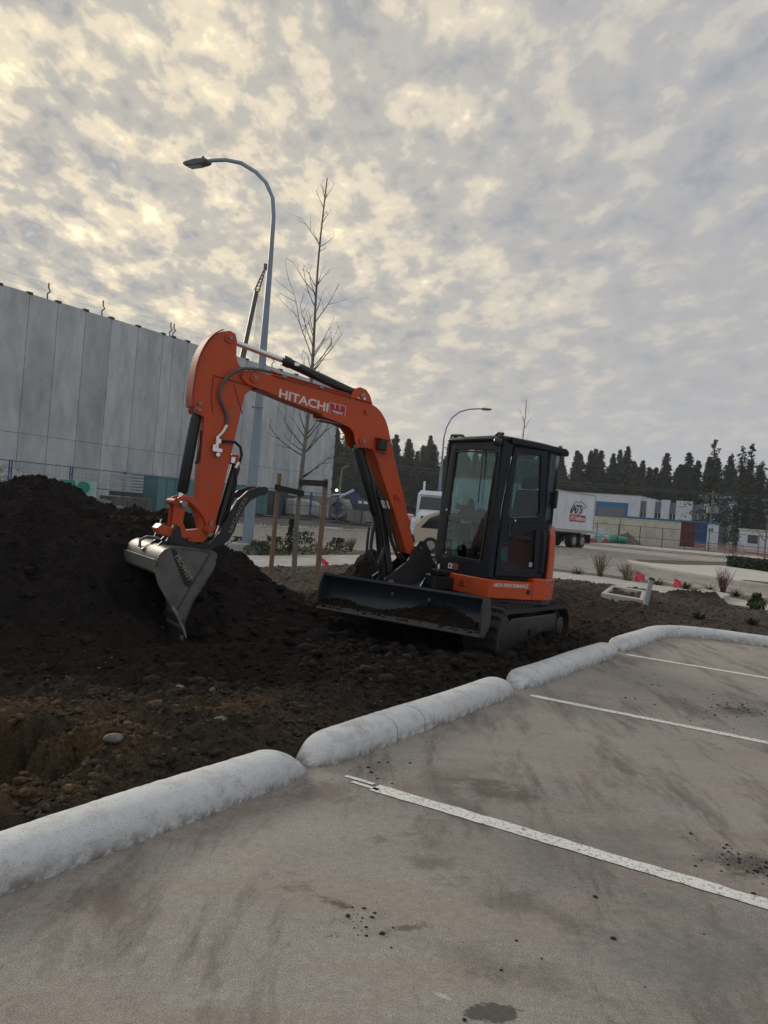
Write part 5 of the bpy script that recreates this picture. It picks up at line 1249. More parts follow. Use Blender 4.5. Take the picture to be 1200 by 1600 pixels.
for i in range(5200):
    u = r.random(); v_ = r.uniform(-.5, .5); z = r.uniform(.02, .62); x = hc[0]+(hd2[0]-hc[0])*u+v_*.9; y = hc[1]+(hd2[1]-hc[1])*u+v_*1.0
    d1 = r.normal(0, 1, 3); d1 /= np.linalg.norm(d1); d2 = np.cross(d1, r.normal(0, 1, 3)); d2 /= np.linalg.norm(d2); s_ = .09
    p = np.array([x, y, z]); q.add([tuple(p-d1*s_), tuple(p+d2*s_*.6), tuple(p+d1*s_), tuple(p-d2*s_*.6)], [(0, 1, 2, 3)])
q.build('foliage', LEAFD, e)
MB().prism([(hc[0]-.35, hc[1]-.4), (hd2[0]-.35, hd2[1]-.4), (hd2[0]+.35, hd2[1]+.4), (hc[0]+.35, hc[1]+.4)], 0, .5, 2).build('core', LEAFD, e)
# left verge plants near the lamp
for i, (q_, h_, w_, lb, kd, m_) in enumerate((((-4.089,23.383), .45, .35, 'small green weed clump left of the lamp footing', 'leaf', LEAF), ((-3.381,22.746), .40, .55, 'low olive weeds right of the lamp footing', 'leaf', LEAF),
        ((-3.039,23.27), .55, .55, 'green bush between the left stake and the young tree', 'leaf', LEAF), ((-2.288,24.419), .72, .6, 'largest green bush behind the young tree and right stake', 'leaf', LEAF), ((-2.665,23.843), 1.05, .18, 'slim dark column shaped evergreen behind the trunk', 'leaf', LEAFD),
        ((-1.451,27.305), .50, .50, 'dark green bush right of the right stake', 'leaf', LEAFD), ((-1.062,28.841), .55, .35, 'thin tall weeds near the red flag', 'twig', DRY), ((-1.769,25.213), .25, .6, 'low dry weeds behind the right stake', 'twig', DRY))):
    shrub('verge_bush', q_, h_, w_, lb, kd, 30+i, m_, 'bush')
r = np.random.default_rng(8); V = MB()
for i in range(5200):
    c = r.uniform(-2, 22); p = r.uniform(-16.9, -14.4)
    if fbm(np.array([c]), np.array([p]), .7, 2, 4)[0] < .47: continue
    x, y = cp(c, p); a = r.random()*6.28; h_ = r.uniform(.04, .14)
    V.add([(x, y, -.0), (x+.012*math.cos(a), y+.012*math.sin(a), 0), (x+.05*math.cos(a+1), y+.05*math.sin(a+1), h_)], [(0, 1, 2)])
for i in range(5000):
    c = r.uniform(-10, 60); p = r.uniform(-32.6, -31.7); x, y = cp(c, p)
    if fbm(np.array([c]), np.array([p]), .5, 2, 9)[0] < .45: continue
    a = r.random()*6.28; h_ = r.uniform(.08, .2); z = fz(x, y)
    V.add([(x, y, z), (x+.05*math.cos(a), y+.05*math.sin(a), z), (x+.09*math.cos(a+1), y+.09*math.sin(a+1), z+h_+.05)], [(0, 1, 2)])
tag(V.build('grass', GRASSM), 'sparse weedy grass on the strips along the road', 'grass', kind='stuff')
# marker flags and stakes
def flag(xy, h, label, s_=.10, z=0, wrapped=False):
    e = empty('marker_flag', (xy[0], xy[1], z), label, 'marker flag')
    MB().tube([(xy[0], xy[1], z-.05), (xy[0]+.01, xy[1], z+h)], .006 if not wrapped else .02, 6).build('stake', WOOD if wrapped else GALV, e)
    x, y = xy
    q = MB(); n = 7
    for i in range(n):
        for j in (0, 1): q.v.append((x+(i/(n-1)-.2)*s_*1.6, y+.03*math.sin(i*1.4+j), z+h-s_*1.1*j-.04*i*s_*4*(.5 if wrapped else 1)+.01*math.cos(i*2)))
    for i in range(n-1): q.f.append((2*i, 2*i+1, 2*i+3, 2*i+2))
    o = q.build('flag', PINK, e); sm_ = o.modifiers.new('solid', 'SOLIDIFY'); sm_.thickness = .004
    if wrapped: MB().blob((x, y, z+h*.5), (s_*.5, s_*.4, h*.36), 3, 2, .35).build('tape_knot', PINK, e)
flag((-1.341,18.914), .34, 'small red marker flag right of the young tree stakes', .12)
flag((7.747,24.367), .34, 'pink marker tape tied near the low dry shrub', .17, wrapped=True)
flag((8.343,22.866), .30, 'bright pink wrapped marker between the green spiky plants', .13, wrapped=True)
# capped grey standpipe, valve boxes
p = (5.074,15.358); z = H(*p)
e = empty('standpipe', (p[0], p[1], z), 'short leaning grey plastic pipe with a dark cap standing in the soil', 'pipe')
tpv = (p[0]+.07, p[1]+.02, z+.50)
MB().tube([(p[0]-.02, p[1], z-.1), tpv], .048, 16).build('pipe', PVC, e, autos=50); MB().tube([(tpv[0], tpv[1], tpv[2]), (tpv[0]+.008, tpv[1], tpv[2]+.045)], .056, 16).build('cap', DARKB, e)
def vault(name, pts, h, label, open_=True, wdt=.10):
    c = (sum(p[0] for p in pts)/4, sum(p[1] for p in pts)/4); e = empty(name, (c[0], c[1], 0), label, 'utility box')
    inner = [(p[0]+(c[0]-p[0])*wdt*2, p[1]+(c[1]-p[1])*wdt*2) for p in pts]
    for i in range(4):
        j = (i+1) % 4; MB().prism([pts[i], pts[j], inner[j], inner[i]], -.1, h, 2).build('side', CONC, e, bevel=.01)
    MB().prism(inner, -.1, (.06 if open_ else h-.02), 2).build('fill' if open_ else 'lid', mat('box_soil', (.07, .06, .05), .95) if open_ else CONC, e)
vault('utility_box', [(4.554,16.591), (5.494,19.15), (6.022,18.299), (5.133,15.695)], .22, 'low pale concrete utility box frame filled with soil')
vault('utility_box', [(7.457,19.666), (8.664,21.707), (8.835,20.42), (7.584,18.161)], .16, 'flat pale concrete slab box half covered by the mulch ridge', False)
tag(MB().box((6.728,18.173)+(.12,), (.3, .2, .06), rz=.3).build('paver_scrap', CONC), 'small broken piece of white concrete lying by the mulch ridge', 'concrete piece')
# thin winter air
hv = bpy.data.materials.new('haze'); hv.use_nodes = True; t = hv.node_tree
for n in list(t.nodes): t.nodes.remove(n)
ho = t.nodes.new('ShaderNodeOutputMaterial'); pv = t.nodes.new('ShaderNodeVolumePrincipled'); pv.inputs['Color'].default_value = (.80, .86, .95, 1); pv.inputs['Density'].default_value = .00035; pv.inputs['Anisotropy'].default_value = .3
t.links.new(pv.outputs[0], ho.inputs['Volume'])
tag(MB().box((0, 120, 22), (620, 620, 49)).build('haze', hv), 'thin cold haze between here and the forest', 'haze', kind='stuff')
# ================================================================== EXCAVATOR
SX = Vector((1.06, 10.15, -.04))
ex = empty('excavator', tuple(SX), 'orange compact excavator with a dark cab reaching its bucket over the soil heap', 'excavator')
TILT = Matrix.Rotation(R(-.75), 4, 'X') @ Matrix.Rotation(R(1.6), 4, 'Y')
TR = Matrix.Translation(SX) @ TILT @ Matrix.Rotation(R(239.3), 4, 'Z')       # undercarriage: x forward, y left
UP = Matrix.Translation(SX) @ TILT @ Matrix.Rotation(R(212.1), 4, 'Z')       # slewed upper works
def U(): return MB(UP)
def K(): return MB(TR)
# ---- tracks
def stadium(hl, r0, cz, n=14):
    p = [(hl+r0*math.cos(a), cz+r0*math.sin(a)) for a in [math.pi/2-math.pi*i/n for i in range(n+1)]]
    return p+[(-hl+r0*math.cos(a), cz+r0*math.sin(a)) for a in [-math.pi/2-math.pi*i/n for i in range(n+1)]]
shoe_me = {}
for sgn in (1, -1):
    y0, y1 = sgn*.60, sgn*1.0
    tk_ = K().plate(stadium(.95, .285, .30), stadium(.95, .235, .30), min(y0, y1), max(y0, y1)).build('track', RUBBER, ex)
    per = 2*1.9+2*math.pi*.285; ns = 50
    if not shoe_me:
        me = bpy.data.meshes.new('shoe'); q = MB().box((0, 0, .012), (.052, .38, .03)).box((.0, .10, .03), (.03, .14, .018)).box((0, -.10, .03), (.03, .14, .018)); me.from_pydata(q.v, [], q.f); me.materials.append(RUBBER); shoe_me['m'] = me
    for i in range(ns):
        s = per*i/ns
        if s < 1.9: x, z, a = .95-s, .585, 0
        elif s < 1.9+math.pi*.285: t_ = (s-1.9)/.285; x, z, a = -.95-.285*math.sin(t_), .30+.285*math.cos(t_), -t_
        elif s < 3.8+math.pi*.285: x, z, a = -.95+(s-1.9-math.pi*.285), .015, math.pi
        else: t_ = (s-3.8-math.pi*.285)/.285; x, z, a = .95+.285*math.sin(t_), .30-.285*math.cos(t_), math.pi-t_
        o = bpy.data.objects.new('shoe', shoe_me['m']); COL.objects.link(o); o.parent = tk_
        M = TR @ Matrix.Translation((x, sgn*.80, z)) @ Matrix.Rotation(a, 4, 'Y'); M.translation -= SX
        o.matrix_local = M
    K().prism([(-.86, .42), (-.74, .47), (.72, .47), (.84, .40), (.84, .14), (.74, .09), (-.78, .09), (-.88, .16)], sgn*.70, sgn*.945).build('track_frame', BLACK, ex, bevel=.015)
    K().prism([(-.30, .26), (-.10, .26), (-.10, .34), (-.30, .34)], sgn*.945, sgn*.952).build('frame_slot', EDGE, ex)
    K().cyl((.12, sgn*.94, .28), (.12, sgn*.955, .28), .045, 14).build('adjuster_hole', mat('hole_black', (.003, .003, .003), 1), ex)
    K().cyl((.95, sgn*.66, .30), (.95, sgn*.94, .30), .225, 24).build('idler', BLACK, ex, bevel=.01)
    sp = K().cyl((-.95, sgn*.66, .30), (-.95, sgn*.90, .30), .20, 24).build('sprocket', BLACK, ex, bevel=.01)
    K().cyl((-.95, sgn*.90, .30), (-.95, sgn*.965, .30), .125, 20).build('drive_cover', EDGE, sp, bevel=.008)
    for x in (-.55, -.2, .15, .5): K().cyl((x, sgn*.70, .10), (x, sgn*.92, .10), .065, 14).build('roller', BLACK, ex)
K().box((0, 0, .42), (1.15, 1.25, .22)).build('carbody', BLACK, ex, bevel=.03)
K().cyl((0, 0, .5), (0, 0, .63), .42, 32).build('slew_ring', BLACK, ex)
# ---- blade
BX, zb = 1.66, .345
prof = [(BX+.03, zb), (BX-.03, zb+.05), (BX-.09, zb+.14), (BX-.10, zb+.23), (BX-.06, zb+.32), (BX+.0, zb+.375), (BX-.03, zb+.39), (BX-.10, zb+.34), (BX-.15, zb+.24), (BX-.14, zb+.12), (BX-.08, zb+.03), (BX-.0, zb-.005)]
bl = K().prism(prof, -1.0, 1.0).build('blade', BLADEM, ex, autos=35)
K().prism([(BX+.06, zb-.02), (BX+.075, zb-.005), (BX+.025, zb+.045), (BX+.01, zb+.035)], -1.005, 1.005).build('cutting_edge', EDGE, bl)
for s in (-1, 1): K().prism([(BX+.05, zb-.01), (BX+.06, zb+.10), (BX+.05, zb+.30), (BX+.01, zb+.39), (BX-.12, zb+.38), (BX-.17, zb+.24), (BX-.16, zb+.08), (BX-.06, zb-.02)], s*.985, s*1.012).build('end_plate', BLADEM, bl, bevel=.004)
K().prism([(BX-.10, zb+.34), (BX+.005, zb+.372), (BX+.0, zb+.40), (BX-.12, zb+.37)], -1.0, 1.0).build('top_rail', BLADEM, bl)
for s in (-.42, .42):
    K().prism([(.45, .32), (.45, .46), (BX-.2, zb+.30), (BX-.12, zb+.26), (BX-.12, zb+.06), (BX-.3, zb+.03)], s-.05, s+.05).build('blade_arm', BLACK, ex, bevel=.008)
K().cyl((.55, 0, .50), (1.1, 0, .60), .055, 16).cyl((1.1, 0, .60), (BX-.13, 0, zb+.22), .03, 12).build('blade_cylinder', BLACK, ex)
for yb_ in (-.1, .35): K().cyl((BX-.03, yb_, zb+.27), (BX-.052, yb_, zb+.28), .014, 8).build('bolt', STEEL, bl)
# ---- upper deck, skirts and engine cover
def arc(r_, a0, a1, n): return [(r_*math.cos(R(a0+(a1-a0)*i/n)), r_*math.sin(R(a0+(a1-a0)*i/n))) for i in range(n+1)]
outl = [(.44, -.85), (.60, -.35), (.60, .18), (.44, .20), (.44, .985)]+[(-.20, 1.0)]+arc(1.075, 112, 248, 22)+[(-.20, -1.0), (.2, -.98)]
U().prism([(x*.985, y*.985) for x, y in outl], .615, .665, 2).build('deck', BLACK, ex, bevel=.008)
skl = [(.445, .175), (.445, .99), (.40, 1.0), (-.20, 1.005), (-.20, .965), (.405, .955), (.405, .175)]
sk = U().prism(skl, .668, .875, 2).build('side_cover', ORANGE, ex, bevel=.010, seg=3)
for (y, z) in ((.885, .84), (.22, .84), (.22, .71), (.60, .83), (.60, .70)): U().cyl((.444, y if y < .7 else .6, z), (.456, y if y < .7 else .6, z), .014, 8).build('bolt', STEEL, sk)
for k in range(3): U().box((.447, .50, .745+.028*k), (.008, .09-.012*k, .010)).build('vent_slot', BLACK, sk)
# counterweight: thick curved casting
cw_o = arc(1.08, 111, 249, 26); cw_i = arc(.80, 249, 111, 26)
U().prism([(-.205, 1.005)]+cw_o+[(-.205, -1.005), (-.205, -.75)]+cw_i+[(-.205, .75)], .668, .925, 2).build('counterweight', ORANGE, ex, bevel=.02, seg=3)
U().prism(arc(1.085, 150, 210, 10)+arc(.9, 210, 150, 10), .66, .72, 2).build('bumper_pad', BLACK, ex)
for (a, z) in ((116, .86), (116, .73), (124, .80)):
    x, y = 1.083*math.cos(R(a)), 1.083*math.sin(R(a)); U().blob((x, y, z), (.016, .016, .016), 1, 1, 0).build('bolt', STEEL, ex)
x_, y_ = 1.04*math.cos(R(107)), 1.0; U().prism([(-.17, .735), (-.12, .735), (-.12, .79), (-.17, .79)], 1.004, 1.010).build('cap_recess', BLACK, ex)
U().cyl((-.14, 1.0, .76), (-.14, 1.012, .76), .028, 12).build('filler_cap', BLACK, ex)
# rear hood wrapping up behind the cab
hood = [(-.47, .93)]+arc(1.06, 117, 243, 22)+[(-.47, -.93), (-.47, -.6), (-.60, -.5), (-.60, .5), (-.52, .80)]
n_ = len(hood); q = U()
for k, (z, f) in enumerate(((.93, 1.0), (1.2, .985), (1.45, .955), (1.56, .91))):
    for x, y in hood: q.v.append((-.47+(x+.47)*f-.01*k, y*(f if k else 1), z))
for k in range(3):
    for i in range(n_): j = (i+1) % n_; q.f.append((k*n_+i, k*n_+j, (k+1)*n_+j, (k+1)*n_+i))
q.f.append(tuple(range(3*n_, 4*n_))); q.f.append(tuple(range(n_))[::-1]); q.build('engine_hood', ORANGE, ex, autos=50)
U().box((-1.0, -.3, 1.25), (.06, .5, .12)).build('hood_vent', BLACK, ex)
# right hand covers (tank side) of the machine
U().prism([(.30, -.95), (-.45, -.93), (-.45, -.16), (.10, -.16), (.30, -.3)], .668, .98, 2).build('right_cover', BLACK, ex, bevel=.05, seg=3)
U().prism([(.22, -.88), (-.45, -.90), (-.45, -.2), (.05, -.2)], .98, 1.02, 2).build('right_step', BLACK, ex, bevel=.01)
U().cyl((-.1, -.6, 1.02), (-.1, -.6, 1.08), .07, 16).build('fuel_cap', BLACK, ex)
# front black box and valve gear by the boom foot
U().box((.56, .20, .745), (.36, .30, .15)).build('tool_box', BLACK, ex, bevel=.012)
for k in range(3): U().cyl((.70, .10+.05*k, .82), (.70, .10+.05*k, .84), .012, 8).build('bolt', CHROME, ex)
U().box((.50, .1, .86), (.30, .34, .05)).build('floor_front', BLACK, ex, bevel=.008)
U().box((.50, -.28, .80), (.28, .34, .26)).build('valve_block', BLACK, ex, bevel=.01)
for k in range(5): U().tube([(.52, -.15-.06*k, .93), (.60, -.15-.05*k, 1.02), (.70, -.06-.02*k, .98), (.80, -.02*k, .90)], .015, 8).build('hydraulic_hose', RUBBER, ex)
for k in range(3): U().cyl((.55, .02+.07*k, .90), (.55, .02+.07*k, 1.0-.02*k), .018, 10).build('hose_fitting', CHROME, ex)
U().box((.60, .02, .985), (.14, .10, .05)).build('hose_clamp_plate', STEEL, ex)
# ---- swing post
for y0, y1 in ((.115, .15), (-.15, -.115)):
    U().prism([(.86, 1.20), (.82, 1.215), (.76, 1.20), (.70, 1.12), (.62, .96), (.66, .72), (.80, .60), (1.16, .62), (1.28, .66), (1.28, .74), (1.12, .86), (1.0, .95)], y0, y1).build('swing_plate', BLACK, ex, bevel=.006)
U().prism([(.60, .70), (.66, .95), (.80, .98), (1.05, .80), (1.24, .72), (1.24, .64), (.8, .60)], -.11, .11).build('swing_casting', BLACK, ex, bevel=.02)
U().cyl((.70, 0, .54), (.70, 0, .98), .13, 24).build('swing_pin', BLACK, ex, bevel=.01)
U().cyl((.84, -.165, 1.13), (.84, .165, 1.13), .045, 18).build('boom_foot_pin', BLACK, ex)
U().cyl((1.20, -.165, .70), (1.20, .165, .70), .035, 16).build('cylinder_foot_pin', STEEL, ex)
U().cyl((.84, .165, 1.13), (.84, .172, 1.13), .015, 10).build('grease_nipple', CHROME, ex)
U().tube([(.55, .12, .72), (.78, .16, .70), (.95, .18, .62)], .05, 12).build('swing_cylinder', BLACK, ex)
U().tube([(.75, .19, .78), (.80, .22, .74), (.83, .22, .68)], .010, 8).build('bent_rod', CHROME, ex)
# ---- boom
boomp = [(3.06, 2.795), (2.831, 2.781), (2.394, 2.763), (1.954, 2.725)]+crom([(1.70, 2.702), (1.60, 2.665), (1.51, 2.59), (1.441, 2.489), (1.376, 2.326), (1.322, 2.198)], 4)+[(1.225, 1.962), (1.097, 1.677), (.911, 1.191), (.86, 1.08), (.90, 1.03), (.99, 1.05),
         (1.225, 1.514), (1.456, 1.933), (1.60, 2.18), (1.72, 2.335), (1.84, 2.405), (2.035, 2.425), (2.36, 2.492), (2.644, 2.538), (2.919, 2.592), (3.06, 2.62)]
bm = U().prism(boomp, -.10, .10).build('boom', ORANGE, ex, bevel=.006)
# side plates run proud of the lower face; lugs for the boom cylinder
for y0, y1 in ((.100, .116), (-.116, -.100)):
    U().prism([(1.50, 2.02), (1.56, 2.12), (1.62, 2.185), (1.70, 2.195), (1.765, 2.185), (1.83, 2.205), (1.865, 2.27), (1.88, 2.33), (1.94, 2.385), (2.05, 2.415), (2.3, 2.455), (2.3, 2.50), (1.9, 2.50), (1.62, 2.32), (1.44, 2.06)], y0, y1).build('lug_plate', ORANGE, bm, bevel=.004)
    U().prism([(3.269, 2.699), (3.262, 2.75), (3.203, 2.787), (3.119, 2.797), (2.92, 2.785), (2.94, 2.60), (3.12, 2.628), (3.20, 2.645)], y0, y1).build('fork_plate', ORANGE, bm, bevel=.004)
for y in (-.135, .115):
    U().cyl((1.756, y, 2.262), (1.756, y+.02, 2.262), .052, 20).build('pin_boss', ORANGE, bm); U().cyl((3.126, y, 2.719), (3.126, y+.02, 2.719), .05, 20).build('pin_boss', ORANGE, bm)
U().cyl((1.756, -.15, 2.262), (1.756, .15, 2.262), .022, 14).build('pin', STEEL, bm); U().cyl((3.126, -.15, 2.719), (3.126, .15, 2.719), .02, 14).build('pin', STEEL, bm)
U().prism([(2.95, 2.79), (1.70, 2.705), (1.70, 2.716), (2.95, 2.802)], -.122, .122).build('top_flange', ORANGE, bm)
U().tube([(1.66, 0, 2.70), (1.51, 0, 2.585), (1.44, 0, 2.49), (1.372, 0, 2.326), (1.318, 0, 2.198)], .02, 6).build('weld_seam', BLACK, bm)
U().prism([(2.30, 2.430), (1.98, 2.418), (1.98, 2.41), (2.30, 2.42)], -.09, .09).build('wear_plate', STEEL, bm)
# bracket carrying the arm cylinder
for y0, y1 in ((.055, .075), (-.075, -.055)):
    U().prism([(1.96, 2.72), (1.93, 2.79), (1.88, 2.85), (1.84, 2.865), (1.76, 2.85), (1.70, 2.79), (1.655, 2.70)], y0, y1).build('cylinder_bracket', ORANGE, bm, bevel=.004)
U().cyl((1.80, -.09, 2.775), (1.80, .09, 2.775), .030, 16).build('pin', STEEL, bm)
for (x, z) in ((1.853, 2.722), (1.775, 2.735)): U().cyl((x, .075, z+.01), (x, .085, z+.01), .014, 10).build('bolt', CHROME, bm)
U().cyl((1.74, .115, 2.60), (1.74, .128, 2.60), .03, 16).build('side_boss', ORANGE, bm)
U().box((1.21, .118, 1.69), (.07, .03, .05)).cyl((1.21, .12, 1.69), (1.21, .15, 1.69), .018, 10).build('hose_lug', ORANGE, bm)
# hard pipes along the top of the boom
for k in range(3): U().tube([(2.96, .03+.035*k, 2.835), (2.86, .03+.035*k, 2.815), (1.98, .03+.035*k, 2.752)], .011, 8).build('oil_pipe', ORANGE_IN, bm)
for x in (2.8, 2.35): U().box((x, .065, 2.80-(2.8-x)*.07), (.05, .14, .028)).build('pipe_clamp', STEEL, bm)
# work light on the boom side
wl = U().box((1.53, .165, 2.25), (.085, .10, .13)).build('work_light', BLACK, ex, bevel=.012)
U().box((1.577, .165, 2.25), (.012, .08, .11)).build('light_lens', LENS, wl)
U().box((1.50, .13, 2.325), (.18, .12, .012)).build('light_guard', ORANGE, wl); U().box((1.50, .13, 2.178), (.16, .10, .012)).build('light_guard', ORANGE, wl)
# lettering on the boom
text('maker_letters', 'HITACHI', WHITEP, bm, (2.828, .1175-.017, 2.571), (-.994, 0, -.098), (0, 0, 1), .095, .60, .004, T=UP)
dq = [(2.225, 2.622), (2.012, 2.612), (2.022, 2.458), (2.193, 2.468)]
U().prism(dq, .1005, .1045).build('dealer_decal', REDP, bm)
for i in range(4):
    a, b_ = dq[i], dq[(i+1) % 4]; U().tube([(a[0], .105, a[1]), (b_[0], .105, b_[1])], .0035, 4).build('decal_border', WHITEP, bm)
text('dealer_letters', 'WAJAX', WHITEP, bm, (2.178, .105, 2.508), (-.994, 0, -.06), (0, 0, 1), .042, .135, .003, T=UP)
for x in (2.155, 2.095): U().prism([(x-.004, 2.617), (x+.004, 2.617), (x-.006, 2.565), (x-.013, 2.565)], .105, .108).build('decal_notch', WHITEP, bm)
for x in (2.14, 2.075): U().prism([(x-.012, 2.466), (x+.012, 2.466), (x, 2.488)], .105, .108).build('decal_notch', WHITEP, bm)
# ---- arm
armp = [(3.43, 3.155), (3.370, 3.135)]+crom([(3.345, 3.071), (3.334, 2.92), (3.296, 2.831), (3.219, 2.785)], 4)+[(3.12, 2.785), (3.055, 2.75), (3.05, 2.68), (3.10, 2.635), (3.196, 2.536), (3.251, 2.072), (3.297, 1.70), (3.341, 1.308), (3.362, 1.10), (3.385, 1.05), (3.43, 1.05),
        (3.49, 1.09), (3.53, 1.18), (3.568, 1.389), (3.586, 1.705), (3.594, 2.10), (3.604, 2.235), (3.690, 2.262)]+crom([(3.726, 2.315), (3.74, 2.46), (3.734, 2.691), (3.701, 2.866), (3.631, 3.018), (3.55, 3.11), (3.43, 3.155)], 4)[:-1]
am = U().prism(armp, -.078, .078).build('arm', ORANGE, ex, bevel=.006)
flg = crom([(3.50, 3.145), (3.555, 3.112), (3.638, 3.020), (3.707, 2.868), (3.740, 2.692), (3.746, 2.46), (3.732, 2.32)], 4)
q = U()
for a, b_ in zip(flg[:-1], flg[1:]): q.prism([a, b_, (b_[0]+.013, b_[1]+.004), (a[0]+.013, a[1]+.004)], -.10, .10)
q.build('back_flange', ORANGE_IN, am)
for y in (-.098, .078):
    U().cyl((3.43, y, 3.075), (3.43, y+.02, 3.075), .05, 20).build('pin_boss', ORANGE, am); U().cyl((3.675, y, 2.30), (3.675, y+.02, 2.30), .045, 18).build('pin_boss', ORANGE, am); U().cyl((3.43, y, 1.12), (3.43, y+.02, 1.12), .05, 18).build('pin_boss', ORANGE, am)
for (x, z, r_) in ((3.43, 3.075, .018), (3.67, 2.36, .016), (3.675, 2.30, .02), (3.43, 1.12, .022)): U().cyl((x, -.12, z), (x, .12, z), r_, 12).build('pin', STEEL, am)
U().tube([(3.555, .080, 2.67), (3.36, .080, 2.655), (3.20, .080, 2.64)], .008, 6).tube([(3.555, .080, 2.67), (3.555, .080, 2.45), (3.52, .08, 2.3)], .006, 6).build('weld_seam', ORANGE_IN, am)
U().tube([(3.33, .080, 2.62), (3.2, .080, 2.33)], .006, 6).build('weld_seam', ORANGE_IN, am)
# hose and valve on the arm side
U().tube([(2.93, .10, 2.815), (3.06, .13, 2.815), (3.178, .14, 2.806), (3.27, .14, 2.79), (3.37, .135, 2.735), (3.45, .13, 2.64), (3.485, .12, 2.54), (3.475, .11, 2.45), (3.42, .105, 2.37), (3.375, .10, 2.30), (3.362, .10, 2.20), (3.40, .10, 2.11), (3.45, .10, 2.05)], .017, 10).build('grey_hose', GREYPL, am, smooth=True)
U().tube([(3.362, .10, 2.19), (3.40, .10, 2.11), (3.45, .10, 2.05)], .021, 10).build('hose_ferrule', CHROME, am)
U().tube([(3.45, .11, 2.06), (3.445, .11, 1.93)], .020, 12).box((3.44, .11, 1.925), (.10, .03, .035)).box((3.48, .12, 1.95), (.03, .03, .05)).box((3.44, .115, 2.015), (.045, .045, .045)).cyl((3.43, .10, 1.88), (3.43, .13, 1.88), .022, 8).build('shut_off_valve', CHROME, am)
U().tube([(3.43, .11, 2.015), (3.33, .115, 2.03), (3.26, .12, 2.03), (3.20, .12, 1.99), (3.175, .12, 1.91), (3.185, .11, 1.83), (3.215, .10, 1.77)], .015, 10).build('black_hose', RUBBER, am, smooth=True)
U().cyl((3.185, .11, 1.83), (3.215, .10, 1.77), .02, 8).build('hose_ferrule', CHROME, am)
# arm cylinder on top
U().cyl((3.43, 0, 3.075), (2.76, 0, 2.985), .029, 20).build('arm_cylinder_rod', CHROME, ex, autos=40)
ac = U().tube([(2.79, 0, 2.99), (2.70, 0, 2.972), (2.69, 0, 2.97), (1.86, 0, 2.79)], [.058, .058, .050, .050], 20).build('arm_cylinder_barrel', BLACK, ex, autos=40)
U().cyl((3.43, -.05, 3.075), (3.43, .05, 3.075), .045, 16).build('rod_eye', BLACK, ex); U().cyl((1.80, -.05, 2.775), (1.80, .05, 2.775), .05, 16).build('barrel_eye', BLACK, ac)
U().tube([(2.62, .06, 2.96), (2.58, .065, 2.93), (2.3, .065, 2.85), (2.0, .06, 2.80)], .012, 8).build('side_pipe', BLACK, ac); U().box((2.64, .055, 2.965), (.07, .03, .035)).build('port', CHROME, ac)
# boom cylinder with hoses
U().cyl((1.756, -.06, 2.262), (1.756, .06, 2.262), .05, 16).build('boom_cylinder_eye', BLACK, ex)
U().cyl((1.77, 0, 2.23), (1.74, 0, 2.17), .035, 14).build('boom_cylinder_neck', CHROME, ex)
bc = U().tube([(1.748, 0, 2.19), (1.745, 0, 2.18), (1.49, 0, 1.66), (1.42, 0, 1.50), (1.40, 0, 1.46)], [.05, .062, .062, .062, .05], 20).build('boom_cylinder_barrel', BLACK, ex, autos=40)
U().tube([(1.47, .0, 1.70), (1.32, 0, 1.25), (1.20, 0, .70)], [.058, .06, .055], 16).build('boom_cylinder_base', BLACK, ex, autos=50)
U().prism([(1.56, 1.80), (1.50, 1.82), (1.40, 1.70), (1.27, 1.28), (1.13, .80), (1.20, .76), (1.30, 1.1), (1.40, 1.42)], .06, .085).build('cylinder_guard', BLACK, ex, bevel=.006)
for k, (dx_, dy_) in enumerate(((0, .10), (.035, .12), (-.03, .11))):
    U().tube([(1.43-dx_, dy_, 1.68), (1.36-dx_, dy_+.01, 1.58), (1.31-dx_, dy_+.01, 1.42), (1.22-dx_, dy_+.02, 1.18), (1.12-dx_, dy_+.02, 1.02), (1.02-dx_, dy_, .95)], .014, 8).build('boom_hose', RUBBER, ex, smooth=True)
    U().cyl((1.40-dx_, dy_+.003, 1.63), (1.355-dx_, dy_+.008, 1.545), .019, 10).build('hose_ferrule', CHROME, ex)
U().cyl((1.455, .07, 1.73), (1.455, .10, 1.73), .035, 14).build('port_boss', BLACK, ex)
U().tube([(1.48, .10, 1.36), (1.51, .14, 1.25), (1.52, .15, 1.10), (1.50, .15, .99), (1.45, .15, .91), (1.40, .15, .90), (1.36, .14, .97), (1.32, .12, 1.10)], .020, 10).build('hanging_hose', RUBBER, ex, smooth=True)
U().tube([(1.47, -.02, 1.30), (1.50, .03, 1.15), (1.50, .04, 1.02), (1.44, .05, .90), (1.36, .05, .86), (1.28, .05, .90)], .016, 10).build('hanging_hose', RUBBER, ex, smooth=True)
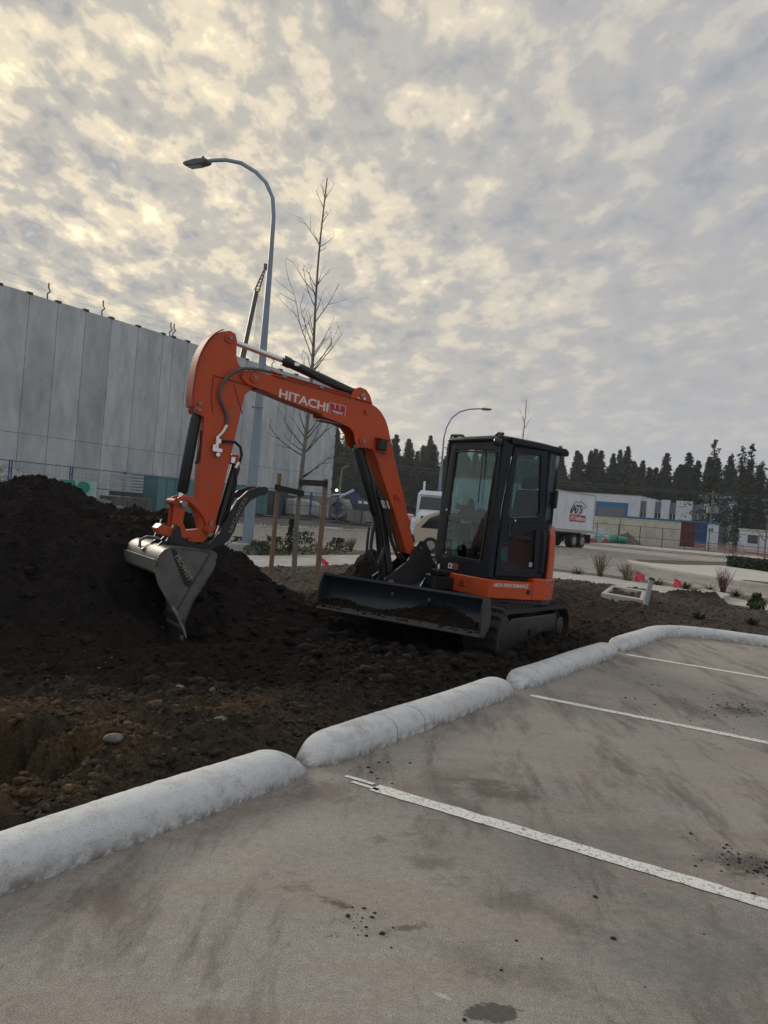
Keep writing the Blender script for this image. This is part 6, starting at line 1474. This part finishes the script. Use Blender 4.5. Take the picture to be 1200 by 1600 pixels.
# bucket cylinder and linkage
bk = U().tube([(3.665, 0, 2.29), (3.66, 0, 2.24), (3.665, 0, 2.20), (3.715, 0, 1.47), (3.718, 0, 1.45)], [.045, .05, .056, .056, .045], 20).build('bucket_cylinder_barrel', BLACK, ex, autos=40)
U().tube([(3.60, .03, 2.10), (3.585, .04, 1.98), (3.60, .04, 1.80), (3.62, .04, 1.76)], .018, 8).build('side_pipe', BLACK, bk)
U().cyl((3.717, 0, 1.46), (3.722, 0, 1.34), .028, 16).build('bucket_cylinder_rod', CHROME, ex)
lk_ = U(); 
for y0, y1 in ((.085, .115), (-.115, -.085)):
    U().prism([(3.79, 1.375), (3.74, 1.395), (3.68, 1.375), (3.60, 1.32), (3.52, 1.235), (3.475, 1.17), (3.46, 1.08), (3.42, 1.06), (3.39, 1.09), (3.385, 1.15), (3.42, 1.22), (3.50, 1.30), (3.60, 1.30), (3.66, 1.29), (3.76, 1.29)][::-1] if False else
              [(3.775, 1.37), (3.72, 1.385), (3.66, 1.365), (3.58, 1.31), (3.50, 1.225), (3.465, 1.165), (3.475, 1.10), (3.44, 1.065), (3.395, 1.08), (3.385, 1.14), (3.43, 1.24), (3.52, 1.345), (3.60, 1.40), (3.66, 1.425), (3.74, 1.42), (3.79, 1.40)], y0, y1).build('guide_link', ORANGE, ex, bevel=.005)
    U().prism([(3.805, 1.33), (3.80, 1.13), (3.70, 1.00), (3.645, .955), (3.59, .965), (3.585, 1.02), (3.665, 1.09), (3.70, 1.16), (3.69, 1.33)], y0*.8, y1*.8).build('bucket_link', ORANGE, ex, bevel=.005)
U().box((3.745, 0, 1.10), (.06, .16, .14)).build('link_web', ORANGE_IN, ex)
U().cyl((3.722, -.14, 1.345), (3.722, .14, 1.345), .032, 16).build('link_pin', STEEL, ex); U().cyl((3.80, -.12, 1.355), (3.80, .12, 1.355), .034, 14).build('link_boss', ORANGE_IN, ex)
U().cyl((3.43, -.135, 1.12), (3.43, .135, 1.12), .03, 16).build('link_pin', ORANGE, ex); U().cyl((3.622, -.13, .998), (3.622, .13, .998), .022, 16).build('link_pin', ORANGE_IN, ex)
U().prism([(3.66, 1.08), (3.70, 1.0), (3.64, .965), (3.46, .975), (3.41, 1.04), (3.43, 1.12)], -.07, .07).build('arm_tip', ORANGE, ex, bevel=.005)
U().box((3.425, .135, 1.18), (.03, .02, .05)).build('pin_keeper', STEEL, ex); U().box((3.425, .135, 1.06), (.03, .02, .03)).build('pin_keeper', STEEL, ex)
# quick coupler
cp_ = U()
for y0, y1 in ((.10, .13), (-.13, -.10)):
    U().prism([(3.783, 1.135), (3.735, 1.115), (3.705, 1.007), (3.60, .93), (3.44, .985), (3.38, .93), (3.36, .86), (3.80, .86), (3.87, .93), (3.815, .998)], y0, y1).build('coupler_plate', BLACK, ex, bevel=.005)
U().prism([(3.75, 1.03), (3.44, .93), (3.40, .87), (3.80, .87), (3.82, .96)], -.10, .10).build('coupler_body', BLACK, ex)
hb = U().prism([(3.955, 1.075), (3.91, 1.125), (3.775, 1.09), (3.765, 1.04), (3.80, .995), (3.93, 1.03)], -.10, .09).build('coupler_latch', ORANGE, ex, bevel=.01)
U().cyl((3.87, .02, 1.13), (3.87, .02, 1.115), .03, 12).build('latch_hole', BLACK, hb)
U().tube([(3.885, -.02, 1.17), (3.94, -.02, .99)], .008, 8).build('latch_rod', CHROME, hb); U().tube([(3.77, .02, 1.13), (3.84, .02, .91)], .008, 8).build('latch_rod', CHROME, hb)
# ---- bucket: open towards the front
sidep = [(3.905, .925), (3.965, .895), (4.005, .845), (4.03, .77), (4.027, .66), (3.99, .57), (3.93, .481), (3.841, .356), (3.735, .20), (3.695, .165), (3.636, .382), (3.526, .603), (3.46, .735), (3.440, .80), (3.450, .862), (3.50, .906), (3.60, .918), (3.80, .925)]
Y1b, Y0b = .44, -.74
bu_ = None
shell = [(4.03, .72), (4.028, .78), (4.005, .845), (3.965, .895), (3.905, .925), (3.80, .925), (3.60, .918), (3.50, .906), (3.450, .862), (3.440, .80), (3.46, .735), (3.526, .603), (3.636, .382), (3.70, .15)]
inn = []
for i, p_ in enumerate(shell):
    a = Vector(shell[max(i-1, 0)]); b_ = Vector(shell[min(i+1, len(shell)-1)]); d = (b_-a).normalized(); inn.append((p_[0]+d.y*-.0-(-d.y)*.014*0+(-d.y*.016), p_[1]+d.x*.016))
bu_ = U().prism(shell+inn[::-1], Y0b, Y1b).build('bucket', BUCKET, ex, autos=35)
for y0, y1 in ((Y1b-.016, Y1b), (Y0b, Y0b+.016)): U().prism(sidep, y0, y1).build('bucket_side', BUCKET, bu_, bevel=.003)
U().prism([(4.04, .80), (4.055, .80), (4.055, .69), (4.04, .665), (4.02, .68)], Y0b-.005, Y1b+.005).build('bucket_lip', BUCKET, bu_, bevel=.004)
U().prism([(3.99, .86), (4.02, .835), (4.03, .85), (4.0, .88)], -.14, -.08).build('x', BUCKET, bu_); bpy.data.objects['x'].name = 'rib'
U().prism([(3.72, .24), (3.70, .25), (3.665, .12), (3.675, .085), (3.69, .085)], Y0b-.01, Y1b+.01).build('bucket_edge', EDGE, bu_)
U().prism([(3.84, .345), (3.80, .30), (3.70, .13), (3.665, .06), (3.655, .065), (3.675, .13), (3.765, .30), (3.81, .36)], Y1b+.002, Y1b+.018).build('side_cutter', STEEL, bu_, bevel=.003)
for y in (Y0b+.12, Y0b+.37, Y0b+.62, Y1b-.12): U().prism([(3.70, .17), (3.66, .16), (3.655, .03), (3.665, .02)], y-.035, y+.035).build('bucket_tooth', STEEL, bu_, bevel=.004)
# cheek plate seam, name strip
U().tube([(3.52, Y1b+.003, .885), (3.674, Y1b+.003, .56), (3.70, Y1b+.003, .50), (3.79, Y1b+.003, .31)], .006, 6).build('cheek_seam', EDGE, bu_)
U().prism([(3.905, .905), (3.86, .91), (3.655, .585), (3.695, .555), (3.735, .575)], Y1b, Y1b+.006).build('name_strip', BLACK, bu_)
text('raised_letters', 'PROWEST', SILVER, bu_, (3.862, Y1b+.006, .835), (-.60, 0, -.80), (-.80, 0, .60), .045, .28, .006, T=UP, bold=0)
for s in (0, 1): U().prism([(3.95, .90), (3.90, .96), (3.80, .965), (3.72, .93), (3.70, .90)], -.13+.24*s, -.11+.24*s).build('bucket_ear', BLACK, bu_)
U().tube([(4.0, -.28, .86), (4.0, -.28, .93), (3.94, -.26, .97), (3.86, -.2, .97), (3.82, -.15, .95)], .016, 8).build('lifting_eye', BUCKET, bu_)
U().cyl((3.44, Y1b-.3, .86), (3.44, Y1b-.12, .86), .05, 14).build('hinge_boss', BUCKET, bu_)
# ---- thumb
thp = [(2.847, 1.603), (2.838, 1.56), (2.86, 1.535), (2.949, 1.504), (3.022, 1.453), (3.073, 1.387), (3.119, 1.284), (3.147, 1.196), (3.164, 1.121), (3.215, 1.014), (3.299, .955), (3.40, .915), (3.45, .945), (3.386, 1.012), (3.321, 1.101), (3.262, 1.24), (3.215, 1.345), (3.165, 1.45), (3.071, 1.55), (2.959, 1.603), (2.88, 1.615)]
tm = U().prism(thp, .112, .132).build('thumb', BLACK, ex, bevel=.004)
U().prism(thp, -.152, -.132).build('thumb_plate', BLACK, tm, bevel=.004)
U().prism([(3.33, 1.06), (3.26, 1.20), (3.20, 1.33), (3.10, 1.47), (3.075, 1.45), (3.17, 1.31), (3.23, 1.18), (3.30, 1.05)], -.13, .112).build('thumb_web', mat('thumb_plate', (.17, .17, .165), .5, .3, var=.2, dirt=(.05, .05, .05)), tm)
text('raised_letters', 'PROWEST', SILVER, tm, (3.235, .132, 1.115), (-.335, 0, .942), (-.942, 0, -.335), .040, .40, .006, T=UP, bold=0)
U().tube([(3.17, 0, 1.84), (3.18, 0, 1.78), (3.29, 0, 1.16)], [.03, .05, .05], 16).build('thumb_cylinder', BLACK, ex, autos=40)
U().cyl((3.29, 0, 1.18), (3.33, 0, 1.02), .025, 12).build('thumb_rod', CHROME, ex)
for k in (.06, -.06): U().tube([(3.2, k, 1.76), (3.18, k*1.2, 1.60), (3.22, k*1.2, 1.35), (3.28, k, 1.2)], .012, 8).build('black_hose', RUBBER, ex, smooth=True)
U().box((3.21, .0, 1.86), (.07, .10, .10)).build('thumb_bracket', ORANGE, ex, bevel=.005)
U().box((3.235, .04, 1.85), (.05, .05, .06)).build('hose_fitting', CHROME, ex)

# ---- cab
CL, CR = .914, -.10
def rr_(pts, r_=.035, n=4):
    """round the corners of an outline"""
    out = []
    for i in range(len(pts)):
        p, a, b_ = Vector(pts[i]), Vector(pts[i-1]), Vector(pts[(i+1) % len(pts)])
        da, db = (a-p).normalized(), (b_-p).normalized(); k = min(r_, (a-p).length*.45, (b_-p).length*.45)
        for j in range(n+1):
            u = j/n; q = p+da*k*(1-u)**2+db*k*u**2; out.append((q.x, q.y))
    return out
# front frame in its own plane (x about .40)
fo = [(CR-.04, .885), (.93, .885), (.905, 2.45), (CR+.07, 2.45)]; fi = [(.00, 1.055), (.785, 1.045), (.872, 2.335), (.045, 2.365)]
cabf = U().plate(rr_(fo, .02), rr_(fi, .06), .365, .415, 0).build('cab_front_frame', CABPAINT, ex, bevel=.008)
U().plate(rr_([(y+(.012 if i in (0, 3) else -.012), z+(.012 if i < 2 else -.012)) for i, (y, z) in enumerate(fi)], .06), rr_([(y+(.03 if i in (0, 3) else -.03), z+(.03 if i < 2 else -.03)) for i, (y, z) in enumerate(fi)], .05), .40, .422, 0).build('window_seal', RUBBER, cabf)
U().prism(rr_([(.02, 1.545), (.82, 1.555), (.868, 2.33), (.05, 2.36)], .05), .395, .400, 0).build('front_window_upper', GLASS, ex)
U().prism(rr_([(.005, 1.06), (.785, 1.05), (.82, 1.565), (.02, 1.555)], .05), .404, .409, 0).build('front_window_lower', GLASS2, ex)
U().box((.405, .42, 1.556), (.012, .80, .006)).build('window_joint', GREYPL, ex)
for y, z in ((.02, 1.62), (.10, 1.10), (.74, 1.08)): U().cyl((.41, y, z), (.42, y, z), .012, 8).build('window_stud', CHROME, ex)
# left side: pillar, door, rear quarter
U().prism([(.335, .885), (.415, .885), (.40, 2.45), (.25, 2.45), (.245, 2.40), (.325, 1.7)], CL-.03, CL+.016).build('front_pillar', CABPAINT, ex, bevel=.012)
do = [(-.305, .935), (.325, .915), (.325, 1.30), (.318, 1.55), (.312, 1.72), (.235, 2.395), (-.275, 2.42), (-.30, 1.60)]
def ring8(pts): return pts
dr_o = [(-.305, .935), (.325, .915), (.322, 1.25), (.316, 1.50), (-.302, 1.55), (-.305, 1.25)]
dr_i = [(-.245, 1.02), (.18, .985), (.268, 1.075), (.285, 1.235), (.15, 1.375), (-.21, 1.495)]
# lower half of the door with its window opening
lo_o = [(-.305, .935), (.20, .92), (.325, .915), (.322, 1.26), (.318, 1.535), (-.302, 1.575)]
lo_i = [(-.242, 1.03), (.175, .992), (.265, 1.075), (.285, 1.237), (.15, 1.372), (-.212, 1.488)]
door = U().plate(lo_o, lo_i, CL+.002, CL+.034).build('door', CABPAINT, ex, bevel=.006)
up_o = [(-.302, 1.577), (.318, 1.537), (.312, 1.72), (.238, 2.395), (-.275, 2.42), (-.299, 1.75)]
up_i = [(-.205, 1.648), (.18, 1.592), (.237, 1.63), (.180, 2.345), (-.172, 2.352), (-.240, 1.70)]
U().plate(up_o, up_i, CL+.002, CL+.034).build('door_frame_upper', CABPAINT, door, bevel=.006)
U().prism([(p[0], p[1]) for p in up_i], CL+.010, CL+.015).build('door_window_upper', GLASS2, door)
U().prism([(p[0], p[1]) for p in lo_i], CL+.010, CL+.015).build('door_window_lower', GLASS2, door)
U().tube([(.18, CL+.036, 1.59), (-.20, CL+.036, 1.645)], .008, 6).build('window_trim', GREYPL, door)
U().box((.185, CL+.038, 1.47), (.05, .012, .16)).build('handle_recess', BLACK, door, bevel=.01); U().tube([(.165, CL+.045, 1.42), (.16, CL+.05, 1.53)], .010, 8).build('handle', CABPAINT, door)
U().cyl((.125, CL+.034, 1.565), (.125, CL+.042, 1.565), .012, 12).build('lock', CHROME, door)
U().prism([(.255, 1.10), (.15, 1.085), (.155, 1.245), (.195, 1.255), (.262, 1.225)], CL+.003, CL+.006).build('window_paper', mat('paper', (.30, .40, .48), .7), door)
U().prism([(-.225, 1.05), (-.175, 1.05), (-.175, 1.105), (-.225, 1.105)], CL+.016, CL+.018).build('window_sticker', mat('sticker', (.4, .4, .4), .6), door)
U().prism([(-.31, .90), (-.31, 2.44), (-.345, 2.44), (-.39, .92)], CL-.03, CL+.018).build('rear_pillar', CABPAINT, ex, bevel=.01)
# rounded rear corner glass and rear wall
ra = [(-.36, .905), (-.46, .895), (-.55, .85), (-.61, .78), (-.64, .68)]
for i in range(4):
    (xa, ya), (xb, yb2) = ra[i], ra[i+1]; U().prism([(xa, ya), (xb, yb2), (xb+.004, yb2-.006), (xa+.001, ya-.006)], 1.50, 2.40, 2).build('rear_corner_window', GLASS2, ex)
    U().prism([(xa, ya), (xb, yb2), (xb+.03, yb2-.03), (xa, ya-.03)], .90, 1.50, 2).build('rear_corner_panel', CABPAINT, ex)
U().prism([(-.64, .70), (-.67, .68), (-.67, CR), (-.64, CR)], .90, 1.60, 2).build('rear_wall', CABPAINT, ex)
U().prism([(-.655, .64), (-.66, .64), (-.66, CR+.05), (-.655, CR+.05)], 1.62, 2.38, 2).build('rear_window', GLASS, ex)
for y in (.68, CR+.02): U().box((-.65, y, 1.68), (.05, .05, 1.5)).build('rear_post', CABPAINT, ex, bevel=.01)
# right wall with big window
U().prism([(.40, .885), (.40, 1.30), (.1, 1.48), (-.65, 1.48), (-.65, .885)], CR-.03, CR).build('right_panel', CABPAINT, ex)
U().prism([(.36, 1.32), (.34, 2.40), (-.62, 2.40), (-.62, 1.49), (.1, 1.49)], CR-.012, CR-.008).build('right_window', GLASS, ex)
for (xa, xb) in (((.415, .36), (.39, .335)),): pass
U().prism([(.345, 1.1), (.415, .885), (.405, 2.45), (.345, 2.45)], CR-.035, CR+.02).build('right_front_pillar', CABPAINT, ex, bevel=.008)
# roof
rf = [(.46, CR+.02), (.465, .25), (.455, .86), (.41, .925), (.20, .945), (-.30, .935), (-.52, .89), (-.66, .76), (-.70, .60), (-.70, CR-.02), (.35, CR-.05)]
roof = U().prism([(x*.98, y*.98+.005) for x, y in rf], 2.44, 2.505, 2).build('roof', CABPAINT, ex, bevel=.028, seg=3)
U().prism([(x*.80-.02, y*.80+.07) for x, y in rf], 2.50, 2.525, 2).build('roof_panel', CABPAINT, roof, bevel=.01)
U().prism([(.32, 2.50), (-.55, 2.485), (-.60, 2.45), (-.56, 2.42), (.30, 2.43)], .925, .965).build('rain_gutter', CABPAINT, roof, bevel=.012)
U().box((-.60, .80, 2.44), (.14, .18, .06)).build('rear_lamp', BLACK, roof, bevel=.015)
U().tube([(.40, .78, 2.52), (.42, .84, 2.53), (.42, .93, 2.52)], .018, 8).build('roof_grip', BLACK, roof); U().tube([(.42, CR+.05, 2.50), (.42, CR+.06, 2.535), (.40, CR+.25, 2.53), (.40, CR+.30, 2.50)], .016, 8).build('roof_grip', BLACK, roof)
wlp = U().blob((.45, .885, 2.43), (.05, .05, .055), 2, 2, 0).build('cab_lamp', LENS, ex, smooth=True)
U().cyl((.42, .885, 2.43), (.47, .885, 2.43), .045, 16).build('lamp_rim', BLACK, wlp)
mr_ = U().box((-.42, .965, 1.87), (.04, .12, .22)).build('mirror', BLACK, ex, bevel=.02)
U().tube([(-.36, .93, 1.75), (-.42, .965, 1.80)], .008, 6).build('mirror_arm', BLACK, mr_)
U().tube([(-.34, .935, 1.46), (-.34, .96, 1.44), (-.37, .96, 1.0), (-.36, .93, .98)], .012, 8).build('grab_rail', BLACK, ex)
# wiper and warning decal
U().tube([(.425, .615, 2.30), (.43, .622, 1.72)], .007, 6).build('wiper', BLACK, ex); U().tube([(.42, .60, 2.35), (.43, .62, 2.1)], .008, 6).build('wiper_arm', BLACK, ex)
dc = U().prism([(.17, .915), (.365, .915), (.365, .985), (.17, .985)], .4155, .418, 0).build('warning_decal', mat('decal_orange', (.35, .10, .06), .6), ex)
U().prism([(.175, .92), (.25, .92), (.25, .98), (.175, .98)], .418, .4195, 0).build('decal_panel', WHITEP, dc); U().blob((.42, .212, .95), (.002, .02, .022), 1, 1, 0).build('decal_mark', BLACK, dc)
for k in range(3): U().box((.419, .305, .935+.015*k), (.002, .09, .005)).build('decal_line', BLACK, dc)
text('model_letters', 'HIGH PERFORMANCE', WHITEP, sk, (.388, 1.0055, .795), (-1, 0, .02), (0, 0, 1), .045, .52, .004, shear=.25, T=UP, bold=.008)
# cab interior
U().box((-.12, .40, .90), (1.0, .98, .04)).build('cab_floor', RUBBER, ex)
st = U().prism([(.0, 1.20), (-.05, 1.32), (-.42, 1.30), (-.44, 1.16), (-.05, 1.12)], .18, .68).build('seat', SEATM, ex, bevel=.04, seg=3)
U().prism([(-.36, 1.28), (-.44, 1.70), (-.47, 1.98), (-.56, 1.98), (-.57, 1.7), (-.50, 1.25)], .20, .66).build('seat_back', SEATM, st, bevel=.05, seg=3)
U().prism([(-.46, 1.98), (-.47, 2.14), (-.54, 2.16), (-.56, 2.0)], .30, .56).build('headrest', SEATM, st, bevel=.03)
U().box((-.455, .56, 1.95), (.01, .09, .035)).build('seat_tag', mat('tag_red', (.35, .05, .05), .6), st)
for y in (.14, .70): U().box((-.25, y, 1.38), (.36, .08, .07)).build('armrest', SEATM, st, bevel=.02)
U().prism([(.05, .92), (.05, 1.3), (-.4, 1.34), (-.4, .92)], .03, .15).build('right_console', GREYPL, ex, bevel=.02)
U().prism([(.22, .92), (.20, 1.24), (-.10, 1.42), (-.4, 1.42), (-.4, .92)], .78, .86).build('left_console', mat('red_cover', (.45, .02, .045), .5), ex, bevel=.02)
for y in (.10, .76):
    jy = U().tube([(.0, y, 1.30), (.03, y, 1.40), (.05, y, 1.50)], [.035, .018, .014], 10).build('joystick', BLACK, ex); U().blob((.055, y, 1.53), (.03, .028, .05), 1, 2, 0).build('grip', BLACK, jy, smooth=True)
for y in (.34, .48):
    U().tube([(.20, y, .92), (.16, y, 1.20), (.13, y, 1.52)], .010, 8).build('travel_lever', BLACK, ex); U().box((.22, y, .96), (.12, .09, .03)).build('pedal', BLACK, ex)
    U().blob((.13, y, 1.55), (.022, .022, .035), 1, 2, 0).build('lever_knob', BLACK, ex, smooth=True)
U().prism([(.24, 1.15), (.33, 1.15), (.30, 1.60), (.16, 1.66), (.14, 1.62), (.24, 1.52)], .03, .10).build('monitor_post', GREYPL, ex, bevel=.015)
U().blob((.18, .12, 1.60), (.06, .13, .14), 4, 3, .02).build('work_glove', mat('glove_grey', (.12, .13, .14), .9), ex, smooth=True) if False else U().prism([(.10, 1.62), (.15, 1.78), (.20, 1.80), (.24, 1.70), (.22, 1.56), (.14, 1.50)], .02, .20).build('monitor', GREYPL, ex, bevel=.02)
U().blob((-.02, .14, 1.45), (.12, .12, .24), 7, 3, .04).build('seat_cover_bundle', mat('bundle_grey', (.16, .18, .20), .9), ex, smooth=True)
for (y0, y1, z0, z1, c) in ((.10, .22, 1.14, 1.28, (.50, .60, .62)), (.13, .23, 1.07, 1.13, (.6, .7, .72)), (.245, .30, 1.15, 1.27, (.4, .5, .52))): U().prism([(y0, z0), (y1, z0), (y1, z1), (y0, z1)], .34, .345, 0).build('instruction_sheet', mat('sheet_%d' % int(y0*1000), c, .6), ex)
U().blob((.24, .55, 1.0), (.08, .10, .06), 3, 2, .2).build('yellow_rag', mat('rag_yellow', (.6, .5, .06), .8), ex)
U().cyl((.33, -.02, 1.19), (.335, -.02, 1.19), .035, 12).build('horn_cap', GREYPL, ex)
U().tube([(.30, .30, 2.42), (.31, .38, 2.33), (.31, .50, 2.31), (.30, .58, 2.36), (.28, .60, 2.42)], .009, 8).build('ceiling_grip', BLACK, ex)
U().box((.27, .62, 2.39), (.10, .22, .08)).build('wiper_motor', BLACK, ex, bevel=.02); U().box((.25, .25, 2.41), (.1, .18, .05)).build('radio', BLACK, ex, bevel=.01)
U().tube([(.33, .05, 2.30), (.28, .16, 2.38)], .006, 6).build('gas_strut', BLACK, ex)
U().box((-.15, .40, 2.425), (.9, .9, .02)).build('headliner', mat('headliner', (.10, .10, .10), .9), ex)
# soil packed on the blade face and on the tracks
def packed(name, fn, n, seed, rlo, rhi, label):
    r = np.random.default_rng(seed); mb = MB()
    for i in range(n):
        p = fn(r); s_ = rlo+(rhi-rlo)*r.random()**2
        mb.blob(tuple(p), (s_*1.5, s_*1.5, s_*.9), int(r.integers(1e6)), 1, .35)
    return tag(mb.build(name, mat('packed_soil', (.022, .018, .0155), 1, spec=.1, var=.4, vscale=30, bump=.6, bscale=60)), label, 'soil', kind='stuff')
def onblade(r):
    y = r.uniform(-.98, .95); hmax = .06+.17*math.exp(-((y-.45)/.38)**2)+.05*math.exp(-((y+.75)/.2)**2); z = zb+.01+hmax*r.random()
    f = (z-zb)/.375; x = BX+.035-.15*math.sin(min(1, f*1.1)*math.pi)*.9
    return TR @ Vector((x, y, z))
packed('packed_soil', onblade, 2200, 1, .010, .030, 'dark damp soil caked along the lower face of the blade')
packed('packed_soil', lambda r: TR @ Vector((r.uniform(.3, 1.45), r.uniform(-.95, .9), .58+.02*r.random() if r.random() < .1 else r.uniform(.30, .42))), 700, 2, .02, .06, 'soil crumbs heaped on the frame between the blade and tracks')
packed('packed_soil', lambda r: TR @ Vector((r.uniform(-1.1, 1.1), r.choice([-1, 1])*r.uniform(.95, 1.02), .0+abs(r.normal(0, .05)))), 500, 3, .02, .06, 'soil pressed around the lower run of both tracks')
# inside of the bucket: leftover soil
packed('packed_soil', lambda r: UP @ Vector((r.uniform(3.50, 3.72), r.uniform(-.5, .38), r.uniform(.42, .62))), 260, 4, .02, .05, 'dark soil left inside the bucket')
